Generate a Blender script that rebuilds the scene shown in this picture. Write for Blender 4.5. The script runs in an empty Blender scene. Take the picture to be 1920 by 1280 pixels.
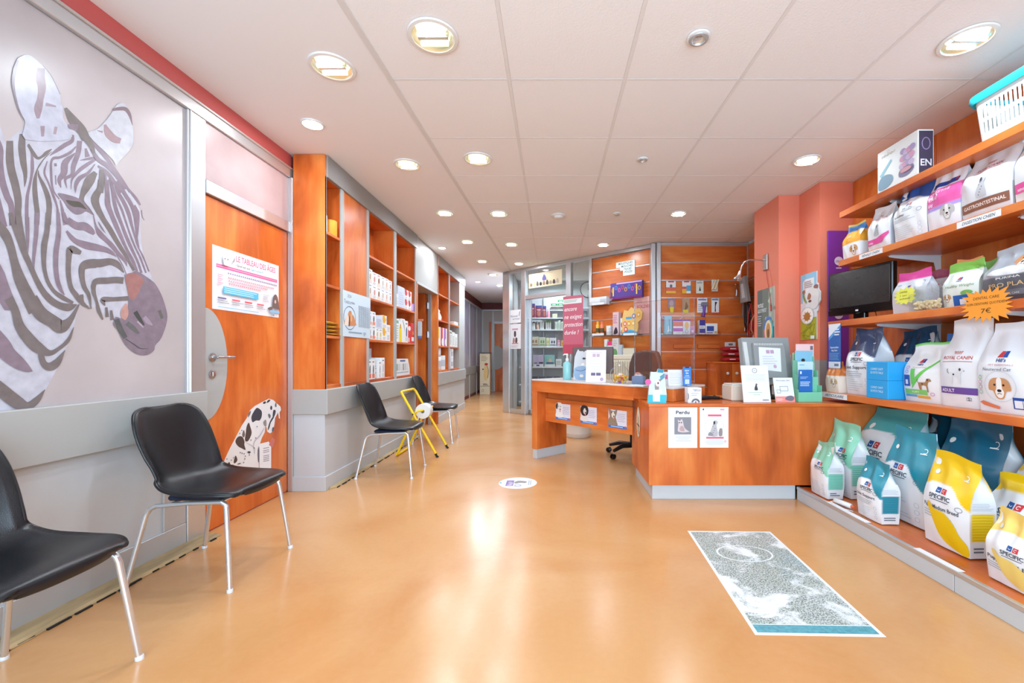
import bpy, bmesh, math, random
import numpy as np
from mathutils import Vector, Matrix
from mathutils.geometry import tessellate_polygon
random.seed(7)
PI = math.pi
scene = bpy.context.scene
COL = scene.collection

# ------------------------------------------------------------------ camera
F, CX, CY, CH = 806.0, 1035.0, 667.0, 1.07        # focal length and vanishing point (px), lens height (m)
cam_d = bpy.data.cameras.new('camera')
cam_d.sensor_width = 36.0
cam_d.lens = F * 36.0 / 1920.0
cam_d.shift_x = (960.0 - CX) / 1920.0
cam_d.shift_y = (CY - 640.0) / 1920.0
cam_d.clip_start = 0.02
cam = bpy.data.objects.new('camera', cam_d)
cam.location = (0, 0, CH)
cam.rotation_euler = (PI / 2, 0, 0)
COL.objects.link(cam)
scene.camera = cam

# ------------------------------------------------------------------ world, daylight, exposure
scene.view_settings.view_transform = 'Standard'
scene.view_settings.look = 'None'
scene.view_settings.gamma = 1.0
scene.view_settings.use_curve_mapping = False
scene.view_settings.exposure = 0.08
w = bpy.data.worlds.new('world'); scene.world = w
w.use_nodes = True
w.node_tree.nodes['Background'].inputs[0].default_value = (0.80, 0.90, 1.0, 1)
w.node_tree.nodes['Background'].inputs[1].default_value = 1.0

def area(name, loc, rot, sx, sy, power, col):
    d = bpy.data.lights.new(name, 'AREA')
    d.shape = 'RECTANGLE'; d.size = sx; d.size_y = sy; d.energy = power; d.color = col
    o = bpy.data.objects.new(name, d); o.location = loc; o.rotation_euler = rot
    COL.objects.link(o)
    return o
scene.cycles.adaptive_threshold = 0.05
scene.cycles.max_bounces = 6
scene.cycles.diffuse_bounces = 3
scene.cycles.glossy_bounces = 3
scene.cycles.transmission_bounces = 4
scene.cycles.transparent_max_bounces = 16
scene.cycles.caustics_reflective = False
scene.cycles.caustics_refractive = False
DAY_POWER = 215
area('shopfront_daylight', (0.30, -1.42, 1.40), (PI / 2, 0, 0), 4.6, 2.3, DAY_POWER, (0.60, 0.82, 1.0))
LAMP_K = 1.75      # one dimmer for all the ceiling lamps

# ------------------------------------------------------------------ helpers
def lin(c):
    if isinstance(c, str):
        c = tuple(int(c[i:i + 2], 16) for i in (0, 2, 4))
    r = []
    for x in c[:3]:
        x = x / 255.0
        r.append(x / 12.92 if x <= 0.04045 else ((x + 0.055) / 1.055) ** 2.4)
    return tuple(r)

MATS = {}
def mat(name, col=(200, 200, 200), rough=0.5, metal=0.0, spec=0.5, noise=0.0, nscale=8.0, bump=0.0, bscale=60.0,
        emit=None, estr=0.0, coat=0.0, stretch=(1, 1, 1), attr=False, trans=0.0, alpha=1.0):
    if name in MATS:
        return MATS[name]
    m = bpy.data.materials.new(name); m.use_nodes = True
    nt = m.node_tree; N = nt.nodes; L = nt.links
    b = N['Principled BSDF']
    c = lin(col)
    b.inputs['Base Color'].default_value = (*c, 1)
    b.inputs['Roughness'].default_value = rough
    b.inputs['Metallic'].default_value = metal
    b.inputs['Specular IOR Level'].default_value = spec
    if coat: b.inputs['Coat Weight'].default_value = coat; b.inputs['Coat Roughness'].default_value = 0.08
    if trans: b.inputs['Transmission Weight'].default_value = trans
    if alpha < 1: b.inputs['Alpha'].default_value = alpha
    if emit is not None:
        b.inputs['Emission Color'].default_value = (*lin(emit), 1)
        b.inputs['Emission Strength'].default_value = estr
    src = None
    if attr:
        a = N.new('ShaderNodeAttribute'); a.attribute_name = 'Col'
        src = a.outputs['Color']
        L.new(src, b.inputs['Base Color'])
    if noise or bump:
        tc = N.new('ShaderNodeTexCoord'); mp = N.new('ShaderNodeMapping')
        mp.inputs['Scale'].default_value = stretch
        L.new(tc.outputs['Object'], mp.inputs['Vector'])
    if noise:
        n = N.new('ShaderNodeTexNoise'); n.inputs['Scale'].default_value = nscale; n.inputs['Detail'].default_value = 4
        L.new(mp.outputs[0], n.inputs['Vector'])
        mr = N.new('ShaderNodeMapRange')
        mr.inputs[1].default_value = 0.3; mr.inputs[2].default_value = 0.7
        mr.inputs[3].default_value = 1 - noise; mr.inputs[4].default_value = 1 + noise
        L.new(n.outputs['Fac'], mr.inputs[0])
        mx = N.new('ShaderNodeVectorMath'); mx.operation = 'SCALE'
        if src is None: mx.inputs[0].default_value = c
        else: L.new(src, mx.inputs[0])
        L.new(mr.outputs[0], mx.inputs['Scale'])
        L.new(mx.outputs[0], b.inputs['Base Color'])
    if bump:
        n2 = N.new('ShaderNodeTexNoise'); n2.inputs['Scale'].default_value = bscale; n2.inputs['Detail'].default_value = 3
        L.new(mp.outputs[0], n2.inputs['Vector'])
        bp = N.new('ShaderNodeBump'); bp.inputs['Strength'].default_value = bump; bp.inputs['Distance'].default_value = 0.004
        L.new(n2.outputs['Fac'], bp.inputs['Height'])
        L.new(bp.outputs[0], b.inputs['Normal'])
    MATS[name] = m
    return m

def wood(name, axis, c1, c2, c3, rough=0.32):
    """cherry-stained veneer: streaks along `axis`, cloudy mottling, a random shift for each object"""
    m = bpy.data.materials.new(name); m.use_nodes = True
    nt = m.node_tree; N = nt.nodes; L = nt.links; b = N['Principled BSDF']
    b.inputs['Roughness'].default_value = rough
    b.inputs['Specular IOR Level'].default_value = 0.45
    tc = N.new('ShaderNodeTexCoord'); oi = N.new('ShaderNodeObjectInfo')
    ad = N.new('ShaderNodeVectorMath'); ad.operation = 'ADD'
    sc = N.new('ShaderNodeVectorMath'); sc.operation = 'SCALE'; sc.inputs[0].default_value = (17.0, 9.0, 23.0)
    L.new(oi.outputs['Random'], sc.inputs['Scale'])
    L.new(tc.outputs['Object'], ad.inputs[0]); L.new(sc.outputs[0], ad.inputs[1])
    def noise(scale, st, det=4):
        mp = N.new('ShaderNodeMapping'); s = [1, 1, 1]; s[axis] = st; mp.inputs['Scale'].default_value = s
        L.new(ad.outputs[0], mp.inputs['Vector'])
        n = N.new('ShaderNodeTexNoise'); n.inputs['Scale'].default_value = scale; n.inputs['Detail'].default_value = det
        n.inputs['Distortion'].default_value = 0.6
        L.new(mp.outputs[0], n.inputs['Vector']); return n.outputs['Fac']
    a1 = noise(3.2, 0.45); a2 = noise(22.0, 0.10)
    mx = N.new('ShaderNodeMath'); mx.operation = 'MULTIPLY_ADD'
    mx.inputs[1].default_value = 0.22
    L.new(a2, mx.inputs[0])
    m2 = N.new('ShaderNodeMath'); m2.operation = 'MULTIPLY'; m2.inputs[1].default_value = 0.80
    L.new(a1, m2.inputs[0]); L.new(m2.outputs[0], mx.inputs[2])
    cr = N.new('ShaderNodeValToRGB'); e = cr.color_ramp.elements
    e[0].position = 0.30; e[0].color = (*lin(c1), 1)
    e[1].position = 0.72; e[1].color = (*lin(c3), 1)
    k = e.new(0.50); k.color = (*lin(c2), 1)
    L.new(mx.outputs[0], cr.inputs[0]); L.new(cr.outputs[0], b.inputs['Base Color'])
    MATS[name] = m
    return m

class MB:
    """collects polygons for one mesh"""
    def __init__(self):
        self.v = []; self.f = []; self.c = []; self.hascol = False
    def add(self, vs, fs, col=None):
        o = len(self.v)
        self.v.extend([tuple(p) for p in vs])
        self.f.extend([tuple(i + o for i in q) for q in fs])
        if col is not None: self.hascol = True
        self.c.extend([col] * len(fs))
        return self
    def box(self, x0, x1, y0, y1, z0, z1, c=0.0, M=None, col=None):
        if c <= 0:
            vs = [(x, y, z) for z in (z0, z1) for y in (y0, y1) for x in (x0, x1)]
            fs = [(0, 2, 3, 1), (4, 5, 7, 6), (0, 1, 5, 4), (2, 6, 7, 3), (0, 4, 6, 2), (1, 3, 7, 5)]
        else:
            c = min(c, (x1 - x0) * .45, (y1 - y0) * .45, (z1 - z0) * .45)
            vs = []; idx = {}
            for i in (0, 1):
                for j in (0, 1):
                    for k in (0, 1):
                        X = (x0, x1)[i]; Y = (y0, y1)[j]; Z = (z0, z1)[k]
                        dx = c if i == 0 else -c; dy = c if j == 0 else -c; dz = c if k == 0 else -c
                        for a, p in enumerate(((X, Y + dy, Z + dz), (X + dx, Y, Z + dz), (X + dx, Y + dy, Z))):
                            idx[(i, j, k, a)] = len(vs); vs.append(p)
            I = lambda i, j, k, a: idx[(i, j, k, a)]
            fs = []
            for s in (0, 1):
                fs.append((I(s, 0, 0, 0), I(s, 1, 0, 0), I(s, 1, 1, 0), I(s, 0, 1, 0)))
                fs.append((I(0, s, 0, 1), I(1, s, 0, 1), I(1, s, 1, 1), I(0, s, 1, 1)))
                fs.append((I(0, 0, s, 2), I(1, 0, s, 2), I(1, 1, s, 2), I(0, 1, s, 2)))
                for t in (0, 1):
                    fs.append((I(s, t, 0, 0), I(s, t, 1, 0), I(s, t, 1, 1), I(s, t, 0, 1)))
                    fs.append((I(s, 0, t, 0), I(s, 1, t, 0), I(s, 1, t, 2), I(s, 0, t, 2)))
                    fs.append((I(0, s, t, 1), I(1, s, t, 1), I(1, s, t, 2), I(0, s, t, 2)))
                    for u in (0, 1):
                        fs.append((I(s, t, u, 0), I(s, t, u, 1), I(s, t, u, 2)))
        if M is not None: vs = [M @ Vector(p) for p in vs]
        return self.add(vs, fs, col)
    def prism(self, pts, a0, a1, axis=2, col=None, M=None):
        """2-D outline extruded along an axis (0: pts are y,z; 1: x,z; 2: x,y)"""
        n = len(pts)
        def P(p, a):
            return ((a, p[0], p[1]), (p[0], a, p[1]), (p[0], p[1], a))[axis]
        vs = [P(p, a0) for p in pts] + [P(p, a1) for p in pts]
        fs = [(i, (i + 1) % n, n + (i + 1) % n, n + i) for i in range(n)]
        tri = tessellate_polygon([[Vector((p[0], p[1], 0)) for p in pts]])
        fs += [tuple(t) for t in tri] + [tuple(n + i for i in t[::-1]) for t in tri]
        if M is not None: vs = [M @ Vector(p) for p in vs]
        return self.add(vs, fs, col)
    def tube(self, path, r, n=10, cap=True, col=None, M=None, closed=False):
        path = [Vector(p) for p in path]
        k = len(path)
        rs = r if isinstance(r, (list, tuple)) else [r] * k
        T = []
        for i in range(k):
            a = path[(i - 1) % k] if (closed or i > 0) else path[i]
            b = path[(i + 1) % k] if (closed or i < k - 1) else path[i]
            t = (b - a); T.append(t.normalized() if t.length > 1e-9 else Vector((0, 0, 1)))
        up = Vector((0, 0, 1)) if abs(T[0].z) < 0.9 else Vector((1, 0, 0))
        nrm = (up - T[0] * up.dot(T[0])).normalized()
        vs = []
        for i in range(k):
            if i > 0:
                nrm = nrm - T[i] * nrm.dot(T[i])
                nrm = nrm.normalized() if nrm.length > 1e-6 else T[i].orthogonal().normalized()
            bi = T[i].cross(nrm)
            for j in range(n):
                a = 2 * PI * j / n
                vs.append(path[i] + (nrm * math.cos(a) + bi * math.sin(a)) * rs[i])
        fs = []
        for i in range(k if closed else k - 1):
            for j in range(n):
                a = i * n + j; b = i * n + (j + 1) % n
                i2 = (i + 1) % k
                fs.append((a, b, i2 * n + (j + 1) % n, i2 * n + j))
        if cap and not closed:
            fs.append(tuple(range(n - 1, -1, -1))); fs.append(tuple((k - 1) * n + j for j in range(n)))
        if M is not None: vs = [M @ p for p in vs]
        return self.add(vs, fs, col)
    def lathe(self, prof, n=24, M=None, col=None, cap=True):
        """profile (r, z) about Z"""
        k = len(prof)
        vs = [(r * math.cos(2 * PI * j / n), r * math.sin(2 * PI * j / n), z) for r, z in prof for j in range(n)]
        fs = [(i * n + j, i * n + (j + 1) % n, (i + 1) * n + (j + 1) % n, (i + 1) * n + j) for i in range(k - 1) for j in range(n)]
        if cap:
            if prof[0][0] > 1e-5: fs.append(tuple(range(n - 1, -1, -1)))
            if prof[-1][0] > 1e-5: fs.append(tuple((k - 1) * n + j for j in range(n)))
        if M is not None: vs = [M @ Vector(p) for p in vs]
        return self.add(vs, fs, col)
    def grid(self, P, col=None, wrap=False):
        """P[i][j] points"""
        ni = len(P); nj = len(P[0])
        vs = [p for row in P for p in row]
        fs = [(i * nj + j, i * nj + (j + 1) % nj, (i + 1) * nj + (j + 1) % nj, (i + 1) * nj + j)
              for i in range(ni - 1) for j in range(nj if wrap else nj - 1)]
        return self.add(vs, fs, col)
    def mesh(self, name, recalc=True):
        me = bpy.data.meshes.new(name)
        me.from_pydata(self.v, [], self.f)
        if self.hascol:
            at = me.color_attributes.new('Col', 'FLOAT_COLOR', 'CORNER')
            nl = np.array([len(q) for q in self.f])
            cc = np.array([(*(c if c is not None else (1, 1, 1)), 1.0) for c in self.c], dtype=np.float32)
            at.data.foreach_set('color', np.repeat(cc, nl, axis=0).ravel())
        if recalc:
            bm = bmesh.new(); bm.from_mesh(me)
            bmesh.ops.recalc_face_normals(bm, faces=bm.faces)
            bm.to_mesh(me); bm.free()
        me.update()
        return me
    def build(self, name, material, parent=None, smooth=None, loc=None, recalc=True):
        me = self.mesh(name, recalc)
        if material is not None: me.materials.append(material)
        if smooth:
            me.polygons.foreach_set('use_smooth', [True] * len(me.polygons))
            me.set_sharp_from_angle(angle=math.radians(smooth))
        o = bpy.data.objects.new(name, me)
        COL.objects.link(o)
        if parent is not None: o.parent = parent
        if loc is not None: o.location = loc
        return o

def tag(o, label, cat, group=None):
    o['label'] = label; o['category'] = cat
    if group: o['group'] = group
    return o
def struct(o, label=None):
    o['kind'] = 'structure'
    if label: o['label'] = label
    return o
def thing(name, label, cat, loc=(0, 0, 0), rotz=0.0, group=None):
    o = bpy.data.objects.new(name, None)
    o.empty_display_size = 0.05
    o.location = loc; o.rotation_euler = (0, 0, rotz)
    COL.objects.link(o)
    return tag(o, label, cat, group)
def clone(o, parent=None):
    c = o.copy(); COL.objects.link(c); c.parent = parent
    for ch in list(o.children): clone(ch, c)
    return c

# ---- flat print: coloured polygons laid on a surface, each later one a hair prouder
TXT = {}
def text_tris(s, bold=0.0):
    key = (s, bold)
    if key in TXT: return TXT[key]
    cu = bpy.data.curves.new('t', 'FONT'); cu.body = s; cu.size = 1.0; cu.resolution_u = 2
    cu.offset = bold
    ob = bpy.data.objects.new('t', cu); COL.objects.link(ob)
    dg = bpy.context.evaluated_depsgraph_get()
    ev = ob.evaluated_get(dg); me = ev.to_mesh()
    me.calc_loop_triangles()
    vs = np.array([v.co[:2] for v in me.vertices]) if len(me.vertices) else np.zeros((0, 2))
    tr = [tuple(t.vertices) for t in me.loop_triangles]
    ev.to_mesh_clear(); bpy.data.objects.remove(ob); bpy.data.curves.remove(cu)
    if len(vs):
        lo = vs.min(0); hi = vs.max(0)
        vs = vs - np.array([lo[0], 0.0])
        wd = hi[0] - lo[0]
    else: wd = 0
    TXT[key] = (vs, tr, wd)
    return TXT[key]

def catmull(pts, sub=5):
    P = [np.array(p, float) for p in pts]
    if len(P) < 3: return P
    P = [2 * P[0] - P[1]] + P + [2 * P[-1] - P[-2]]
    out = []
    for i in range(1, len(P) - 2):
        for k in range(sub):
            t = k / sub
            a, b, c, d = P[i - 1], P[i], P[i + 1], P[i + 2]
            out.append(0.5 * ((2 * b) + (-a + c) * t + (2 * a - 5 * b + 4 * c - d) * t * t + (-a + 3 * b - 3 * c + d) * t ** 3))
    out.append(P[-2])
    return out

class Print:
    def __init__(self, step=0.0003):
        self.items = []; self.step = step; self.layer = 0
    def tri(self, vs, tr, col):
        self.layer += 1
        self.items.append((np.array(vs, float), tr, lin(col), self.layer)); return self
    def poly(self, pts, col, smooth=0):
        if smooth:
            P = [np.array(p, float) for p in pts]; n = len(P); out = []
            for i in range(n):
                a, b, c, d = P[i - 1], P[i], P[(i + 1) % n], P[(i + 2) % n]
                for k in range(smooth):
                    t = k / smooth
                    out.append(0.5 * ((2 * b) + (-a + c) * t + (2 * a - 5 * b + 4 * c - d) * t * t + (-a + 3 * b - 3 * c + d) * t ** 3))
            pts = out
        tr = tessellate_polygon([[Vector((p[0], p[1], 0)) for p in pts]])
        return self.tri(pts, [tuple(t) for t in tr], col)
    def rect(self, x0, y0, x1, y1, col):
        return self.tri([(x0, y0), (x1, y0), (x1, y1), (x0, y1)], [(0, 1, 2), (0, 2, 3)], col)
    def ell(self, x, y, rx, ry, col, n=22, rot=0.0):
        c, s = math.cos(rot), math.sin(rot)
        pts = []
        for i in range(n):
            a = 2 * PI * i / n; px, py = rx * math.cos(a), ry * math.sin(a)
            pts.append((x + px * c - py * s, y + px * s + py * c))
        return self.tri(pts, [(0, i, i + 1) for i in range(1, n - 1)], col)
    def ring(self, x, y, rx, ry, wd, col, n=28, a0=0.0, a1=2 * PI):
        vs = []; tr = []
        for i in range(n + 1):
            a = a0 + (a1 - a0) * i / n
            vs.append((x + rx * math.cos(a), y + ry * math.sin(a)))
            vs.append((x + (rx - wd) * math.cos(a), y + (ry - wd) * math.sin(a)))
        for i in range(n): tr += [(2 * i, 2 * i + 1, 2 * i + 2), (2 * i + 1, 2 * i + 3, 2 * i + 2)]
        return self.tri(vs, tr, col)
    def stroke(self, pts, wd, col, sub=5, roundend=False):
        k = len(pts)
        ws = list(wd) if isinstance(wd, (list, tuple)) else [wd] * k
        P = catmull([(p[0], p[1], q) for p, q in zip(pts, ws)], sub)
        vs = []; tr = []
        for i, p in enumerate(P):
            a = P[max(i - 1, 0)]; b = P[min(i + 1, len(P) - 1)]
            d = (b - a)[:2]; l = np.linalg.norm(d); d = d / l if l > 1e-9 else np.array([1, 0])
            nn = np.array([-d[1], d[0]]) * max(p[2], 0) * 0.5
            vs.append(p[:2] + nn); vs.append(p[:2] - nn)
        for i in range(len(P) - 1): tr += [(2 * i, 2 * i + 1, 2 * i + 2), (2 * i + 1, 2 * i + 3, 2 * i + 2)]
        return self.tri(vs, tr, col)
    def text(self, s, x, y, size, col, align='l', width=None, bold=0.0, shear=0.0):
        vs, tr, wd = text_tris(s, bold)
        if not len(vs): return self
        sx = size if width is None else width / max(wd, 1e-6)
        off = {'l': 0.0, 'c': -wd * sx / 2, 'r': -wd * sx}[align]
        v = np.stack([x + off + vs[:, 0] * sx + vs[:, 1] * size * shear, y + vs[:, 1] * size], 1)
        return self.tri(v, tr, col)
    def lines(self, x0, y0, x1, y1, n, col, fill=0.45, ragged=0.35, align='l'):
        h = (y1 - y0) / n
        vs = []; tr = []
        for i in range(n):
            l = (x1 - x0) * (1 - ragged * random.random())
            a = x0 if align == 'l' else (x0 + x1) / 2 - l / 2
            yy = y1 - (i + 0.5) * h
            o = len(vs)
            vs += [(a, yy - h * fill / 2), (a + l, yy - h * fill / 2), (a + l, yy + h * fill / 2), (a, yy + h * fill / 2)]
            tr += [(o, o + 1, o + 2), (o, o + 2, o + 3)]
        return self.tri(vs, tr, col)
    def mb(self, fn):
        """fn(xy array, lift array) -> xyz array"""
        m = MB()
        for vs, tr, col, ly in self.items:
            m.add([tuple(p) for p in fn(vs, np.full(len(vs), ly * self.step))], tr, col)
        return m
    def flat(self, name, parent=None, O=(0, 0, 0), ex=(1, 0, 0), ey=(0, 0, 1), material=None):
        O = np.array(O, float); ex = np.array(ex, float); ey = np.array(ey, float)
        n = np.cross(ex, ey); n /= np.linalg.norm(n)
        m = self.mb(lambda v, l: O + v[:, :1] * ex + v[:, 1:2] * ey + l[:, None] * n)
        o = m.build(name, material or MATS['print'], parent, recalc=False)
        if parent is not None: o['kind'] = 'stuff'
        return o

# ------------------------------------------------------------------ materials
mat('print', rough=0.5, spec=0.3, attr=True)
mat('print_gloss', rough=0.28, spec=0.5, attr=True)
mat('paper', (236, 238, 242), 0.55)
WC = ((164, 72, 24), (210, 106, 44), (234, 146, 72))
wood('wood_x', 0, *WC); wood('wood_y', 1, *WC); wood('wood_z', 2, *WC)
mat('aluminium', (205, 207, 210), 0.32, 0.75, noise=0.02, nscale=3)
mat('alu_matte', (188, 190, 192), 0.42, 0.35)
mat('grey_panel', (172, 173, 171), 0.55, noise=0.02, nscale=3)
mat('grey_light', (196, 200, 204), 0.42)
mat('grey_fascia', (150, 148, 146), 0.45)
mat('red_wall', (200, 92, 88), 0.55, noise=0.02, nscale=2)
mat('salmon_wall', (234, 132, 106), 0.5, noise=0.03, nscale=2)
mat('dark_red', (104, 28, 26), 0.5)
mat('ceiling_white', (240, 240, 242), 0.8)
mat('tile_white', (243, 243, 245), 0.85, bump=0.25, bscale=120)
mat('rail_white', (232, 231, 231), 0.5)
mat('wall_white', (216, 216, 214), 0.7)
mat('chrome', (222, 226, 232), 0.2, 0.8)
mat('steel', (200, 202, 204), 0.25, 1.0)
mat('black_plastic', (20, 22, 26), 0.31, bump=0.12, bscale=300)
mat('black_gloss', (12, 12, 14), 0.12)
mat('black_matte', (22, 22, 24), 0.6)
mat('white_plastic', (232, 232, 230), 0.35)
mat('white_metal', (222, 226, 232), 0.35, 0.1)
mat('cream', (230, 224, 204), 0.45)
def glassy(name, tint=(0.93, 0.97, 0.96), gloss=0.10):
    m = bpy.data.materials.new(name); m.use_nodes = True
    nt = m.node_tree; N = nt.nodes; L = nt.links
    N.remove(N['Principled BSDF'])
    t = N.new('ShaderNodeBsdfTransparent'); t.inputs[0].default_value = (*tint, 1)
    g = N.new('ShaderNodeBsdfGlossy'); g.inputs['Roughness'].default_value = 0.02
    lw = N.new('ShaderNodeLayerWeight'); lw.inputs['Blend'].default_value = 0.5
    pw = N.new('ShaderNodeMath'); pw.operation = 'POWER'; pw.inputs[1].default_value = 4.0
    L.new(lw.outputs['Facing'], pw.inputs[0])
    fr = N.new('ShaderNodeMath'); fr.operation = 'MULTIPLY_ADD'; fr.inputs[1].default_value = 0.7; fr.inputs[2].default_value = gloss * 0.4
    L.new(pw.outputs[0], fr.inputs[0])
    mx = N.new('ShaderNodeMixShader')
    L.new(fr.outputs[0], mx.inputs[0]); L.new(t.outputs[0], mx.inputs[1]); L.new(g.outputs[0], mx.inputs[2])
    L.new(mx.outputs[0], N['Material Output'].inputs[0])
    MATS[name] = m
    return m
glassy('glass', (.985, .992, .99)); glassy('clear_plastic', (.97, .98, .985), .22); glassy('plexi_edge', (.86, .9, .9), .45)
M_ = MATS
# ================================================================== STRUCTURE
XL, XR, ZC = -2.08, 2.79, 2.67          # left wall, right wall, ceiling
Y0, Y1 = -1.5, 13.0                     # shopfront behind the lens, end of the corridor

# ---- floor: orange cast resin, one sheet, with a saw-cut joint
fm = bpy.data.materials.new('resin_floor'); fm.use_nodes = True
nt = fm.node_tree; N = nt.nodes; L = nt.links; b = N['Principled BSDF']
b.inputs['Roughness'].default_value = 0.22; b.inputs['Specular IOR Level'].default_value = 0.55
tc = N.new('ShaderNodeTexCoord')
n1 = N.new('ShaderNodeTexNoise'); n1.inputs['Scale'].default_value = 1.1; n1.inputs['Detail'].default_value = 6; n1.inputs['Distortion'].default_value = 0.8
n2 = N.new('ShaderNodeTexNoise'); n2.inputs['Scale'].default_value = 38; n2.inputs['Detail'].default_value = 4
L.new(tc.outputs['Object'], n1.inputs['Vector']); L.new(tc.outputs['Object'], n2.inputs['Vector'])
mm = N.new('ShaderNodeMath'); mm.operation = 'MULTIPLY_ADD'; mm.inputs[1].default_value = 0.10
L.new(n2.outputs['Fac'], mm.inputs[0])
m3 = N.new('ShaderNodeMath'); m3.operation = 'MULTIPLY'; m3.inputs[1].default_value = 0.8
L.new(n1.outputs['Fac'], m3.inputs[0]); L.new(m3.outputs[0], mm.inputs[2])
cr = N.new('ShaderNodeValToRGB'); e = cr.color_ramp.elements
e[0].position = 0.30; e[0].color = (*lin((204, 142, 86)), 1)
e[1].position = 0.72; e[1].color = (*lin((222, 174, 126)), 1)
e.new(0.5).color = (*lin((214, 160, 106)), 1)
L.new(mm.outputs[0], cr.inputs[0]); L.new(cr.outputs[0], b.inputs['Base Color'])
n4 = N.new('ShaderNodeTexNoise'); n4.inputs['Scale'].default_value = 5; n4.inputs['Detail'].default_value = 5
L.new(tc.outputs['Object'], n4.inputs['Vector'])
mr = N.new('ShaderNodeMapRange'); mr.inputs[3].default_value = 0.17; mr.inputs[4].default_value = 0.28
L.new(n4.outputs['Fac'], mr.inputs[0]); L.new(mr.outputs[0], b.inputs['Roughness'])
M_['floor'] = fm
m = MB()
JY = 3.865
m.box(-3.3, 3.2, Y0 - .3, JY - .0022, -0.10, 0.0)
m.box(-3.3, 3.2, JY + .0022, Y1 + 1, -0.10, 0.0)
m.box(-3.3, 3.2, Y0 - .3, Y1 + 1, -0.12, -0.03)
floor = struct(m.build('floor', fm))

# ---- ceiling: plaster strip on the left, suspended tiles on the right
def soff(y): return -0.955 + 0.03 * (y - 1.93)
m = MB()
m.prism([(XL - .1, Y0), (soff(Y0), Y0), (soff(8.3), 8.3), (-0.80, 8.3), (-0.80, Y1 + .1), (XL - .1, Y1 + .1)], ZC, ZC + .06)
m.box(-1.1, XR + .1, Y0, 10.2, ZC + .045, ZC + .07)
ceiling = struct(m.build('ceiling', M_['ceiling_white']))
PT = 0.6675
xs = [-0.248 + PT * 1.004 * k for k in range(0, 5)] + [XR]
ys = [2.494 + PT * k for k in range(-6, 11)]
g = 0.0075
def tile(x0a, x0b, x1, y0, y1):
    m = MB(); c = 0.003
    z0, z1 = ZC + .002, ZC + .02
    lo = [(x0a + g, y0 + g), (x1 - g, y0 + g), (x1 - g, y1 - g), (x0b + g, y1 - g)]
    cxm = sum(p[0] for p in lo) / 4; cym = sum(p[1] for p in lo) / 4
    ins = [(p[0] + (c if p[0] < cxm else -c), p[1] + (c if p[1] < cym else -c)) for p in lo]
    vs = [(p[0], p[1], z0) for p in ins] + [(p[0], p[1], z0 + c) for p in lo] + [(p[0], p[1], z1) for p in lo]
    fs = [(3, 2, 1, 0)] + [(i, (i + 1) % 4, 4 + (i + 1) % 4, 4 + i) for i in range(4)] + [(4 + i, 4 + (i + 1) % 4, 8 + (i + 1) % 4, 8 + i) for i in range(4)]
    m.add(vs, fs); return m
for j in range(len(ys) - 1):
    a, bb = ys[j], ys[j + 1]
    tile(soff(a), soff(bb), xs[0], a, bb).build('ceiling_tile', M_['tile_white'], ceiling, recalc=False)
    for i in range(len(xs) - 1):
        tile(xs[i], xs[i], xs[i + 1], a, bb).build('ceiling_tile', M_['tile_white'], ceiling, recalc=False)
for x in xs[:-1]:
    MB().box(x - .009, x + .009, ys[0], ys[-1], ZC, ZC + .03).build('ceiling_rail', M_['rail_white'], ceiling)
for y in ys:
    MB().box(soff(y), XR, y - .007, y + .007, ZC + .001, ZC + .03).build('ceiling_rail', M_['rail_white'], ceiling)
m = MB()
m.prism([(soff(Y0) - .012, Y0), (soff(Y0) + .018, Y0), (soff(8.3) + .018, 8.3), (soff(8.3) - .012, 8.3)], ZC - .004, ZC + .03)
m.build('edge_trim', mat('trim_grey', (222, 220, 219), .5), ceiling)

# ---- left wall
m = MB()
m.box(XL - .12, XL - .012, Y0, 5.70, 0, ZC); m.box(XL - .12, XL - .012, 6.77, 8.9, 0, ZC); m.box(XL - .12, XL - .012, 5.70, 6.77, 2.03, ZC)
wl = struct(m.build('wall_left', M_['red_wall']))
MB().box(XL - .012, XL, Y0, 3.43, 2.553, ZC, 0.001).build('paint_band', M_['red_wall'], wl)
# aluminium partition frame
def alu(x0, x1, y0, y1, z0, z1, parent=wl, nm='frame_rail', mt='aluminium', c=.003):
    return MB().box(x0, x1, y0, y1, z0, z1, c).build(nm, M_[mt], parent)
alu(XL - .012, XL + .018, Y0, 3.43, 2.475, 2.553)
alu(XL + .016, XL + .026, Y0, 3.43, 2.540, 2.556)
alu(XL - .012, XL + .012, 2.440, 2.568, .0, 2.475, nm='frame_post')
alu(XL + .006, XL + .02, 2.452, 2.462, .86, 2.475, nm='frame_bead')
alu(XL - .012, XL + .018, 2.568, 3.41, 2.045, 2.125)
alu(XL - .012, XL + .034, 3.385, 3.402, 0, 2.475, nm='frame_post')
# lower grey panels
MB().box(XL - .012, XL + .024, Y0, 2.572, .632, .862, .004).build('dado_rail', M_['grey_panel'], wl)
MB().box(XL - .012, XL - .004, Y0, 2.44, .08, .64).build('lower_panel', M_['grey_light'], wl)
for y in (-.1, 1.05, 2.30):
    MB().box(XL - .012, XL + .004, y - .05 if y < 2 else y, y + .05 if y < 2 else 2.4395, .126, .631, .002).build('panel_stile', M_['alu_matte'], wl)
MB().box(XL - .012, XL + .006, Y0, 2.4395, 0, .125, .002).build('bottom_rail', M_['alu_matte'], wl)
# transom print above the door
m = MB().box(XL - .006, XL + .002, 2.568, 3.385, 2.125, 2.475)
trm = mat('transom_film', (186, 162, 162), 0.35, noise=0.14, nscale=3.2)
struct(m.build('window_1', trm), 'frosted pink transom pane above the orange wooden door')

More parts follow.
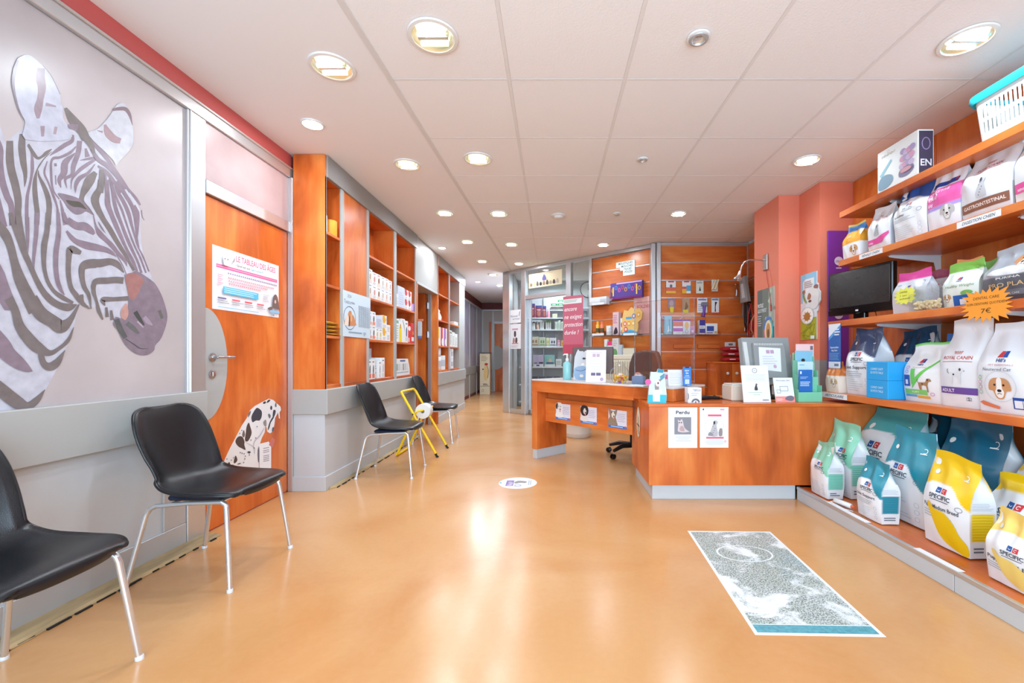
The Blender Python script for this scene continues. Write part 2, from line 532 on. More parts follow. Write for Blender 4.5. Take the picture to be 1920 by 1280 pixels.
# ---- door with half-moon grey plate
d1 = bpy.data.objects.new('door_1', None); COL.objects.link(d1); struct(d1, 'orange wooden door with a grey half-moon plate'); d1.location = (XL, 2.575, 0)
MB().box(-.03, -.004, 0, .808, .008, 2.04, .002).build('door_leaf', M_['wood_z'], d1)
pts = [(0.0, .50 + .0)] ; R = .245
hm = []
for i in range(25):
    a = -PI / 2 + PI * i / 24
    hm.append((.002 + .175 * math.cos(a) if abs(a) < PI / 2 else .002, 1.02 + .34 * math.sin(a)))
m = MB().prism(hm, -.004, .0015, axis=0)
m.build('push_plate', M_['grey_panel'], d1)
hd = MB()
hd.lathe([(.0, .0), (.026, 0), (.026, .008), (.012, .01), (.010, .045)], 20, Matrix.Translation((.0015, .052, 1.062)) @ Matrix.Rotation(PI / 2, 4, 'Y'))
hd.tube([(.044, .045, 1.062), (.05, .06, 1.062), (.05, .17, 1.062)], .0095, 12)
hd.build('door_handle', M_['steel'], d1, smooth=40)
lk = MB().lathe([(0, 0), (.026, 0), (.026, .007), (.02, .009), (0, .009)], 20, Matrix.Translation((.0015, .052, .958)) @ Matrix.Rotation(PI / 2, 4, 'Y'))
lk.box(.009, .0125, .049, .055, .945, .971)
lk.build('lock_cylinder', M_['steel'], d1, smooth=40)
MB().box(-.03, -.002, .81, .816, 0, 2.04).build('door_gap', M_['black_matte'], d1)

# ---- weathered timber strips on the floor along the walls
sm = mat('weathered_strip', (176, 150, 110), 0.7, noise=0.35, nscale=14, stretch=(1, .25, 1), bump=.6, bscale=30)
def floor_strip(y0, y1, x0, x1):
    m = MB()
    P = []
    n = 30
    for i in range(n + 1):
        y = y0 + (y1 - y0) * i / n
        e = x1 + .006 * math.sin(i * 1.7) + .005 * math.sin(i * 4.1)
        if i == 0: e -= .04
        P.append([(x0, y, 0.001), (x0, y, .016), (e - .012, y, .015), (e, y, .004), (e, y, .001)])
    m.grid(P)
    return m
s1 = tag(floor_strip(Y0, 2.56, XL + .005, XL + .108).build('timber_strip', sm), 'weathered timber strip on the floor under the zebra mural', 'strip', 'timber floor strips')
bs = MB()
for i in range(46):
    y = Y0 + .05 + (2.5 - Y0) * i / 46 + random.uniform(-.02, .02)
    bs.box(XL + .108, XL + .112 + random.uniform(0, .01), y, y + random.uniform(.03, .085), 0.0005, .007)
bs.build('dark_edge', M_['black_matte'], s1)['kind'] = 'stuff'
s2 = tag(floor_strip(3.44, 5.70, -1.785, -1.747).build('timber_strip', sm), 'weathered timber strip on the floor under the shelf wall', 'strip', 'timber floor strips')
bs = MB()
for i in range(24):
    y = 3.5 + 2.1 * i / 24 + random.uniform(-.02, .02)
    bs.box(-1.747, -1.743 + random.uniform(0, .01), y, y + random.uniform(.03, .07), 0.0005, .007)
bs.build('dark_edge', M_['black_matte'], s2)['kind'] = 'stuff'

# ---- right wall, wood-lined behind the shelves
m = MB(); m.box(XR, XR + .12, Y0, 6.2, 0, ZC)
wr = struct(m.build('wall_right', M_['wall_white']))
bx = [Y0, -.6, .35, 1.30, 2.25, 3.10, 3.957]
for i in range(len(bx) - 1):
    MB().box(XR - .02, XR, bx[i] + .001, bx[i + 1] - .001, 0, ZC - .002, .0015).build('wood_panel', M_['wood_z'], wr)
# stepped salmon pillar
m = MB().prism([(2.465, 3.957), (XR + .02, 3.957), (XR + .02, 4.80), (2.26, 4.80), (2.26, 4.286), (2.465, 4.286)], 1.03, ZC)
pl = struct(m.build('wall_pillar', M_['salmon_wall']))
m = MB().prism([(2.463, 3.955), (XR + .02, 3.955), (XR + .02, 4.80), (2.258, 4.80), (2.258, 4.284), (2.463, 4.284)], 0, 1.03)
m.build('grey_dado', M_['grey_panel'], pl)

# ---- shopfront behind the lens
m = MB()
m.box(-2.2, -2.0, Y0 - .15, Y0, 0, ZC); m.box(2.65, 2.95, Y0 - .15, Y0, 0, ZC)
m.box(-2.2, 2.95, Y0 - .15, Y0, 2.55, ZC + .06); m.box(-2.2, 2.95, Y0 - .15, Y0, 0, .18)
wf = struct(m.build('wall_front', M_['wall_white']))
for x in (-2.0, -.45, 1.1, 2.61):
    MB().box(x, x + .05, Y0 - .08, Y0 - .02, .18, 2.55, .003).build('window_post', M_['aluminium'], wf)
MB().box(-2.0, 2.65, Y0 - .055, Y0 - .048, .18, 2.55).build('window_2', M_['glass'], wf)

# ---- corridor at the back left
m = MB(); m.box(-2.24, -2.12, 8.86, Y1, 0, ZC)
wc = struct(m.build('wall_corridor', M_['dark_red']))
cfilm = mat('corridor_film', (160, 152, 172), 0.22, noise=0.22, nscale=4, stretch=(1, 3, .5))
for a, bb in ((8.9, 9.9), (9.95, 10.95), (11.0, 12.0), (12.05, 12.95)):
    MB().box(-2.125, -2.11, a, bb, .80, 2.42, .001).build('film_panel', cfilm, wc)
    MB().box(-2.125, -2.10, a - .025, a + .025, 0, 2.45, .002).build('frame_post', M_['alu_matte'], wc)
    MB().box(-2.125, -2.113, a, bb, 0.08, .60).build('lower_panel', M_['grey_fascia'], wc)
MB().box(-2.125, -2.095, 8.9, Y1, .60, .80, .003).build('dado_rail', M_['grey_fascia'], wc)
MB().box(-2.125, -2.10, 8.9, Y1, 2.42, 2.47, .002).build('frame_rail', M_['alu_matte'], wc)
m = MB(); m.box(-2.3, 3.0, Y1, Y1 + .12, 0, ZC)
we = struct(m.build('wall_end', M_['wall_white']))
MB().box(-2.12, -.7, Y1 - .012, Y1, 2.47, ZC).build('paint_band', M_['dark_red'], we)
for x in (-2.11, -1.78, -.80):
    MB().box(x - .03, x + .03, Y1 - .04, Y1 - .01, 0, 2.47, .002).build('frame_post', M_['alu_matte'], we)
MB().box(-2.1, -.7, Y1 - .045, Y1 - .012, 2.42, 2.47, .002).build('frame_rail', M_['alu_matte'], we)
MB().box(-1.75, -.83, Y1 - .045, Y1 - .012, 2.04, 2.11, .002).build('frame_rail', M_['alu_matte'], we)
MB().box(-2.08, -1.81, Y1 - .02, Y1 - .008, .05, 2.42).build('glass_pane', mat('pane_pale', (190, 182, 176), .2), we)
MB().box(-1.75, -.83, Y1 - .02, Y1 - .008, 2.11, 2.42).build('glass_pane', M_['pane_pale'], we)
MB().box(-1.90, -1.84, Y1 - .03, Y1 - .016, .1, 2.1).build('orange_edge', mat('orange_edge', (230, 120, 60), .5), we)
d3 = bpy.data.objects.new('door_2', None); COL.objects.link(d3); struct(d3, 'dark wooden corridor door with a half-moon grey plate'); d3.location = (-1.72, Y1 - .045, 0)
MB().box(0, .88, 0, .03, .01, 2.04, .002).build('door_leaf', M_['wood_z'], d3)
MB().prism([(.0, .98 + .38)] + [(.02 + .30 * math.cos(a), 1.02 + .36 * math.sin(a)) for a in [PI / 2 - PI * i / 20 for i in range(21)]] + [(0, .66)], -.004, .0, axis=1).build('push_plate', M_['grey_panel'], d3)
m = MB(); m.box(-.88, -.78, 8.3, Y1, 0, ZC)
struct(m.build('wall_corridor_right', M_['wall_white']))
# white display column
t = thing('display_column', 'cream cardboard display column at the end of the corridor', 'display', (-1.86, 12.0, 0))
MB().box(-.14, .14, -.10, .10, 0, 1.14, .004).build('body', mat('cream_card', (222, 208, 180), .6), t)
MB().box(-.16, .16, -.12, .12, 1.14, 1.165, .003).build('lid', mat('lid_grey', (70, 66, 72), .5), t)
p = Print()
p.poly([(-.02, .42), (.06, .40), (.10, .55), (.09, .72), (.05, .82), (.0, .80), (-.03, .66)], (226, 190, 130), 4)
p.ell(.04, .84, .05, .035, (190, 60, 50)); p.ell(-.05, .70, .018, .02, (50, 40, 40)); p.stroke([(.06, .80), (.10, .66), (.08, .46)], .012, (60, 50, 44))
p.lines(-.10, .92, .10, 1.08, 4, (180, 160, 120)); p.rect(-.13, .225, .13, .235, (60, 54, 50)); p.lines(-.05, .25, .1, .31, 2, (60, 54, 50))
p.ring(-.06, .11, .03, .04, .006, (70, 60, 50))
p.flat('print', t, (0, -.1012, 0))
# ================================================================== SHELF WALL ON THE LEFT
XF, XB = -1.80, -2.05
SH = (1.235, 1.65, 2.07)
def shelving(name, label, y0, y1, posts, bays, end_panel):
    t = thing(name, label, 'shelving', (XB, y0, 0))
    O = Matrix.Translation((-XB, -y0, 0))
    def B(nm, mt, *a, c=.002): return MB().box(*a, c, M=O).build(nm, M_[mt], t)
    B('side_panel', 'wood_z', XB, XF + .002, y0 - .002, y0 + .02, .80, 2.667)
    B('base', 'grey_light', XB, XF, y0, y1, .0, .62)
    B('skirting', 'grey_light', XB, XF + .012, y0 - .012, y1, 0, .115)
    B('dado_rail', 'grey_panel', XB, XF + .028, y0 - .016, y1, .605, .805, c=.005)
    B('back_panel', 'wood_z', XB, XB + .012, y0 + .02, y1, .80, 2.6)
    B('bottom_shelf', 'wood_y', XB, XF - .002, y0 + .02, y1, .80, .835)
    B('fascia', 'grey_fascia', XF - .02, XF + .014, y0 + .021, y1, 2.495, 2.668)
    B('top_panel', 'wood_y', XB, XF - .02, y0 + .021, y1, 2.50, 2.52)
    for a, bb in posts:
        B('divider', 'wood_z', XB, XF - .012, a + .006, bb - .006, .83, 2.5)
        B('post', 'grey_panel', XF - .014, XF + .002, a, bb, .80, 2.5)
    for kind, a, bb in bays:
        if kind == 'open':
            for z in SH: B('shelf', 'wood_y', XB + .01, XF - .006, a, bb, z - .022, z)
        else:
            B('door_panel', 'wood_z', XF - .02, XF - .003, a, bb, .835, 2.495)
    if end_panel: B('end_panel', 'grey_panel', XB, XF + .002, end_panel[0], end_panel[1], .80, 2.5)
    return t
shelving('wall_shelving', 'built-in cherry wood shelving with grey base beside the orange door', 3.405, 5.70,
         [(3.405, 3.43), (3.67, 3.72), (4.18, 4.23), (4.91, 4.975), (5.665, 5.70)],
         [('open', 3.43, 3.67), ('door', 3.72, 4.18), ('open', 4.23, 4.91), ('open', 4.975, 5.665)], None)
shelving('wall_shelving', 'built-in cherry wood shelving past the doorway, nearest the corridor', 6.77, 8.85,
         [(6.77, 6.81), (7.52, 7.57)], [('open', 6.81, 7.52), ('open', 7.57, 8.34)], (8.34, 8.85))
# doorway between them
wd = struct(MB().box(XB, XF - .004, 5.70, 6.77, 2.06, 2.66, .002).build('door_3', M_['grey_panel']), 'doorway in the shelf wall with grey panel above')
MB().box(XB - .03, XF + .008, 5.70, 5.745, 0, 2.06, .002).build('door_jamb', M_['wood_z'], wd)
MB().box(XB - .03, XF + .012, 6.735, 6.77, 0, 2.06, .002).build('door_jamb', M_['wood_z'], wd)
MB().box(XB + .12, XB + .17, 6.68, 6.737, 0, 2.06, .002).build('door_frame', M_['aluminium'], wd)
MB().box(XB - .03, XF + .012, 5.70, 6.77, 2.03, 2.062, .002).build('door_head', M_['alu_matte'], wd)
lf = MB().box(-2.74, -1.955, 6.625, 6.66, .01, 2.03, .002).build('door_leaf', M_['wood_z'], wd)
for z in (.35, 1.35, 1.80):
    MB().box(-1.955, -1.925, 6.64, 6.68, z, z + .10, .003).build('hinge', M_['steel'], wd)
m = MB(); m.box(-3.2, -3.1, 5.0, 8.9, 0, ZC); m.box(-3.2, XL - .1, 8.0, 8.1, 0, ZC); m.box(-3.2, XL - .1, 5.0, 5.1, 0, ZC); m.box(-3.2, XL - .1, 5.0, 8.1, ZC, ZC + .05)
struct(m.build('wall_side_room', M_['wall_white']))

# ================================================================== GLAZED DISPENSARY FRONT
P0 = Vector((-.88, 8.20, 0)); P1 = Vector((1.43, 6.17, 0))
GL = (P1 - P0).length; GA = math.atan2(P1.y - P0.y, P1.x - P0.x)
def gu(px):
    k = (px - CX) / F; c, s = math.cos(GA), math.sin(GA)
    return (k * P0.y - P0.x) / (c - k * s)
def gz(px, py):
    u = gu(px); return PZ(py, P0.y + u * math.sin(GA))
def PX(px, Y): return (px - CX) / F * Y
def PZ(py, Y): return CH - (py - CY) / F * Y
part = bpy.data.objects.new('wall_glazed', None); COL.objects.link(part); struct(part, 'aluminium and glass partition of the dispensary')
part.location = P0; part.rotation_euler = (0, 0, GA)
def G(nm, mt, *a, c=.003): return MB().box(*a, c).build(nm, M_[mt], part)
u0, u1, u2, u3, u4, u5 = gu(946) - .02, gu(979), gu(987), gu(1063), gu(1072), gu(1106)
u6, uE = gu(1110.5), GL
G('post', 'aluminium', u0, gu(957), -.03, .06, 0, 2.665)
G('post', 'aluminium', u1, u2, -.03, .04, 0, 2.62)
G('post', 'aluminium', u3, u4, -.03, .04, 0, 2.62)
G('post', 'aluminium', u5, u6, -.03, .04, 0, 2.62)
G('top_rail', 'aluminium', u0, uE, -.03, .04, 2.615, 2.668)
G('bottom_rail', 'aluminium', u0, u1, -.02, .03, 0, .08)
G('bottom_rail', 'aluminium', u4, u5, -.02, .03, 0, .08)
G('transom_rail', 'aluminium', u2, u3, -.03, .04, 2.095, 2.165)
for a, bb, z0, z1 in ((gu(957), u1, .08, 2.615), (u2, u3, 2.165, 2.615), (u4, u5, .08, 2.615)):
    MB().box(a, bb, .0, .006, z0, z1).build('glass_pane', M_['glass'], part)
for a, bb in ((u2 + .005, u2 + .07), (u3 - .05, u3 - .005)):
    G('door_stile', 'aluminium', a, bb, .045, .08, .01, 2.09)
MB().box(u2 + .07, u3 - .05, .06, .066, .05, 2.06).build('glass_pane', M_['glass'], part)
G('door_rail', 'aluminium', u2, u3, .045, .08, .01, .09)
# wood slat planks, dispensary side
SJ = [2.612, 2.39, 2.14, 1.892, 1.636, 1.38, 1.13, .88, .63, .38, .13, 0.0]
for i in range(len(SJ) - 1):
    MB().box(u6 + .003, uE - .02, -.004, .014, SJ[i + 1] + .007, SJ[i] - .007, .002).build('slat_plank', M_['wood_x'], part)
    if 0 < i: MB().box(u6 + .003, uE - .02, -.0005, .012, SJ[i] - .008, SJ[i] + .008).build('slat_channel', M_['aluminium'], part)
MB().box(u6, uE, .014, .03, 0, 2.61).build('backing', M_['wall_white'], part)
# corner post and back wall
YB = 6.10
wb = struct(MB().box(1.53, XR + .12, YB, YB + .12, 0, ZC).build('wall_back', M_['wall_white']))
MB().box(1.405, 1.47, YB - .02, YB + .09, 0, 2.668, .008).build('corner_post', M_['aluminium'], wb)
MB().box(1.475, 1.535, YB - .06, YB + .05, 0, 2.668, .008).build('corner_post', M_['aluminium'], wb)
MB().box(1.53, XR, YB - .03, YB, 2.635, 2.668, .002).build('top_rail', M_['aluminium'], wb)
for i in range(len(SJ) - 1):
    MB().box(1.535, XR - .03, YB - .016, YB, SJ[i + 1] + .007, SJ[i] - .007 + (.02 if i == 0 else 0), .002).build('slat_plank', M_['wood_x'], wb)
    if 0 < i: MB().box(1.535, XR - .03, YB - .013, YB, SJ[i] - .008, SJ[i] + .008).build('slat_channel', M_['aluminium'], wb)
MB().box(XR - .032, XR - .018, YB - .03, YB, 0, 2.64, .002).build('corner_bead', M_['aluminium'], wb)
ws = struct(MB().box(XR - .004, XR, 4.80, YB, 0, ZC).build('wall_alcove', M_['wall_white']))
for i in range(len(SJ) - 1):
    MB().box(XR - .02, XR - .004, 4.802, YB - .03, SJ[i + 1] + .007, SJ[i] - .007 + (.03 if i == 0 else 0), .002).build('slat_plank', M_['wood_y'], ws)
# dispensary room behind
m = MB()
m.box(-.80, XR, 9.40, 9.52, 0, ZC); m.box(XR, XR + .1, 6.2, 9.5, 0, ZC)
m.box(-.80, -.74, 8.32, 9.4, 0, ZC)
dr = struct(m.build('wall_dispensary', mat('dispensary_wall', (206, 206, 208), .6)))
MB().box(-.8, XR, 6.2, 9.4, ZC + .0445, ZC + .05).build('room_ceiling', M_['ceiling_white'], dr)
DS = [(595, 0), (617, 0), (649, 0), (687, 0), (720, 0), (752, 0)]
YD = 9.08
t = thing('dispensary_shelving', 'white metal shelving seen through the dispensary door', 'shelving', (-.7, 9.2, 0))
for py, _ in DS:
    z = PZ(py, YD)
    MB().box(0, 1.5, -.12, .16, z - .03, z, .002).build('shelf', M_['white_metal'], t)
for x in (0.02, .52, 1.02, 1.48):
    MB().box(x - .012, x + .012, .165, .19, 0, 2.4, .001).build('upright', M_['alu_matte'], t)
z = PZ(575, YD)
MB().box(.63, 1.5, -.02, .16, z - .03, z, .002).build('shelf', M_['white_metal'], t)

# ================================================================== RIGHT-HAND SHELVES
YE = 3.45
def wall_shelf(label, xf, zb, th=.045, y0=-.5):
    t = thing('wall_shelf', label, 'shelf', (xf, y0, zb), group='wall shelves over the pet food deck')
    MB().box(0, XR - .022 - xf, 0, YE - y0, 0, th, .002).build('board', M_['wood_y'], t)
    for y in (.30, 1.25, 2.20, 3.06):
        l = XR - .022 - xf
        m = MB().prism([(.10, 0), (l, 0), (l, -.13), (l - .03, -.13), (l - .05, -.05), (.13, -.018), (.10, -.012)], y - y0 - .002, y - y0 + .002, axis=1)
        m.box(.10, l, y - y0 - .014, y - y0 + .014, -.003, 0)
        m.build('bracket', M_['white_metal'], t)
    return t
wall_shelf('topmost wooden wall shelf, with the laundry basket', 2.307, 2.174)
wall_shelf('wooden wall shelf labelled for kidney and digestion food', 2.299, 1.785)
wall_shelf('wooden wall shelf carrying the black television', 2.213, 1.297)
wall_shelf('lowest wooden wall shelf, level with the counter top', 2.162, .741)
t = thing('display_deck', 'low wooden display deck with grey plinth under the wall shelves', 'platform', (1.82, -.5, 0))
MB().box(.02, .95, 0, 3.70, 0.012, .094, .002).build('board', M_['wood_y'], t)
MB().box(.0, .022, 0, 3.70, .078, .100, .002).build('edge_strip', M_['aluminium'], t)
MB().box(.004, .02, 0, 2.449, 0, .077, .0015).build('plinth', M_['grey_light'], t)
MB().box(.004, .02, 2.452, 3.70, 0, .077, .0015).build('plinth', M_['grey_light'], t)

# ================================================================== COUNTER AND DESK
t = counter = thing('reception_counter', 'low cherry wood reception counter with a grey plinth', 'counter', (.72, 3.19, 0))
MB().box(0, 1.96, 0, .022, .11, .692, .0015).build('front_panel', M_['wood_z'], t)
MB().box(0, .022, .0225, .68, .11, .692, .0015).build('side_panel', M_['wood_z'], t)
MB().box(-.004, 1.96, -.004, .68, .692, .715, .002).build('worktop', M_['wood_x'], t)
MB().box(.03, 1.10, .025, .66, 0, .109, .002).build('plinth', M_['grey_light'], t)
MB().box(.03, 1.96, .66, .68, 0, .69, .002).build('back_panel', M_['wood_z'], t)
# oval cat sticker on the end panel
p = Print(); p.ell(0, 0, .075, .13, (236, 226, 200)); p.ring(0, 0, .075, .13, .006, (200, 170, 120))
p.stroke([(-.03, -.09), (-.02, -.02), (-.025, .06)], (.02, .018, .01), (190, 160, 110)); p.stroke([(.02, -.1), (.025, -.03), (.015, .05)], (.024, .02, .012), (120, 100, 80)); p.stroke([(-.05, -.02), (.05, -.03)], .012, (60, 60, 60))
tg = tag(p.flat('oval_sticker', None, (.7185, 3.58, .52), (0, -1, 0), (0, 0, 1)), 'oval cream cat sticker on the counter end panel', 'sticker')

DA = Vector((-.21, 4.51, 0)); DB = Vector((.93, 3.30, 0))
DL = (DB - DA).length; DANG = math.atan2(DB.y - DA.y, DB.x - DA.x)
DD = .50
desk = thing('reception_desk', 'angled cherry wood desk with a pale top beside the counter', 'desk', DA, DANG)
def D(nm, mt, *a, c=.002): return MB().box(*a, c).build(nm, M_[mt], desk)
mat('pale_top', (216, 208, 202), .25)
D('leg_panel', 'wood_z', 0, .075, 0, .44, .10, .70)
D('leg_plinth', 'grey_light', .006, .069, .006, .43, 0, .10)
D('fascia', 'wood_x', 0, 1.29, 0, .03, .70, .812)
D('fascia', 'wood_x', 1.29, DL, 0, .03, .7165, .812)
D('fascia', 'wood_x', 0, .03, .03, DD, .70, .812)
D('fascia', 'wood_x', DL - .03, DL, .03, DD, .7165, .812)
D('fascia', 'wood_x', .03, DL - .03, DD - .03, DD, .72, .812)
D('desk_top', 'pale_top', -.002, DL + .002, -.002, DD + .002, .812, .828)
D('modesty_panel', 'wood_x', .075, DL - .47, .12, .14, .384, .625)
D('under_panel', 'wood_x', .075, DL - .50, .16, .175, .60, .70)
def dpt(px, py, z):
    """point on height z seen at a pixel of the photo"""
    Y = (CH - z) * F / (py - CY); return Vector((PX(px, Y), Y, z))

# ================================================================== CHAIRS
def make_chair():
    t = thing('visitor_chair', '', 'chair')
    prof = [(.243, .408), (.246, .425), (.232, .441), (.17, .440), (.06, .424), (-.06, .416), (-.14, .428), (-.185, .462), (-.212, .525), (-.232, .60), (-.252, .69), (-.27, .765), (-.281, .80), (-.287, .812)]
    hw = [.118, .152, .186, .220, .230, .221, .203, .192, .196, .205, .205, .186, .148, .085]
    cv = [-.012, -.020, -.020, -.008, .012, .034, .056, .070, .072, .060, .044, .03, .018, .01]
    Pp = catmull([(a[0], a[1], h, c) for a, h, c in zip(prof, hw, cv)], 5)
    NV = 19; rows = []
    for i, q in enumerate(Pp):
        a = Pp[max(i - 1, 0)]; b2 = Pp[min(i + 1, len(Pp) - 1)]
        d = np.array([b2[0] - a[0], b2[1] - a[1]]); d /= np.linalg.norm(d)
        nn = np.array([d[1], -d[0]])           # towards the sitter
        row = []
        for j in range(NV):
            s = -1 + 2 * j / (NV - 1)
            k = q[3] * abs(s) ** 2.6
            row.append((q[0] + nn[0] * k, s * q[2], q[1] + nn[1] * k))
        rows.append(row)
    m = MB(); m.grid(rows)
    sh = m.build('seat_shell', M_['black_plastic'], t, smooth=60)
    so = sh.modifiers.new('thickness', 'SOLIDIFY'); so.thickness = .010; so.offset = -1
    rim = [r[0] for r in rows] + rows[-1][1:-1] + [r[-1] for r in rows[::-1]] + rows[0][-2:0:-1]
    MB().tube(rim, .0065, 8, closed=True).build('rim', M_['black_plastic'], sh, smooth=60)
    m = MB(); m.box(-.12, .14, -.15, .15, .385, .412, .01); m.build('seat_mount', mat('blue_black', (24, 34, 58), .4), sh)
    for s in (-1, 1):
        y1_, y0_ = s * .188, s * .225
        rf = [(.236, y0_, .004), (.196, y1_ + s * .004, .36), (.190, y1_, .382), (.170, y1_, .396)]
        MB().tube(rf, .0105, 12).build('leg', M_['chrome'], t, smooth=50)
        rb = [(-.242, y0_, .004), (-.176, y1_ + s * .004, .335), (-.160, y1_, .363), (-.130, y1_, .378)]
        MB().tube(rb, .0105, 12).build('leg', M_['chrome'], t, smooth=50)
        MB().tube([(.172, y1_, .395), (.02, y1_, .390), (-.132, y1_, .377)], .0105, 12).build('seat_rail', M_['chrome'], t, smooth=50)
        for x in (.2365, -.2425):
            MB().lathe([(.0, 0), (.013, 0), (.013, .012), (.010, .016)], 14, Matrix.Translation((x, y0_, 0))).build('foot_glide', M_['white_metal'], t, smooth=50)
    MB().tube([(.15, -.19, .392), (.15, .19, .392)], .008, 8).build('cross_bar', M_['chrome'], t)
    MB().tube([(-.08, -.19, .379), (-.08, .19, .379)], .008, 8).build('cross_bar', M_['chrome'], t)
    return t
ch = make_chair()
spots = [(-1.692, 1.292, 0, 'black plastic shell chair with chrome legs, cut by the left edge'),
         (-1.695, 2.172, 0, 'black plastic shell chair between the zebra mural and the door'),
         (-1.466, 3.960, 2, 'black plastic shell chair in front of the shelf wall, near side of the yellow frame'),
         (-1.466, 5.465, 3, 'farthest black plastic shell chair, beyond the yellow frame')]
for i, (x, y, a, lb) in enumerate(spots):
    o = ch if i == 0 else clone(ch)
    o.location = (x, y, 0); o.rotation_euler = (0, 0, math.radians(a)); o['label'] = lb; o['group'] = 'waiting room shell chairs'

# ---- yellow folding frame with paper roll
yel = mat('yellow_paint', (244, 204, 24), .35)
t = thing('folding_frame', 'yellow tubular folding frame standing between two black chairs', 'stand', (-1.21, 4.76, 0))
ya, yb = -.223, .22
MB().tube([(0, ya, .012), (-.20, ya, .36), (-.37, ya, .665), (-.385, ya + .012, .685), (-.388, ya + .05, .69), (-.388, yb - .05, .69), (-.385, yb - .012, .685), (-.37, yb, .665), (-.20, yb, .36), (0, yb, .012)], .0135, 12).build('front_frame', yel, t, smooth=50)
yi = .03
MB().tube([(-.235, ya + yi, .475), (-.42, ya + yi, .06), (-.44, ya + yi, .022), (-.444, ya + .06, .014), (-.444, yb - .06, .014), (-.44, yb - yi, .022), (-.42, yb - yi, .06), (-.235, yb - yi, .475)], .0125, 12).build('rear_frame', yel, t, smooth=50)
MB().tube([(-.235, ya + .0, .475), (-.20, ya + .01, .487), (-.175, ya + .05, .487), (-.175, yb, .487)], .010, 10).build('roll_bar', yel, t, smooth=50)
for y in (ya, yb):
    MB().tube([(.004, y, .0), (-.018, y, .04)], .0155, 10).build('foot_cap', M_['black_plastic'], t)
    MB().tube([(-.255, y - .02, .455), (-.255, y + .035, .455)], .008, 8).build('hinge_pin', M_['black_plastic'], t)
m = MB(); n = 32
m.lathe([(.021, -.06), (.078, -.06), (.08, -.056), (.08, .056), (.078, .06), (.021, .06), (.021, -.06)], n, Matrix.Translation((0, 0, 0)) @ Matrix.Rotation(PI / 2, 4, 'X'), cap=False)
pr = m.build('paper_roll', M_['white_plastic'], smooth=40)
pr.location = (-1.385, 4.66, .476)
tag(pr, 'white paper roll hung on the yellow folding frame', 'paper roll')

# ================================================================== CEILING LAMPS
mat('lamp_glow', emit=(255, 246, 190), estr=3.0); mat('lamp_white', emit=(240, 255, 250), estr=14.0); mat('lamp_halogen', emit=(255, 240, 225), estr=30.0)
mat('reflector', (206, 214, 214), .16, 0.9, emit=(255, 250, 190), estr=.35)
mat('lamp_glass', (220, 225, 225), .15, .6)
def lamp_light(parent, r, power, col, k=1.0):
    d = bpy.data.lights.new('lamp_light', 'AREA'); d.shape = 'DISK'; d.size = r * 0.75
    d.energy = power * LAMP_K * k; d.color = col
    o = bpy.data.objects.new('lamp_light', d); COL.objects.link(o); o.parent = parent; o.location = (0, 0, -.016)
def downlight(px, py, r, kind, label, k=1.0):
    Y = (ZC - CH) * F / (CY - py); X = PX(px, Y)
    t = thing('ceiling_downlight', label, 'downlight', (X, Y, ZC), group='recessed ceiling downlights')
    m = MB().lathe([(r * .82, -.004), (r * .84, -.010), (r * .97, -.008), (r, -.001), (r * .99, .0)], 36, cap=False)
    m.build('trim_ring', M_['white_plastic'], t, smooth=50)
    if kind in ('big', 'white'):
        MB().lathe([(r * .83, -.006), (r * .78, -.003), (r * .55, -.0015), (0.001, -.001)], 36, cap=False).build('reflector', M_['reflector'], t, smooth=60)
        for s in (-1, 1):
            MB().tube([(-r * .55, s * r * .26, -.014), (r * .55, s * r * .26, -.014)], .011, 10).build('lamp_tube', M_['lamp_glow' if kind == 'big' else 'lamp_white'], t, smooth=50)
        m = MB()
        m.box(-r * .6, r * .6, -r * .09, r * .09, -.012, -.004, .002)
        m.build('lamp_plate', M_['lamp_glass'], t)
        lamp_light(t, r, 9.0 if kind == 'big' else 8.0, (.78, .89, 1.0) if kind == 'big' else (.72, .90, 1.0), k)
    elif kind == 'hal':
        MB().lathe([(r * .82, -.008), (r * .4, -.012), (.001, -.013)], 24, cap=False).build('bulb', M_['lamp_halogen'], t, smooth=60)
        lamp_light(t, r, 3.5, (.86, .91, .98), k)
    elif kind == 'off':
        MB().lathe([(r * .86, -.006), (r * .62, -.012), (r * .58, -.006), (r * .3, .0), (.001, .001)], 28, cap=False).build('bulb', M_['lamp_glass'], t, smooth=60)
        MB().lathe([(r * .84, -.0075), (r * .80, -.0145), (r * .64, -.0155), (r * .60, -.010)], 28, cap=False).build('swivel_ring', M_['alu_matte'], t, smooth=60)
    return t
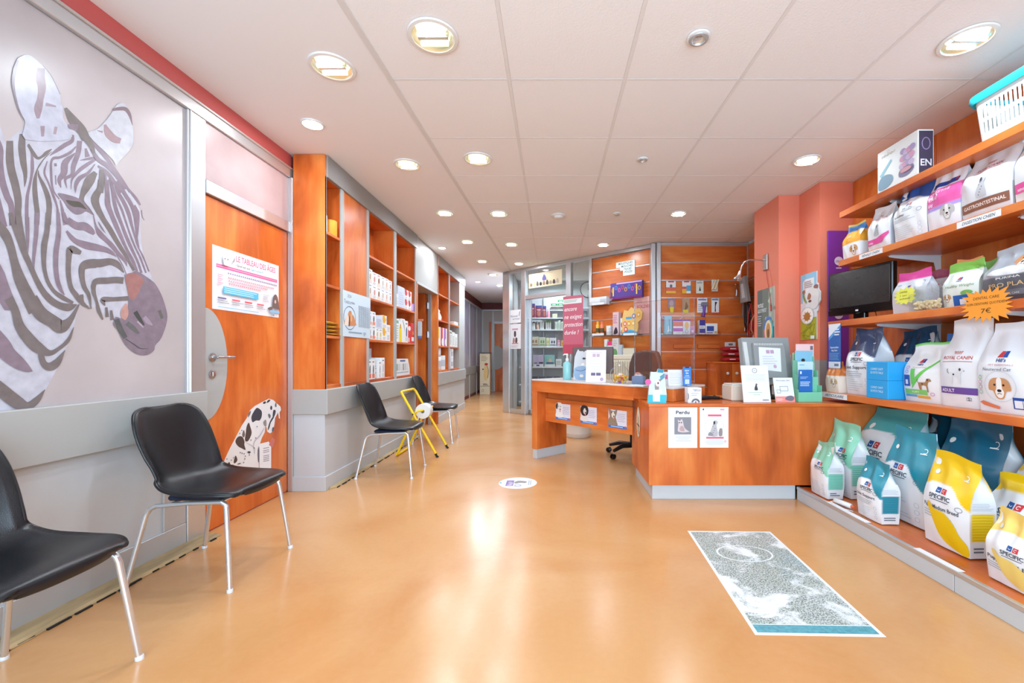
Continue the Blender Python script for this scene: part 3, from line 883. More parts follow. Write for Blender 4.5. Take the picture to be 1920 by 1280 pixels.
LMP = [(812, 68, .125, 'big', 'large glowing downlight in the nearest tile, left of the ceiling grid'),
       (623, 125, .122, 'big', 'large glowing downlight nearest the zebra mural, in the plaster strip'),
       (586, 232, .075, 'hal', 'small dazzling halogen spot above the orange door'),
       (764, 308, .112, 'big', 'round downlight in the plaster strip above the calendar'),
       (896, 297, .12, 'big', 'round downlight in the third tile row, beside the plaster strip'),
       (834, 399, .108, 'big', 'round downlight in the plaster strip above the white cartons'),
       (935, 400, .118, 'big', 'round downlight in the fifth tile row, left column'),
       (1310, 70, .058, 'off', 'small unlit spotlight in the nearest tile row'),
       (1813, 75, .12, 'white', 'large cold white downlight nearest the laundry basket'),
       (1205, 298, .045, 'off', 'tiny unlit spotlight in the middle of the tile grid'),
       (1513, 300, .105, 'white', 'cold white downlight left of the boxed gift on the top shelf'),
       (1272, 400, .095, 'white', 'cold white downlight in the fifth tile row'),
       (829, 464, .06, 'hal', 'bright small spot beside the grey panel over the doorway'),
       (876, 452.5, .105, 'big', 'round downlight in the plaster strip above the far shelving'),
       (959, 457.5, .11, 'big', 'round downlight in front of the dispensary corner post'),
       (904, 489, .105, 'big', 'round downlight in the plaster strip, third from the corridor'),
       (973, 494.5, .07, 'hal', 'bright spot right above the dispensary corner post'),
       (1131, 458, .095, 'white', 'greenish white downlight in front of the dispensary slat wall'),
       (924, 514, .105, 'big', 'round downlight at the mouth of the corridor', 2.2),
       (896, 528, .06, 'hal', 'bright small spot where the corridor begins', 3.5),
       (937, 534, .10, 'big', 'farthest round downlight, inside the corridor', 3)]
for a in LMP: downlight(*a)
for x, y in ((.1, 8.9), (1.3, 8.2)):
    downlight(CX + F * x / y, CY - (ZC - CH) * F / y, .10, 'white', ('downlight inside the dispensary, on the left' if x < .5 else 'downlight inside the dispensary, on the right'), 2.6)
# smoke detector
Y = (ZC - CH) * F / (CY - 403)
t = thing('smoke_detector', 'flat white smoke detector on a ceiling tile', 'detector', (PX(1047, Y), Y, ZC))
MB().lathe([(.085, 0), (.088, -.008), (.082, -.016), (.05, -.02)], 28, cap=False).build('base', M_['white_plastic'], t, smooth=50)
MB().lathe([(.052, -.018), (.05, -.034), (.04, -.040), (.001, -.041)], 28, cap=False).build('chamber', M_['white_plastic'], t, smooth=50)
Y = (ZC - CH) * F / (CY - 400)
t = thing('ceiling_sensor', 'tiny round ceiling sensor right of the smoke detector', 'sensor', (PX(1157, Y), Y, ZC))
MB().lathe([(.05, 0), (.05, -.008), (.035, -.012)], 24, cap=False).build('ring', M_['white_plastic'], t, smooth=50)
MB().lathe([(.036, -.010), (.028, -.020), (.001, -.022)], 24, cap=False).build('lens', M_['lamp_glass'], t, smooth=50)
# ================================================================== ZEBRA MURAL
mat('mural_print', rough=.26, spec=.5, attr=True, noise=.07, nscale=26)
mat('mural_base', (186, 177, 178), .3, noise=.09, nscale=2.3)
for n_ in M_['mural_print'].node_tree.nodes:
    if n_.type == 'MAP_RANGE': n_.inputs[3].default_value = .72; n_.inputs[4].default_value = .90
mural = thing('zebra_mural', 'pale photo mural of a zebra head on the left wall panel', 'mural', (XL, 0, .862))
MB().box(-.012, -.004, Y0 + .05, 2.441, 0, 1.612).build('panel', M_['mural_base'], mural)
def tl(ox, oy, s):
    return lambda pts: [(ox + x * s, oy + y * s) for x, y in pts]
tA = tl(0, 80, .1406); tB = tl(100, 180, .1406); tC = tl(0, 240, .1406); tD = tl(130, 340, .1406)
tE = tl(0, 400, .1406); tF = tl(150, 490, .1406); tG = tl(0, 560, .1719)
ZW, ZK, ZG, ZM = (208, 209, 222), (150, 133, 146), (132, 123, 122), (146, 131, 144)
z = Print(.00003)
z.poly([(-190, 60), (-80, 170), (0, 236), (11, 268), (30, 250), (47, 240), (130, 232), (165, 266), (182, 281), (200, 300), (214, 318), (228, 336), (240, 352), (258, 384), (264, 395), (263, 425), (265, 455), (269, 478), (278, 503), (287, 524), (299, 548), (309, 575), (313, 596), (308, 622), (297, 643), (289, 651), (286, 659), (275, 665), (262, 665), (246, 656), (232, 642), (224, 625), (216, 609), (197, 591), (180, 578), (165, 572), (148, 571), (142, 598), (129, 640), (119, 664), (108, 690), (86, 730), (64, 767), (0, 772), (-190, 788)], ZW)
def st(T, pts, wd, col=ZK, k=None):
    sc = .1719 if T is tG else .1406
    z.stroke(T(pts), [q * sc for q in wd], col)
# dark masses and stripes, neck and cheek
st(tC, [(-220, -150), (-120, 60), (10, 260), (15, 480), (30, 700), (90, 900), (150, 1040), (160, 1300)], [120, 110, 60, 60, 90, 90, 80, 80])
st(tC, [(-200, 500), (-60, 900), (20, 1180), (70, 1320)], [100, 100, 90, 60])
st(tC, [(130, 170), (130, 400), (150, 560), (200, 750), (240, 950), (240, 1130), (245, 1300)], [90, 110, 110, 110, 100, 90, 90], ZG)
st(tC, [(300, 80), (290, 250), (310, 450), (335, 600), (335, 700), (325, 790)], [80, 100, 90, 60, 40, 4], ZG)
st(tC, [(372, 230), (420, 330), (430, 500), (425, 600), (400, 740), (365, 900), (355, 1080), (360, 1290)], [30, 30, 50, 40, 35, 45, 50, 50])
st(tC, [(375, 215), (440, 330), (500, 400), (560, 380), (620, 330), (690, 280)], [30, 50, 40, 35, 50, 10], ZG)
st(tC, [(690, 315), (600, 395), (530, 490), (490, 570), (465, 700), (465, 850), (480, 1000), (495, 1130), (490, 1290)], [8, 15, 20, 22, 55, 70, 70, 70, 65], ZG)
st(tC, [(510, 560), (520, 640), (590, 790), (640, 930), (655, 1060), (645, 1200), (640, 1290)], [8, 30, 60, 70, 75, 75, 75], ZG)
st(tC, [(630, 440), (590, 590), (640, 720), (710, 900), (760, 1050), (775, 1200), (780, 1290)], [14, 30, 25, 35, 30, 45, 50])
st(tC, [(1015, 245), (930, 330), (800, 390), (710, 405), (680, 470), (680, 600), (690, 740), (720, 850), (790, 950)], [18, 40, 35, 40, 30, 35, 30, 22, 16])
st(tC, [(970, 90), (960, 170), (860, 230), (740, 310), (660, 370)], [30, 50, 60, 45, 6])
st(tC, [(735, 470), (742, 510)], [36, 36]); st(tC, [(738, 630), (745, 755)], [18, 14])
st(tC, [(1005, 330), (870, 460), (850, 600), (790, 690), (812, 795)], [10, 90, 90, 60, 12])
st(tC, [(1060, 170), (1040, 330), (980, 500), (960, 620), (870, 680), (890, 800)], [70, 70, 70, 50, 40, 8])
st(tC, [(1280, 395), (1180, 410), (1060, 432)], [36, 36, 6]); st(tC, [(1140, 270), (1165, 385)], [30, 70])
st(tC, [(1280, 415), (1170, 480), (1050, 570), (960, 680), (946, 815)], [30, 50, 50, 30, 6])
st(tC, [(1265, 480), (1170, 600), (1060, 670), (1010, 760), (1004, 868)], [14, 40, 60, 50, 4])
st(tC, [(1275, 590), (1200, 690), (1140, 800), (1095, 900), (1090, 985), (1180, 1080), (1255, 1165)], [60, 130, 110, 70, 70, 40, 8], ZG)
z.poly(tC([(765, 870), (900, 888), (1050, 938), (1130, 1010), (1220, 1130), (1250, 1168), (1150, 1112), (1090, 1142), (1000, 1150), (900, 1065), (850, 985)]), ZM, 3)
z.poly(tC([(880, 960), (960, 970), (1060, 985), (1120, 1040), (1150, 1085), (1060, 1055), (980, 1050), (910, 1010)]), (96, 92, 84), 3)
st(tC, [(800, 960), (830, 1090), (850, 1200), (870, 1290)], [14, 40, 50, 60])
# face stripes
st(tD, [(420, -20), (400, 100), (340, 230), (370, 350), (450, 500), (540, 640), (650, 830), (740, 970), (800, 1080), (860, 1190)], [80, 80, 110, 90, 70, 70, 60, 50, 40, 34], ZG)
st(tD, [(500, -20), (505, 150), (510, 300), (560, 440), (610, 560), (680, 720), (760, 900), (840, 1050), (900, 1200)], [46, 60, 75, 60, 60, 50, 40, 45, 34])
st(tD, [(540, -10), (575, 150), (610, 330), (640, 430), (700, 580), (760, 740), (830, 900), (910, 1070), (960, 1220)], [16, 40, 50, 50, 40, 45, 40, 30, 34])
st(tD, [(560, -10), (620, 200), (700, 380), (740, 500), (800, 680), (870, 860), (950, 1030), (1020, 1220)], [14, 30, 30, 24, 24, 24, 24, 20])
st(tD, [(600, -10), (640, 130), (720, 270), (790, 430), (830, 580), (870, 720), (910, 860), (980, 1000), (1060, 1200)], [16, 40, 50, 50, 36, 26, 20, 20, 16])
st(tD, [(640, -10), (740, 170), (830, 320), (870, 450), (885, 600), (900, 750), (930, 880)], [40, 50, 50, 45, 30, 20, 8])
st(tD, [(690, -10), (800, 120), (890, 230), (945, 315)], [26, 28, 36, 20]); st(tD, [(860, 320), (910, 430), (912, 600), (905, 760)], [40, 45, 30, 8])
st(tD, [(960, 380), (972, 470), (1000, 515)], [12, 10, 3])
st(tD, [(320, 455), (350, 590), (400, 690), (500, 790), (570, 860), (650, 960), (740, 1060), (765, 1130)], [14, 26, 70, 60, 60, 50, 40, 6])
st(tD, [(385, 540), (430, 620), (482, 690)], [12, 22, 3])
st(tD, [(-30, 510), (90, 590), (200, 600), (290, 660), (330, 705)], [80, 100, 110, 80, 34])
st(tD, [(-40, 660), (20, 740), (90, 800), (220, 850), (360, 880), (480, 910), (560, 950), (625, 1005)], [30, 56, 70, 100, 90, 70, 50, 6])
st(tD, [(160, 1290), (155, 1180), (190, 1110), (280, 1085), (400, 1090), (540, 1070), (640, 1110), (725, 1215)], [60, 70, 90, 100, 110, 90, 80, 10], ZG)
st(tD, [(588, 890), (640, 1000), (700, 1100), (760, 1240)], [10, 12, 12, 8])
st(tB, [(460, 560), (560, 660), (680, 790), (800, 960), (900, 1100), (1020, 1280)], [30, 45, 50, 45, 40, 30])
st(tB, [(520, 560), (640, 660), (720, 740), (800, 865)], [8, 12, 14, 6])
st(tB, [(500, 700), (600, 850), (720, 930), (850, 1080), (960, 1240)], [40, 56, 60, 45, 50]); st(tB, [(590, 930), (700, 1010), (800, 1130), (900, 1290)], [26, 50, 45, 40])
st(tB, [(640, 980), (640, 1150), (622, 1290)], [60, 80, 80], ZG); st(tB, [(690, 1040), (710, 1290)], [20, 50]); st(tB, [(740, 1100), (800, 1290)], [12, 40])
# neck
st(tE, [(-200, -60), (-50, 130), (60, 270), (130, 420), (190, 650), (250, 850), (340, 1050), (470, 1300)], [90, 110, 130, 110, 110, 150, 170, 200], ZG)
z.poly(tE([(-400, 300), (-100, 560), (0, 680), (60, 800), (110, 950), (160, 1080), (230, 1240), (245, 1290), (60, 1290), (0, 1200), (-400, 900)]), ZK)
st(tE, [(130, -10), (170, 130), (240, 330), (330, 540), (400, 700), (480, 880), (570, 1040), (680, 1160), (800, 1230), (920, 1250), (1020, 1215)], [50, 60, 60, 80, 70, 70, 80, 90, 90, 100, 12], ZG)
st(tE, [(245, 40), (262, 200), (300, 350), (352, 485)], [80, 90, 70, 6], ZG); st(tE, [(360, 50), (365, 300), (370, 525)], [50, 45, 8])
st(tE, [(490, -10), (480, 250), (460, 450), (445, 620), (452, 730)], [60, 55, 50, 35, 6])
st(tE, [(640, -10), (620, 250), (585, 430), (580, 650), (600, 800), (640, 920), (720, 1040), (830, 1120), (970, 1195)], [70, 70, 80, 60, 50, 50, 50, 60, 40], ZG)
st(tE, [(770, -10), (780, 250), (745, 500), (740, 700), (760, 880), (800, 1000), (855, 1085)], [45, 60, 70, 65, 60, 50, 12])
st(tE, [(845, -10), (870, 80), (930, 130)], [40, 60, 60])
st(tE, [(1075, 525), (1000, 495), (930, 480), (912, 620), (908, 800), (940, 980), (1010, 1090), (1090, 1190), (1190, 1270)], [50, 90, 90, 70, 65, 60, 70, 60, 12], ZG)
st(tE, [(1280, 680), (1160, 690), (1095, 730), (1090, 850), (1120, 980), (1180, 1090), (1212, 1270)], [90, 90, 80, 70, 60, 50, 12], ZG)
st(tE, [(1290, 905), (1240, 960), (1250, 1060), (1275, 1170)], [40, 60, 44, 24], ZG)
st(tF, [(575, 255), (480, 245), (350, 255), (210, 265), (180, 330), (180, 420), (215, 520), (245, 650), (300, 775)], [90, 84, 84, 80, 56, 56, 34, 50, 20], ZG)
st(tF, [(640, 490), (450, 502), (320, 505), (300, 530), (330, 590)], [60, 54, 70, 60, 10], ZG)
st(tF, [(15, 440), (30, 540), (110, 630)], [50, 44, 8], ZG); st(tF, [(345, 610), (360, 740)], [30, 46], ZG); st(tF, [(410, 650), (425, 780)], [30, 50], ZG)
st(tG, [(90, -10), (160, 130), (210, 300), (320, 450), (420, 540), (540, 590), (640, 540), (740, 450), (800, 310)], [100, 90, 110, 130, 120, 60, 40, 40, 6], ZG)
st(tG, [(340, -10), (430, 150), (560, 240), (660, 300), (760, 230), (858, 60)], [130, 150, 140, 150, 70, 16], ZG)
st(tG, [(430, 560), (470, 700), (540, 740), (620, 690), (705, 560)], [60, 70, 90, 80, 6], ZG)
st(tG, [(-600, -100), (-200, 250), (0, 500), (90, 610), (200, 700), (290, 760), (350, 790)], [140, 150, 200, 170, 140, 80, 6], ZK)
st(tG, [(-700, 500), (-300, 760), (0, 990), (100, 1070), (200, 1140), (300, 1170), (400, 1100), (485, 990)], [150, 150, 150, 150, 140, 90, 70, 6], ZG)
# muzzle
z.poly(tF([(590, 165), (640, 230), (700, 140), (760, 130), (860, 190), (960, 260), (1000, 300), (1060, 400), (1110, 520), (1145, 640), (1160, 740), (1140, 860), (1080, 1020), (1000, 1120), (985, 1180), (930, 1230), (850, 1250), (760, 1235), (680, 1190), (600, 1110), (540, 1010), (500, 920), (440, 840), (470, 740), (560, 760), (620, 700), (640, 560), (640, 420), (610, 300)]), ZM, 3)
z.poly(tF([(600, 190), (700, 150), (800, 200), (840, 260), (800, 360), (740, 480), (680, 510), (640, 440), (615, 320)]), (176, 128, 124), 4)
z.poly(tF([(600, 560), (630, 600), (640, 700), (600, 780), (545, 740), (540, 660)]), (206, 160, 150), 4)
st(tF, [(480, 770), (530, 900), (600, 1020)], [70, 80, 60], (104, 106, 106)); st(tF, [(620, 820), (700, 890), (780, 960)], [60, 70, 30], (116, 116, 116))
st(tF, [(730, 670), (785, 760), (850, 850)], [60, 54, 20], (82, 86, 84)); st(tF, [(600, 1030), (720, 1110), (800, 1160), (900, 1162)], [10, 16, 16, 4], (96, 94, 98))
st(tF, [(850, 740), (900, 800), (960, 850)], [50, 60, 20], (176, 160, 178)); st(tF, [(760, 800), (840, 880)], [24, 12], (196, 178, 196)); st(tF, [(1050, 650), (1090, 760)], [44, 40], (112, 114, 110))
# mane tuft and ears
st(tA, [(870, 870), (960, 1020), (1080, 1160), (1140, 1290)], [30, 110, 120, 110], ZG); st(tB, [(300, 380), (400, 500), (490, 640), (540, 760)], [120, 110, 80, 30], ZG); st(tB, [(190, 400), (320, 420)], [50, 90], ZK)
z.poly(tA([(215, 230), (280, 180), (350, 160), (430, 190), (520, 270), (620, 370), (720, 500), (790, 660), (802, 790), (830, 850), (832, 1000), (900, 1130), (915, 1290), (330, 1290), (330, 1060), (250, 900), (200, 740), (165, 560), (165, 400)]), (206, 208, 224), 3)
st(tA, [(230, 235), (195, 350), (168, 520), (188, 680), (240, 880), (315, 1040)], [24, 50, 40, 26, 20, 8], (140, 124, 136))
st(tA, [(540, 340), (530, 470), (550, 600), (530, 750), (500, 880), (500, 1010)], [100, 120, 110, 90, 110, 40], (164, 142, 152)); st(tA, [(560, 1110), (560, 1250)], [60, 40], (170, 150, 160)); st(tA, [(600, 820), (740, 850)], [50, 20], (172, 154, 164)); st(tA, [(740, 1120), (720, 1220)], [40, 40], (180, 160, 168))
st(tA, [(560, 300), (680, 450), (795, 690)], [6, 12, 8], (150, 136, 150))
z.poly(tB([(455, 490), (580, 440), (690, 330), (780, 210), (830, 130), (890, 95), (950, 110), (1000, 200), (1040, 330), (1060, 500), (1050, 650), (960, 780), (880, 860), (830, 925), (800, 870), (700, 760), (560, 630)]), (212, 214, 224), 3)
st(tB, [(785, 185), (860, 170), (955, 175), (1010, 250), (1048, 390)], [30, 46, 52, 42, 6], (146, 126, 134)); st(tB, [(680, 380), (720, 490), (800, 570), (890, 600)], [30, 100, 100, 70], (176, 150, 156)); st(tB, [(580, 460), (650, 480)], [12, 30], (170, 150, 160))
DXm = -XL + .004
def onwall(dx):
    def fn(v, l):
        Y = dx * F / (CX - v[:, 0]); Z = CH + (CY - v[:, 1]) / F * Y
        return np.stack([-dx + l, Y, Z], 1)
    return fn
zm = z.mb(onwall(-(XL - .0038)))
zm.v = [(a - XL, b_, max(c_ - .862, 0.001)) for a, b_, c_ in zm.v]
zm.build('zebra_print', M_['mural_print'], mural, recalc=False)

# ================================================================== DOOR POSTER AND DOG DECAL
XD = XL - .0035
t = thing('door_poster', 'white age-chart poster on the orange door', 'poster', (XD, 2.635, 1.36))
PW, PH = .64, .395        # along the door, up
MB().box(0, .0012, 0, PW, 0, PH).build('sheet', M_['paper'], t)
p = Print(.0001)
pk, bl, gr = (232, 110, 160), (92, 190, 236), (150, 150, 160)
p.text('LE TABLEAU DES ÂGES', .20, .332, .054, (226, 96, 142), width=.40, bold=.012)
p.text('- Quel est son', .19, .300, .022, (80, 80, 90), width=.14, bold=.01); p.text('âge humain', .34, .300, .022, (90, 190, 220), width=.11, bold=.01); p.text('?', .455, .300, .024, (80, 80, 90), bold=.01)
p.rect(.03, .262, .62, .285, pk); p.lines(.035, .268, .61, .28, 1, (246, 200, 220), .3, 0)
for r, (yy, c0, n) in enumerate(((.236, (170, 160, 190), 26), (.208, (240, 170, 180), 24), (.188, (240, 160, 170), 20), (.168, (240, 150, 160), 16))):
    for i in range(n): p.rect(.125 + i * .019, yy, .137 + i * .019, yy + .010, c0)
for yy in (.215, .19, .165): p.rect(.03, yy, .075, yy + .006, (240, 170, 190)); p.rect(.03, yy - .009, .065, yy - .004, (240, 190, 200))
p.rect(.075, .105, .40, .150, bl); p.lines(.085, .11, .39, .147, 3, (200, 234, 250), .35, .15)
p.lines(.45, .10, .52, .155, 5, (190, 190, 196), .3)
for x, c0 in ((.03, (120, 110, 150)), (.15, (230, 110, 120)), (.265, (230, 90, 100)), (.385, (230, 100, 110))):
    p.rect(x, .068, x + .07, .078, c0); p.lines(x, .040, x + .10, .063, 2, (160, 160, 166), .35)
p.lines(.03, .012, .4, .022, 1, (150, 200, 226), .5, 0)
p.poly([(.075, .30), (.07, .355), (.085, .345), (.11, .345), (.128, .358), (.128, .30), (.12, .285), (.085, .285)], (224, 220, 220), 3); p.ell(.088, .325, .005, .004, (120, 110, 120)); p.ell(.112, .325, .005, .004, (120, 110, 120)); p.stroke([(.155, .318), (.165, .33), (.172, .35)], (.008, .012, .004), (170, 164, 168))
p.poly([(.545, .03), (.55, .09), (.56, .15), (.585, .17), (.61, .15), (.625, .09), (.632, .045), (.55, .04), (.50, .05), (.51, .065), (.55, .07)], (120, 104, 100), 3); p.ell(.582, .115, .010, .014, (220, 190, 180))
p.rect(.525, .030, .63, .048, (140, 196, 232)); p.text('TVM', .53, .006, .02, (110, 170, 190), bold=.02)
p.flat('print', t, (.0013, 0, 0), (0, 1, 0), (0, 0, 1))

tH = tl(410, 740, .1093)
d = Print(.00012)
DW = (232, 232, 234)
d.poly(tH([(20, 1560), (50, 1300), (70, 1220), (110, 1090), (200, 900), (280, 750), (400, 520), (480, 400), (540, 260), (620, 190), (750, 120), (860, 65), (940, 90), (1000, 150), (1060, 200), (1070, 260), (1045, 300), (1052, 410), (1032, 400), (1020, 300), (992, 350), (966, 400), (960, 480), (945, 560), (930, 630), (880, 660), (832, 630), (820, 560), (800, 540), (790, 640), (740, 740), (705, 850), (692, 1000), (690, 1250), (700, 1560), (560, 1560), (520, 1300), (470, 1560)]), DW)
BK, BR = (66, 66, 76), (84, 68, 64)
for pts, c0 in (([(560, 380), (600, 290), (650, 225), (700, 240), (740, 290), (735, 380), (700, 440), (640, 440), (580, 470)], BK),
                ([(465, 640), (480, 540), (515, 475), (540, 540), (565, 640), (545, 720), (500, 795), (450, 780)], BR),
                ([(285, 800), (330, 720), (400, 715), (440, 790), (440, 860), (460, 945), (400, 920), (330, 880)], BR),
                ([(400, 690), (430, 600), (450, 680), (430, 730)], (110, 100, 100)), ([(255, 1160), (285, 1040), (320, 1110), (290, 1165)], BR),
                ([(130, 1220), (180, 1150), (205, 1240), (150, 1250)], BR), ([(500, 390), (510, 320), (550, 270), (540, 330)], (120, 116, 126)),
                ([(925, 330), (940, 260), (975, 270), (965, 340), (930, 400)], BK), ([(840, 610), (850, 540), (880, 450), (930, 370), (945, 390), (890, 480), (870, 560)], BK),
                ([(820, 130), (850, 85), (885, 90), (850, 130)], BK), ([(755, 140), (790, 110), (810, 130), (780, 155)], BK), ([(880, 230), (895, 185), (915, 210), (905, 260)], BK),
                ([(845, 350), (860, 320), (890, 360), (870, 405)], (110, 112, 124)), ([(960, 190), (975, 130), (990, 160), (985, 210)], (110, 112, 124)), ([(910, 630), (920, 560), (945, 560), (935, 620)], (92, 94, 104)),
                ([(485, 980), (520, 965), (545, 985), (520, 1005)], BK), ([(665, 960), (690, 890), (690, 1140), (672, 1130)], (110, 106, 116)), ([(760, 470), (805, 425), (815, 520), (795, 540)], (150, 140, 140)),
                ([(310, 1190), (350, 1170), (380, 1175), (340, 1190)], BK), ([(205, 1210), (245, 1195), (240, 1215)], BK), ([(240, 1090), (250, 1060), (250, 1090)], BK)):
    d.poly(tH(pts), c0, 3)
d.stroke(tH([(780, 560), (700, 700), (610, 800), (590, 900)]), (.8, 1.6, 1.4, .8), (190, 176, 186)); d.stroke(tH([(440, 800), (600, 900), (610, 1010)]), (.6, 1.2, .8), (190, 180, 188))
for x, y in ((365, 990), (395, 1000), (430, 1010), (450, 1050), (520, 1030), (545, 775), (630, 740), (440, 1100), (420, 1160), (600, 910), (650, 545), (205, 1120), (130, 1100), (350, 660), (385, 610)):
    d.ell(*tH([(x, y)])[0], .9, 1.2, BK, 8)
dm = d.mb(onwall(-XD))
dm.v = [(a - XD, b_ - 2.9, max(c_, .012)) for a, b_, c_ in dm.v]
o = dm.build('dog_decal', M_['print'], None, recalc=False); o.location = (XD, 2.9, 0)
tag(o, 'spotted black and white dog decal on the orange door', 'decal')
d = Print(.00012)
d.poly(tH([(700, 840), (860, 800), (900, 890), (900, 1330), (700, 1330)]), (240, 240, 244))
d.poly(tH([(910, 720), (968, 772), (930, 912), (862, 860)]), (206, 120, 110))
for y in (900, 940, 970, 1030, 1060, 1090, 1120): d.poly(tH([(765, y + 14), (865, y - 8), (865, y + 6), (765, y + 28)]), (168, 160, 170))
dm = d.mb(onwall(-(XD + .0008)))
dm.v = [(a - XD, b_ - 3.2, c_) for a, b_, c_ in dm.v]
o = dm.build('tag_decal', M_['print'], None, recalc=False); o.location = (XD, 3.2, 0)
tag(o, 'white price-tag decal in front of the spotted dog', 'decal')

# ================================================================== CALENDAR ON THE SHELF WALL
XP = XF + .0035
t = thing('wall_calendar', 'pale blue yearly calendar on the shelf wall cupboard door', 'calendar', (XP, 3.69, 1.24))
cw, chh = .56, .40
MB().box(0, .0012, 0, cw, 0, chh).build('sheet', mat('pale_blue', (206, 224, 236), .45), t)
p = Print(.0002)
p.text('2024', .085, .345, .04, (90, 96, 104), width=.07); p.text('Toutou,', .02, .29, .05, (96, 102, 112), width=.13, shear=.1); p.text('miaou', .15, .295, .04, (96, 102, 112), width=.07, shear=.1)
p.ring(.125, .165, .115, .105, .006, (60, 90, 120))
p.poly([(.03, .10), (.05, .16), (.085, .19), (.11, .225), (.15, .23), (.17, .20), (.20, .19), (.235, .14), (.235, .105)], (206, 140, 96), 3); p.poly([(.03, .10), (.05, .16), (.09, .19), (.11, .14), (.10, .10)], (236, 216, 200), 3); p.poly([(.10, .10), (.115, .18), (.13, .18), (.125, .10)], (110, 70, 50), 3); p.ell(.15, .17, .02, .035, (232, 170, 120))
for k in range(2):
    for i in range(6):
        x = .30 + i * .042
        p.lines(x, .10, x + .034, .30, 16, (164, 180, 196), .4, .2)
p.lines(.10, .035, .36, .05, 1, (120, 150, 170), .5, 0); p.text('DP', .40, .025, .04, (90, 120, 160))
p.flat('print', t, (.0013, 0, 0), (0, 1, 0), (0, 0, 1))

# ================================================================== CARTONS ON THE LEFT SHELVES
ORD = ['first', 'second', 'third', 'fourth', 'fifth', 'sixth', 'seventh', 'eighth']
def carton(name, label, group, y, z, w, h, d, body, printfn, x=None, cat='carton', ang=0):
    """box facing the room; y = near edge, z = shelf level"""
    xf = (XF - .012 if x is None else x)
    t = thing(name, label, cat, (xf - d / 2, y + w / 2, z + .0006), math.radians(ang), group)
    MB().box(-d / 2, d / 2, -w / 2, w / 2, 0, h, .0015).build('box', body, t)
    p = Print(.0002); printfn(p, w, h)
    if p.items: p.flat('print', t, (d / 2 + .0003, -w / 2, 0), (0, 1, 0), (0, 0, 1))
    q = Print(.0002); q.lines(-d * .35, h * .25, d * .35, h * .75, 4, (196, 198, 204)); q.flat('side_print', t, (0, -w / 2 - .0003, 0))
    return t
mat('carton_white', (234, 236, 236), .45); mat('carton_blue', (206, 218, 236), .45); mat('carton_red', (214, 52, 48), .45); mat('carton_yellow', (236, 206, 40), .45); mat('carton_purple', (176, 112, 196), .45); mat('carton_grey', (190, 196, 206), .45); mat('carton_orange', (232, 150, 60), .45)
def pr_animal(c1, base=None, strip=(90, 100, 130)):
    def f(p, w, h):
        p.rect(w * .2, h * .84, w * .75, h * .89, strip)
        p.poly([(w * .35, h * .3), (w * .3, h * .5), (w * .42, h * .68), (w * .6, h * .7), (w * .68, h * .55), (w * .62, h * .3)], c1, 3)
        if base: p.rect(w * .12, h * .06, w * .88, h * .27, base)
        else: p.lines(w * .15, h * .06, w * .85, h * .24, 3, (190, 190, 196))
    return f
def pr_lines(c=(170, 176, 190), hd=None):
    def f(p, w, h):
        if hd: p.rect(w * .08, h * .8, w * .9, h * .93, hd)
        p.lines(w * .12, h * .12, w * .88, h * .74, 6, c)
    return f
def pr_drop(c):
    def f(p, w, h):
        p.poly([(w * .05, h * .98), (w * .5, h * .98), (w * .65, h * .6), (w * .4, h * .35), (w * .1, h * .5)], c, 3); p.lines(w * .1, h * .05, w * .8, h * .28, 2, (180, 180, 190)); p.rect(w * .7, h * .6, w * .85, h * .8, (220, 180, 90))
    return f
BRN, ORG, GRY = (150, 110, 80), (232, 140, 110), (110, 112, 118)
cs = M_['carton_white']
# second shelf from the top, right of the calendar: six columns, two high
G1 = 'white cartons on the upper shelf right of the calendar'
y = 4.24
for i, (w_, hh, c1) in enumerate(((.095, .142, (190, 170, 150)), (.10, .135, (210, 150, 150)), (.105, .135, BRN), (.10, .133, (200, 190, 180)), (.10, .133, (220, 180, 160)), (.10, .130, (190, 176, 186)))):
    for r in range(2):
        carton('food_carton', '%s white carton from the left, %s row, shelf just above calendar height' % (ORD[i], ('lower', 'upper')[r]), G1, y, 1.65 + r * (hh + .0008), w_, hh, .16, cs, pr_animal(c1, None if i % 2 else (236, 214, 200), (190, 60, 80) if i == 2 else (120, 130, 160)))
    y += w_ + .006
G2 = 'cartons on the shelf beside the calendar'
y = 4.24
for i in range(2):
    for r in range(2):
        carton('food_carton', 'small carton with orange foot beside the calendar, %s row, %s one' % (('lower', 'upper')[r], ('left', 'right')[i]), G2, y, 1.235 + r * .1408, .085, .14, .14, cs, pr_animal(GRY, ORG))
    y += .09
for i in range(2):
    carton('food_carton', 'short white carton under the large pale box, %s one' % ('left', 'right')[i], G2, y + i * .085, 1.235, .082, .12, .14, cs, pr_animal((206, 190, 120)))
carton('food_carton', 'large pale carton lying on two short white cartons', G2, y, 1.3558, .168, .135, .16, M_['carton_blue'], pr_lines())
y += .175
for r in range(2):
    carton('food_carton', 'white carton with a yellow drop, %s of two' % ('lower', 'upper')[r], G2, y, 1.235 + r * .1358, .12, .135, .14, cs, pr_drop((232, 176, 40)))
y += .124
for r in range(2):
    carton('food_carton', 'slim white carton at the right end beside the drops, %s' % ('lower', 'upper')[r], G2, y, 1.235 + r * .0888, .095, .088, .14, cs, pr_lines())
G3 = 'cartons on the bottom shelf right of the calendar'
for i in range(2):
    carton('food_carton', 'small carton with red figures on the bottom shelf, %s one' % ('left', 'right')[i], G3, 4.24 + i * .082, .835, .078, .20, .12, cs, pr_animal(GRY, (226, 120, 100)))
carton('food_carton', 'large pale carton standing at the back of the bottom shelf', G3, 4.32, .835, .30, .315, .10, M_['carton_blue'], pr_lines((190, 204, 226)), x=XF - .14)
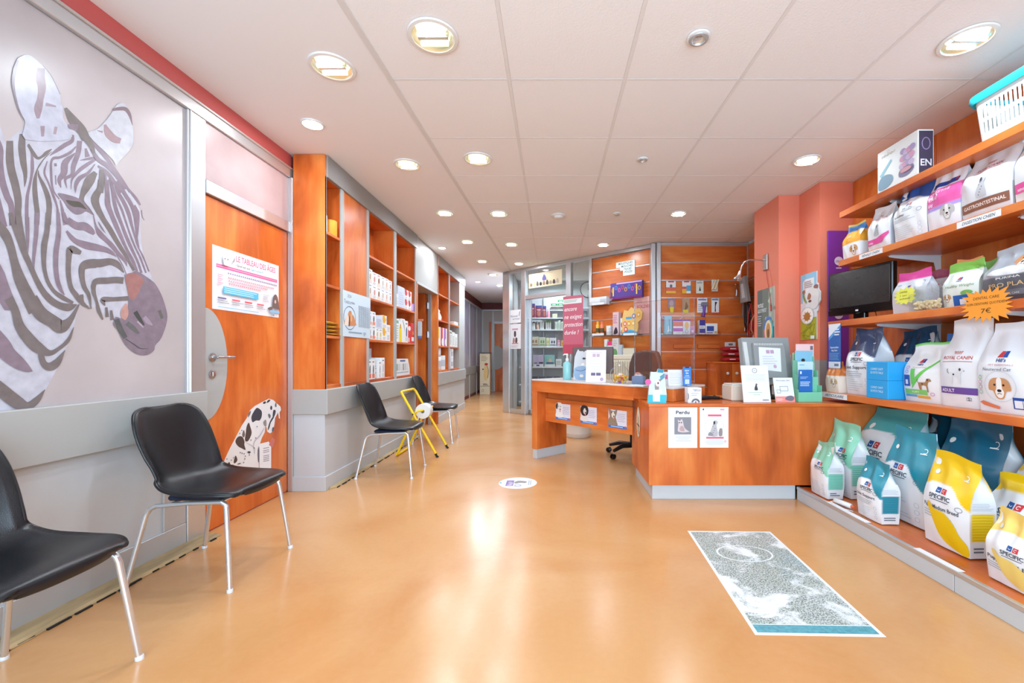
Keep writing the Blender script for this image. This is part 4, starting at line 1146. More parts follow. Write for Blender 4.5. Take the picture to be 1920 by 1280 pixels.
for i in range(2):
    carton('food_carton', 'slim white carton on the bottom shelf, %s one' % ('left', 'right')[i], G3, 4.49 + i * .085, .835, .08, .215 - .03 * (1 - i), .12, cs, pr_animal((190, 190, 200)))
G4 = 'cartons in the bay beside the doorway'
carton('food_carton', 'tiny white carton at the left of the doorway bay', G4, 4.985, 1.65, .07, .145, .10, cs, pr_lines())
carton('food_carton', 'big pale blue carton in the upper doorway bay', G4, 5.06, 1.65, .22, .25, .2, M_['carton_blue'], pr_lines((190, 200, 220)))
for r in range(2):
    for i in range(2):
        carton('food_carton', 'white carton with red corner in the doorway bay, %s row, %s' % (('lower', 'upper')[r], ('left', 'right')[i]), G4, 5.29 + i * .132, 1.65 + r * .1208, .128, .12, .15, cs, pr_drop((212, 60, 80)))
carton('food_carton', 'small lilac carton at the right end of the doorway bay', G4, 5.562, 1.65, .09, .10, .12, M_['carton_purple'], lambda p, w, h: p.rect(w * .1, h * .1, w * .5, h * .9, (222, 190, 236)))
carton('food_carton', 'white and green carton at the left of the yellow one', G4, 4.985, 1.235, .10, .27, .15, cs, pr_lines((150, 190, 170), (120, 176, 150)))
carton('food_carton', 'white carton with a bright yellow front', G4, 5.09, 1.235, .10, .25, .15, cs, lambda p, w, h: (p.rect(w * .05, 0, w * .95, h * .72, (236, 212, 30)), p.ell(w * .5, h * .75, w * .2, h * .12, (200, 150, 40))))
carton('food_carton', 'white carton with grey streak right of the yellow one', G4, 5.195, 1.235, .10, .285, .15, cs, lambda p, w, h: p.stroke([(w * .2, h * .95), (w * .7, h * .7), (w * .9, h * .45)], (.02, .03, .005), (170, 170, 170)))
carton('food_carton', 'white carton with small blue marks left of the red one', G4, 5.30, 1.235, .11, .27, .15, cs, pr_animal((70, 80, 130)))
carton('food_carton', 'red carton with a white head, front of two', G4, 5.415, 1.235, .115, .215, .15, M_['carton_red'], lambda p, w, h: (p.ell(w * .4, h * .85, w * .42, h * .14, (240, 232, 232)), p.rect(w * .1, h * .05, w * .4, h * .3, (240, 236, 236))))
carton('food_carton', 'taller red carton at the right end of the doorway bay', G4, 5.535, 1.235, .115, .26, .15, M_['carton_red'], lambda p, w, h: (p.rect(w * .1, h * .1, w * .9, h * .3, (240, 236, 236)), p.ell(w * .6, h * .5, w * .2, h * .1, (236, 150, 60))))
t = thing('display_tray', 'white slanted display tray on the bottom shelf beside the doorway', 'tray', (XF - .16, 5.0, .8356), 0, G4)
MB().prism([(0, 0), (.50, 0), (.50, .07), (.43, .20), (0, .20)], 0, .14, axis=0).build('box', cs, t)
p = Print(.0002); p.lines(.03, .02, .45, .05, 1, (180, 190, 200), .5, 0); p.rect(.15, .165, .33, .185, (90, 110, 160))
for i in range(6): p.rect(.03 + i * .07, .06, .075 + i * .07, .14, ((150, 170, 160), (200, 205, 214), (220, 220, 226))[i % 3])
p.flat('print', t, (.1403, 0, 0), (0, 1, 0), (0, 0, 1))
# far bays
G5 = 'goods in the shelving past the doorway'
for i, (c0, nm) in enumerate(((M_['carton_yellow'], 'yellow'), (M_['carton_red'], 'red'), (M_['carton_purple'], 'purple'))):
    carton('file_box', '%s and white upright box in the far shelving' % nm, G5, 6.83 + i * .21, 1.235, .17, .30, .16, c0, lambda p, w, h: (p.rect(w * .55, 0, w, h, (236, 236, 238)), p.ell(w * .45, h * .22, w * .35, h * .2, (240, 238, 238))))
for i in range(3):
    carton('food_carton', '%s white carton in the farthest bay' % ORD[i], G5, 7.60 + i * .22, 1.235, .19, .29 - .02 * i, .15, cs, pr_lines((180, 180, 170), None if i else (150, 150, 130)))
def can(label, y, z, r, h, c, x=XF - .10, cat='tin', nm='food_tin'):
    t = thing(nm, label, cat, (x, y, z + .0006), 0, G5)
    MB().lathe([(r * .94, 0), (r, .004), (r, h - .004), (r * .94, h), (r * .9, h - .003), (.001, h - .003)], 22).build('body', c, t, smooth=50)
    MB().lathe([(r + .0006, h * .25), (r + .0006, h * .7)], 22, cap=False).build('label_band', cs if c is not cs else M_['carton_grey'], t, smooth=50)
    return t
mat('tin_blue', (60, 110, 190), .35)
can('tall blue tin at the left of the far bay', 6.88, .835, .07, .36, M_['tin_blue'])
can('lower pale tin beside the tall blue tin', 7.06, .835, .075, .22, cs); can('upper pale tin beside the tall blue tin', 7.06, 1.0555, .07, .15, M_['carton_blue'])
can('wide white tin at the right of the far bay', 7.28, .835, .09, .24, cs)
for i in range(2):
    for r in range(2):
        can('pale tin in the farthest bay, %s row, %s one' % (('lower', 'upper')[r], ('left', 'right')[i]), 7.70 + i * .2, .835 + r * .185, .085, .184, M_['carton_blue'] if i == 0 else cs)
def plush(label, y, z, s, c1, c2):
    t = thing('plush_toy', label, 'toy', (XF - .11, y, z + .0005), 0, G5)
    MB().lathe([(.001, 0), (s * .5, .01), (s * .55, s * .5), (s * .35, s * .95), (.001, s)], 16).build('body', c1, t, smooth=60)
    MB().lathe([(.001, 0), (s * .3, s * .1), (s * .34, s * .32), (s * .2, s * .55), (.001, s * .6)], 14, Matrix.Translation((0, s * .1, s * .85))).build('head', c1, t, smooth=60)
    for q in (-1, 1):
        MB().lathe([(.001, 0), (s * .12, s * .06), (.001, s * .3)], 10, Matrix.Translation((0, s * .1 + q * s * .22, s * 1.25))).build('ear', c2, t, smooth=60)
mat('green_plush', (90, 150, 90), .8); mat('tan_plush', (200, 170, 120), .8); mat('red_plush', (200, 50, 50), .8)
plush('white plush toy with green ears on the far upper shelf', 6.92, 1.65, .17, cs, M_['green_plush'])
plush('small white plush toy with tan ears on the far upper shelf', 7.13, 1.65, .14, cs, M_['tan_plush'])
plush('small red plush toy on the far upper shelf', 7.32, 1.65, .08, M_['red_plush'], M_['tan_plush'])
plush('tan plush toy in the farthest upper bay', 7.74, 1.65, .12, M_['tan_plush'], cs)
carton('food_carton', 'flat pale carton at the front of the farthest upper bay', G5, 8.0, 1.65, .28, .06, .14, cs, pr_lines())

# narrow bay beside the calendar
t = thing('pillar_candle', 'thick orange candle on the top of the narrow bay', 'candle', (-1.858, 3.602, 2.0705))
MB().lathe([(.001, 0), (.05, 0), (.052, .004), (.052, .125), (.046, .13), (.02, .122), (.001, .120)], 26).build('wax', mat('orange_wax', (240, 166, 50), .45), t, smooth=40)
MB().tube([(0, 0, .118), (0, .002, .137)], .0015, 6).build('wick', M_['black_matte'], t)
carton('food_carton', 'white packet behind the post beside the orange candle', None, 3.436, 2.07, .03, .13, .09, cs, pr_lines(), cat='packet')
for i in range(4):
    t = thing('treat_pouch', '%s yellow pouch from the bottom of the small pile' % ORD[i], 'pouch', (-1.885, 3.577 + .004 * (i % 2), 1.2355 + i * .031), math.radians((-6, 4, -3, 8)[i]), 'pile of yellow pouches in the narrow bay')
    P = []
    for a in range(9):
        row = []
        for b2 in range(9):
            u, v = -1 + a / 4, -1 + b2 / 4
            row.append((u * .075, v * .085, .015 + .014 * (1 - u * u) * (1 - v * v)))
        P.append(row)
    m = MB().grid(P); m.grid([[(x, y_, .030 - z_) for x, y_, z_ in r] for r in P])
    m.build('pouch', mat('pouch_yellow', (238, 196, 90), .4), t, smooth=60)
    MB().box(-.076, .076, .084, .096, .013, .0165).build('seal', M_['pouch_yellow'], t)
t = thing('photo_card', 'white card with a dark animal photo behind the yellow pouches', 'card', (-1.975, 3.60, 1.2355)); t.scale = (1, .75, 1)
m = MB().prism([(-.085, 0), (.085, 0), (.085, .23), (.06, .245), (-.085, .245)], -.002, .002, axis=0); m.build('card', cs, t)
p = Print(); p.rect(-.07, .14, .07, .225, (190, 180, 200)); p.poly([(-.05, .15), (-.06, .19), (0, .21), (.05, .20), (.06, .16), (.02, .185), (-.02, .18)], (70, 64, 90), 3)
p.flat('print', t, (.0024, 0, 0), (0, 1, 0), (0, 0, 1))
t = thing('trinket', 'small dark trinket on the bare top shelf', 'trinket', (-1.87, 4.33, 2.0705))
MB().lathe([(.001, 0), (.03, 0), (.034, .02), (.016, .04), (.018, .055), (.001, .07)], 16).build('body', mat('trinket', (120, 110, 100), .5), t, smooth=50)
MB().lathe([(.001, 0), (.022, 0), (.022, .022), (.001, .026)], 14, Matrix.Translation((0, .055, 0))).build('foot', cs, t, smooth=50)
t = thing('gel_dispenser', 'clear gel dispenser with blue tip on the doorway jamb', 'dispenser', (XF + .012, 5.73, 1.30))
MB().box(0, .05, -.025, .03, .03, .23, .008).build('tank', mat('gel_tank', (206, 220, 230), .2, trans=.3), t)
MB().box(.005, .045, -.02, .025, 0, .032, .006).build('nozzle', M_['tin_blue'], t)
MB().box(.0, .07, -.012, .016, .23, .26, .004).build('lever', mat('amber_lever', (190, 120, 90), .4), t)
# ================================================================== PET FOOD BAGS
def sstep(a, b_, x):
    t_ = np.clip((x - a) / (b_ - a), 0, 1); return t_ * t_ * (3 - 2 * t_)
mat('bag_film', rough=.30, spec=.5, attr=True)
def subdiv(vs, tr, mx=.018, depth=5):
    vs = [tuple(v) for v in vs]
    for _ in range(depth):
        out = []; mid = {}; again = False
        def mp(a, b_):
            k = (min(a, b_), max(a, b_))
            if k not in mid:
                mid[k] = len(vs); vs.append(((vs[a][0] + vs[b_][0]) / 2, (vs[a][1] + vs[b_][1]) / 2))
            return mid[k]
        L2 = lambda a, b_: math.hypot(vs[a][0] - vs[b_][0], vs[a][1] - vs[b_][1])
        for a, b_, c in tr:
            if max(L2(a, b_), L2(b_, c), L2(a, c)) > mx:
                ab, bc, ca = mp(a, b_), mp(b_, c), mp(c, a)
                out += [(a, ab, ca), (ab, b_, bc), (ca, bc, c), (ab, bc, ca)]; again = True
            else: out.append((a, b_, c))
        tr = out
        if not again: break
    return np.array(vs), tr

class Bag:
    def __init__(s, w, d, h, seed, seal=.07, wr=1.0, puff=1.0, fold=0.0):
        s.w, s.d, s.h, s.seal, s.fold = w, d, h, seal, fold
        r = np.random.RandomState(seed)
        s.ph = r.rand(8) * 6.28; s.fr = r.uniform(3, 11, 8); s.fv = r.uniform(4, 16, 8)
        s.wr = .0017 * wr; s.puff = puff
        s.skew = r.uniform(-.03, .03)
    def W(s, v): return s.w / 2 * (1 + .035 * np.sin(np.pi * np.clip(v, 0, 1)) - .03 * sstep(.75, 1, v))
    def D(s, v):
        k = 1 - sstep(.50, 1 - s.seal, v)
        return s.d / 2 * (.96 + .16 * np.sin(np.pi * np.clip(v * 1.2, 0, 1)) * s.puff) * k + .002
    def wrk(s, u, v, k):
        a = np.zeros_like(u)
        for i in range(4):
            a = a + np.sin(s.fr[i + k] * u + s.fv[i + k] * v + s.ph[i + k])
        return a * s.wr * (.25 + 1.1 * sstep(.35, .9, v)) * (1 - .85 * sstep(.82, .95, v))
    def top(s, u, v):
        return s.h * v * (1 + s.skew * u * sstep(.6, 1, v)) - .006 * sstep(.8, 1, v) * np.sin(3 * u + s.ph[0])
    def shift(s, v):                       # bag top tipping over
        return s.fold * sstep(.55, 1, v) ** 2
    def front(s, u, v):
        Dv = s.D(v); b_ = .10 * s.d * s.puff * (1 - u * u) * np.sin(np.pi * np.clip(v / .92, 0, 1))
        return np.stack([u * s.W(v), s.d / 2 - Dv * (1 - .10 * u ** 4) - b_ + s.wrk(u, v, 0) + s.shift(v), s.top(u, v)], -1)
    def back(s, u, v):
        Dv = s.D(v)
        return np.stack([u * s.W(v), s.d / 2 + Dv * (1 - .10 * u ** 4) + s.wrk(u, v, 4) + s.shift(v), s.top(u, v)], -1)
    def side(s, sg, t_, v):
        f0 = s.front(np.full_like(t_, sg), v); b0 = s.back(np.full_like(t_, sg), v)
        q = f0 + (b0 - f0) * t_[..., None]
        pin = s.d * (.03 + .36 * sstep(.5, 1 - s.seal, v)) * np.sin(np.pi * t_) * (1 - .9 * sstep(1 - s.seal - .03, 1 - s.seal, v))
        q[..., 0] -= sg * pin
        return q

def make_bag(label, group, xyz, w, d, h, colfn, printfn=None, yaw=0, seed=1, name='pet_food_bag', cat='bag', wr=1.0, seal=.07, puff=1.0, fold=0.0, tilt=0.0, material=None, sideprint=None, res=(44, 60)):
    """xyz: middle of the front bottom edge; the bag faces the room (-x) turned by yaw"""
    t = thing(name, label, cat, xyz, -PI / 2 + math.radians(yaw), group)
    if tilt: t.rotation_euler = (math.radians(tilt), 0, -PI / 2 + math.radians(yaw))
    B = Bag(w, d, h, seed, seal, wr, puff, fold)
    NU, NV = res; NS, NB = 8, 12
    v = np.linspace(0, 1, NV + 1); cols = []; cc = []
    for i in range(NU + 1):
        u = np.full_like(v, -1 + 2 * i / NU); cols.append(B.front(u, v)); cc.append(colfn('front', u, v))
    for i in range(1, NS):
        t_ = np.full_like(v, i / NS); cols.append(B.side(1, t_, v)); cc.append(colfn('side', t_, v))
    for i in range(NB + 1):
        u = np.full_like(v, 1 - 2 * i / NB); cols.append(B.back(u, v)); cc.append(colfn('back', u, v))
    for i in range(1, NS):
        t_ = np.full_like(v, 1 - i / NS); cols.append(B.side(-1, t_, v)); cc.append(colfn('side', t_, v))
    P = np.array(cols); C = np.array(cc)         # (n, NV+1, 3)
    n = P.shape[0]
    P[:, 0, 2] = 0.0
    me = bpy.data.meshes.new('pouch')
    vs = P.reshape(-1, 3)
    fs = []
    for i in range(n):
        j = (i + 1) % n
        for k in range(NV): fs.append((i * (NV + 1) + k, j * (NV + 1) + k, j * (NV + 1) + k + 1, i * (NV + 1) + k + 1))
    fs.append(tuple(i * (NV + 1) for i in range(n - 1, -1, -1)))
    me.from_pydata(vs.tolist(), [], fs)
    at = me.color_attributes.new('Col', 'FLOAT_COLOR', 'POINT')
    at.data.foreach_set('color', np.concatenate([C.reshape(-1, 3), np.ones((n * (NV + 1), 1))], 1).astype(np.float32).ravel())
    me.polygons.foreach_set('use_smooth', [True] * len(me.polygons))
    me.set_sharp_from_angle(angle=math.radians(70))
    me.materials.append(material or M_['bag_film']); me.update()
    o = bpy.data.objects.new('pouch', me); COL.objects.link(o); o.parent = t
    if printfn:
        p = Print(.00018); printfn(p, w, h)
        p.items = [(*subdiv(a, b_), c, l) for a, b_, c, l in p.items]
        def fn(xy, l):
            q = B.front(np.clip(xy[:, 0] / (w / 2), -1, 1), np.clip(xy[:, 1] / h, 0, 1)); q[:, 1] -= .0011 + l; return q
        p.mb(fn).build('print', M_['print'], t, recalc=False)['kind'] = 'stuff'
    if sideprint:
        p = Print(.00018); sideprint(p, d, h)
        p.items = [(*subdiv(a, b_), c, l) for a, b_, c, l in p.items]
        def fn2(xy, l):
            q = B.side(1, np.clip(xy[:, 0] / d, 0, 1), np.clip(xy[:, 1] / h, 0, 1)); q[:, 0] += .0011 + l; return q
        p.mb(fn2).build('side_print', M_['print'], t, recalc=False)['kind'] = 'stuff'
    return t

WH = np.array(lin((236, 238, 242)))
def mixc(a, b_, k): return np.array(a)[None, :] * (1 - k[:, None]) + np.array(b_)[None, :] * k[:, None]
def col_shoulder(top, body=WH, vb=.66, drop=.26, side_top=None, table=None, tv=(.17, .46)):
    top = np.array(lin(top)) if not isinstance(top, np.ndarray) else top
    tb = np.array(lin(table)) if table else None
    def f(reg, u, v):
        if reg == 'front':
            edge = vb - drop * sstep(.05, 1.05, u) - .04 * sstep(-.6, -1, u)
            return mixc(body, top, sstep(-.006, .006, v - edge))
        if reg == 'side':
            c = mixc(body * .97, body * .97, v * 0)
            if tb is not None:
                k = sstep(tv[0] - .006, tv[0] + .006, v) * (1 - sstep(tv[1] - .006, tv[1] + .006, v)) * (np.abs(u - .5) < .46)
                c = c * (1 - k[:, None]) + tb[None, :] * k[:, None]
            if side_top is not None: c = c * (1 - sstep(side_top - .01, side_top + .01, v))[:, None] + top[None, :] * sstep(side_top - .01, side_top + .01, v)[:, None]
            return c
        return mixc(body, top, sstep(vb - .01, vb + .01, v))
    return f
def col_bands(bands, body=(236, 238, 242), side=None):
    """bands: (v0, v1, colour) on the front"""
    def f(reg, u, v):
        c = np.repeat(np.array([lin(body)]), len(v), 0)
        if reg == 'side' and side is not None: return np.repeat(np.array([lin(side)]), len(v), 0)
        for v0, v1, q in bands:
            if reg != 'front' and v1 < .7: continue
            k = sstep(v0 - .006, v0 + .006, v) * (1 - sstep(v1 - .006, v1 + .006, v)) if v1 < 1 else sstep(v0 - .006, v0 + .006, v)
            c = c * (1 - k[:, None]) + np.array(lin(q))[None, :] * k[:, None]
        return c
    return f
NAVY, RED_ = (38, 88, 160), (206, 60, 66)
def specific(x=0.0, y=.55, s=1.0, name=None, blob=None, icons=True, dech=True):
    def f(p, w, h):
        q = .026 * s; cx = x * w; cy = y * h
        p.rect(cx - q * 1.12, cy, cx - q * .12, cy + q, NAVY); p.rect(cx + q * .12, cy, cx + q * 1.12, cy + q, RED_)
        p.ring(cx - q * .62, cy + q * .55, q * .28, q * .28, q * .1, (235, 238, 244), 12, PI, 2 * PI); p.ring(cx + q * .62, cy + q * .5, q * .28, q * .28, q * .1, (246, 230, 230), 12, .6, 1.7 * PI)
        p.text('SPECIFIC', cx, cy - q * 1.15, q * 1.15, (60, 62, 74), 'c', width=q * 4.4, bold=.02)
        p.rect(cx - q * 1.9, cy - q * 1.55, cx + q * 1.9, cy - q * 1.42, (70, 74, 90))
        if name:
            p.text(name, -w * .44, cy - q * 3.2, q * 1.1, (70, 72, 82), width=min(w * .78, len(name) * q * .62), bold=.012)
            p.lines(-w * .44, cy - q * 5.2, w * .25, cy - q * 3.7, 3, (180, 184, 194), .35)
        if blob: p.poly([(-w * .34, h * .44), (-w * .26, h * .455), (-w * .16, h * .40), (w * .06, h * .385), (w * .24, h * .30), (w * .34, h * .20), (w * .47, h * .12), (w * .48, h * .01), (w * .30, h * .02), (w * .06, h * .06), (-w * .10, h * .14), (-w * .22, h * .29)], blob, 3)
        if icons:
            for i in range(3): p.ring(w * .33, h * (.08 + .075 * i), w * .05, w * .05, .0018, (190, 196, 206), 18)
            p.lines(-w * .44, h * .05, w * .22, h * .28, 7, (206, 210, 218), .25, .5)
        p.ring(w * .34, h * .47, w * .065, w * .05, .0022, (120, 126, 136), 18)
        if dech: p.ring(w * .30, h * .80, w * .05, w * .05, .004, (240, 246, 248), 16, -PI * .6, PI * .7); p.rect(w * .24, h * .765, w * .36, h * .775, (236, 244, 248))
        p.ell(-w * .34, h * .78, w * .045, w * .045, (236, 240, 238), 14)
    return f
def side_table(c1):
    def f(p, d, h):
        p.lines(d * .1, h * .19, d * .9, h * .45, 9, tuple(min(255, q + 40) for q in c1), .18, .1)
        p.lines(d * .1, h * .49, d * .9, h * .57, 5, (190, 196, 206), .35, .2)
        p.lines(d * .15, h * .05, d * .8, h * .12, 2, (110, 116, 130), .5, .4)
    return f
MINT, TEAL, DTEAL, YELW, PALE = (138, 206, 178), (34, 138, 158), (20, 104, 134), (236, 194, 16), (240, 206, 110)
GD = 'pet food bags on the low display deck'
ZD = .1005
make_bag('small mint-topped food bag at the far corner of the deck', GD, (1.862, 3.0, ZD), .185, .112, .37, col_shoulder(MINT, table=(120, 196, 176)), specific(.12, .58, .75), seed=1, sideprint=side_table((120, 196, 176)), wr=1.3)
make_bag('large mint-topped food bag behind the small mint one', GD, (2.02, 3.045, ZD), .27, .14, .50, col_shoulder(MINT, table=(120, 196, 176)), specific(.18, .60, 1.05), seed=2, sideprint=side_table((120, 196, 176)), wr=1.6)
make_bag('big slumping food bag with sea-green top at the back of the deck', GD, (2.25, 2.955, ZD), .44, .2, .60, col_shoulder((84, 176, 178), vb=.74, drop=.12), specific(-.05, .56, 1.6, icons=False), seed=3, wr=2.4, fold=.05, puff=1.2)
make_bag('small teal-topped food bag at the front of the deck', GD, (1.892, 2.567, ZD), .19, .108, .35, col_shoulder(TEAL, table=(40, 130, 150)), specific(.02, .56, .8, 'Joint Support'), seed=4, sideprint=side_table((40, 130, 150)), wr=1.3)
make_bag('large teal-topped food bag behind the small teal one', GD, (2.07, 2.525, ZD), .29, .13, .535, col_shoulder(TEAL, table=(40, 130, 150), vb=.62), specific(-.10, .56, 1.15), seed=5, sideprint=side_table((40, 130, 150)), wr=1.3)
make_bag('big dark teal food bag leaning at the back, right of the large teal one', GD, (2.36, 2.46, ZD), .36, .18, .60, col_shoulder(DTEAL, vb=.58, drop=.18), specific(-.15, .48, 1.3, icons=False), seed=6, wr=1.8)
make_bag('folded dark teal food bag wedged behind the teal bags', GD, (2.54, 2.815, ZD), .28, .14, .60, col_shoulder(DTEAL, vb=.45, drop=.02), specific(.0, .36, 1.2, icons=False), seed=7, wr=2.6)
make_bag('bright yellow-topped puppy food bag at the front of the deck', GD, (1.99, 2.174, ZD), .245, .125, .465, col_shoulder(YELW, table=(236, 196, 20), vb=.68, drop=.20), specific(-.06, .58, 1.0, 'Puppy Medium Breed', blob=YELW, icons=False), seed=8, sideprint=side_table((236, 196, 20)), wr=1.2)
make_bag('white and yellow food bag behind the bright yellow one', GD, (2.17, 2.03, ZD), .25, .15, .40, col_shoulder(YELW, vb=.80, drop=.12, table=(200, 200, 204)), specific(.05, .62, 1.1, 'Puppy Breed', blob=YELW, icons=False), seed=9, wr=1.5)
make_bag('big yellow food bag with rolled top at the back right of the deck', GD, (2.40, 2.03, ZD), .42, .2, .565, col_shoulder(YELW, vb=.70, drop=.04), specific(-.05, .56, 1.9, icons=False), seed=10, wr=2.2, fold=.08, puff=1.2)
make_bag('short pale yellow puppy food bag nearest the camera', GD, (1.922, 1.79, ZD), .215, .11, .30, col_shoulder(PALE, vb=.72, drop=.08, table=(240, 206, 110)), specific(.04, .52, .75, 'Puppy Small Bd', blob=(238, 208, 116), icons=False), seed=11, wr=1.3)
make_bag('yellow-topped food bag cut by the right edge', GD, (2.14, 1.72, ZD), .24, .14, .40, col_shoulder(YELW, vb=.7, drop=.1), specific(0, .5, 1.0), seed=12, wr=1.4)
for i, yy in enumerate((1.35, .95)):
    make_bag('bag of dry food beyond the right edge, %s' % ORD[i], GD, (1.98, yy, ZD), .25, .13, .42, col_shoulder((YELW, TEAL)[i]), specific(0, .5, 1.0), seed=13 + i)

GS4 = 'pet food bags on the lowest wall shelf'
Z4 = .741 + .0455
DOGB, DOGW, DOGG = (196, 150, 104), (240, 236, 232), (120, 116, 116)
def dog_face(p, x, y, s, c=DOGB, c2=DOGW):
    p.poly([(x - s, y - s * .2), (x - s * .95, y + s * .5), (x - s * .5, y + s * .95), (x + s * .5, y + s * .95), (x + s * .95, y + s * .5), (x + s, y - s * .2), (x + s * .6, y - s * .3), (x + s * .3, y - s), (x - s * .3, y - s), (x - s * .6, y - s * .3)], c, 3)
    p.poly([(x - s * .2, y + s * .9), (x + s * .2, y + s * .9), (x + s * .25, y), (x + s * .4, y - s * .4), (x + s * .2, y - s * .9), (x - s * .2, y - s * .9), (x - s * .4, y - s * .4), (x - s * .25, y)], c2, 3)
    p.ell(x - s * .4, y + s * .3, s * .11, s * .11, (50, 40, 36), 10); p.ell(x + s * .4, y + s * .3, s * .11, s * .11, (50, 40, 36), 10); p.ell(x, y - s * .25, s * .2, s * .14, (46, 38, 38), 12); p.stroke([(x - s * .2, y - s * .6), (x, y - s * .5), (x + s * .2, y - s * .6)], s * .06, (90, 70, 66))
def dog_stand(p, x, y, s, c=(214, 214, 218), c2=(60, 58, 60)):
    p.poly([(x - s, y - s * .1), (x - s * .9, y + s * .3), (x + s * .1, y + s * .35), (x + s * .3, y + s * .8), (x + s * .75, y + s * .9), (x + s * .95, y + s * .55), (x + s * .6, y + s * .4), (x + s * .45, y - s * .1), (x + s * .5, y - s), (x + s * .3, y - s), (x + s * .2, y - s * .2), (x - s * .5, y - s * .2), (x - s * .55, y - s), (x - s * .8, y - s)], c, 2)
    p.ell(x + s * .45, y + s * .72, s * .14, s * .18, c2, 12); p.ell(x - s * .35, y + s * .1, s * .13, s * .12, c2, 12); p.ell(x + s * .92, y + s * .55, s * .06, s * .05, c2, 8); p.stroke([(x - s * .95, y + s * .2), (x - s * 1.15, y + s * .5), (x - s * 1.1, y + s * .8)], s * .07, c2)
def dog_sit(p, x, y, s, c=(176, 176, 182), c2=(70, 70, 76)):
    p.poly([(x - s * .5, y - s), (x - s * .45, y - s * .3), (x - s * .2, y + s * .3), (x - s * .1, y + s * .8), (x + s * .2, y + s), (x + s * .5, y + s * .75), (x + s * .3, y + s * .4), (x + s * .4, y - s * .2), (x + s * .45, y - s)], c, 2)
    for k in range(7): p.ell(x - s * .25 + s * .1 * (k % 4) + .02 * s * k, y - s * .8 + k * s * .25, s * .05, s * .05, c2, 8)
    p.ell(x + s * .02, y + s * .7, s * .12, s * .22, c2, 10)
def royal(p, x, y, s, col=(196, 60, 44)):
    p.text('ROYAL CANIN', x, y, s, col, 'c', width=s * 6.2, bold=.01); p.stroke([(x - s * 3.2, y - s * .55), (x, y - s * .4), (x + s * 3.2, y - s * .5)], s * .12, col)
    for i in range(5): p.stroke([(x + (i - 2) * s * .32, y + s * 1.1), (x + (i - 2) * s * .42, y + s * 1.75)], (s * .1, s * .2), col)
def hills(p, x, y, s, sub='PET NUTRITION'):
    p.poly([(x - s, y), (x - s * .5, y + s * 1.2), (x + s * .1, y + s * 1.2), (x + s * .1, y)], (206, 50, 60)); p.poly([(x + s * .15, y), (x + s * .15, y + s * 1.2), (x + s * .7, y + s * 1.2), (x + s * .9, y)], (40, 80, 160))
    p.text("Hill's", x, y - s * .85, s * .95, (50, 70, 130), 'c', width=s * 1.9, bold=.02); p.text(sub, x, y - s * 1.6, s * .5, (220, 150, 150), 'c', width=s * 4.6)
def pf_mob(p, w, h):
    dog_face(p, w * .22, h * .32, w * .22, (200, 170, 130)); p.text('MOBILITY', 0, h * .78, .018, (246, 236, 226), 'c', width=w * .7, bold=.01); p.rect(w * .28, h * .80, w * .46, h * .9, (40, 100, 180))
make_bag('small orange-topped treat bag at the far end of the lowest shelf', GS4, (2.19, 3.36, Z4), .15, .07, .235, col_bands([(.55, 1.1, (206, 120, 60))], (238, 224, 210)), pf_mob, seed=21)
make_bag('white food bag with silvery navy top on the lowest shelf', GS4, (2.24, 3.135, Z4), .27, .15, .485, col_shoulder((64, 78, 110), vb=.66, drop=.10), specific(.0, .58, 1.1, 'Joint Support', dech=True), seed=22, wr=2.2)
make_bag('navy-topped food bag behind the bright blue boxes', GS4, (2.435, 2.93, Z4), .27, .15, .47, col_shoulder((30, 74, 108), vb=.62, drop=.08), specific(.1, .52, 1.1, icons=False), seed=23, wr=2.2)
def pf_pup(p, w, h):
    hills(p, -w * .02, h * .66, .020)
    p.poly([(w * .44, h * .72), (w * .48, h * .78), (-w * .08, h * .42), (-w * .16, h * .34), (-w * .2, h * .22), (-w * .1, h * .30), (w * .06, h * .44)], (110, 206, 90)); p.poly([(-w * .22, h * .56), (-w * .10, h * .56), (-w * .10, h * .36), (-w * .2, h * .28)], (110, 206, 90))
    dog_stand(p, w * .16, h * .30, w * .16, (170, 130, 90), (90, 70, 56)); p.rect(-w * .42, h * .13, w * .2, h * .21, (130, 206, 110)); p.text('PUPPY', -w * .1, h * .15, .018, (236, 248, 232), 'c', bold=.01)
    p.rect(-w * .42, h * .085, -w * .08, h * .12, (90, 170, 210)); p.rect(-w * .06, h * .07, w * .26, h * .11, (232, 170, 60)); p.rect(-w * .44, h * .26, -w * .24, h * .45, (50, 90, 170)); p.rect(-w * .38, h * .29, -w * .29, h * .37, (230, 234, 244))
    p.ring(-w * .33, h * .58, w * .05, w * .04, .003, (200, 120, 200)); p.ring(-w * .33, h * .51, w * .05, w * .04, .003, (120, 140, 220)); p.ring(w * .33, h * .15, w * .05, w * .04, .003, (200, 130, 190))
make_bag('puppy food bag with green top strip and green check mark', GS4, (2.27, 2.637, Z4), .262, .14, .365, col_bands([(.965, 1.1, (110, 206, 90))], (238, 240, 242)), pf_pup, seed=24, wr=1.1)
def pf_rc(p, w, h):
    royal(p, 0, h * .54, .026); dog_stand(p, w * .03, h * .36, w * .2, (222, 224, 228), (70, 70, 74)); p.rect(-w * .46, h * .15, w * .46, h * .225, (108, 78, 156)); p.text('ADULT', -w * .42, h * .168, .026, (236, 232, 244), bold=.02)
    p.ring(w * .28, h * .10, w * .08, w * .055, .003, (130, 134, 140), 4, PI / 4, 2.25 * PI); p.text('S', w * .28, h * .085, .026, (90, 96, 104), 'c', bold=.02)
make_bag('tall white dog food bag with a purple ADULT band', GS4, (2.255, 2.377, Z4), .225, .15, .49, col_bands([], (232, 235, 240), (222, 226, 232)), pf_rc, seed=25, wr=1.4, seal=.10, sideprint=lambda p, d, h: p.lines(d * .1, h * .1, d * .5, h * .5, 22, (150, 156, 170), .35, .3))
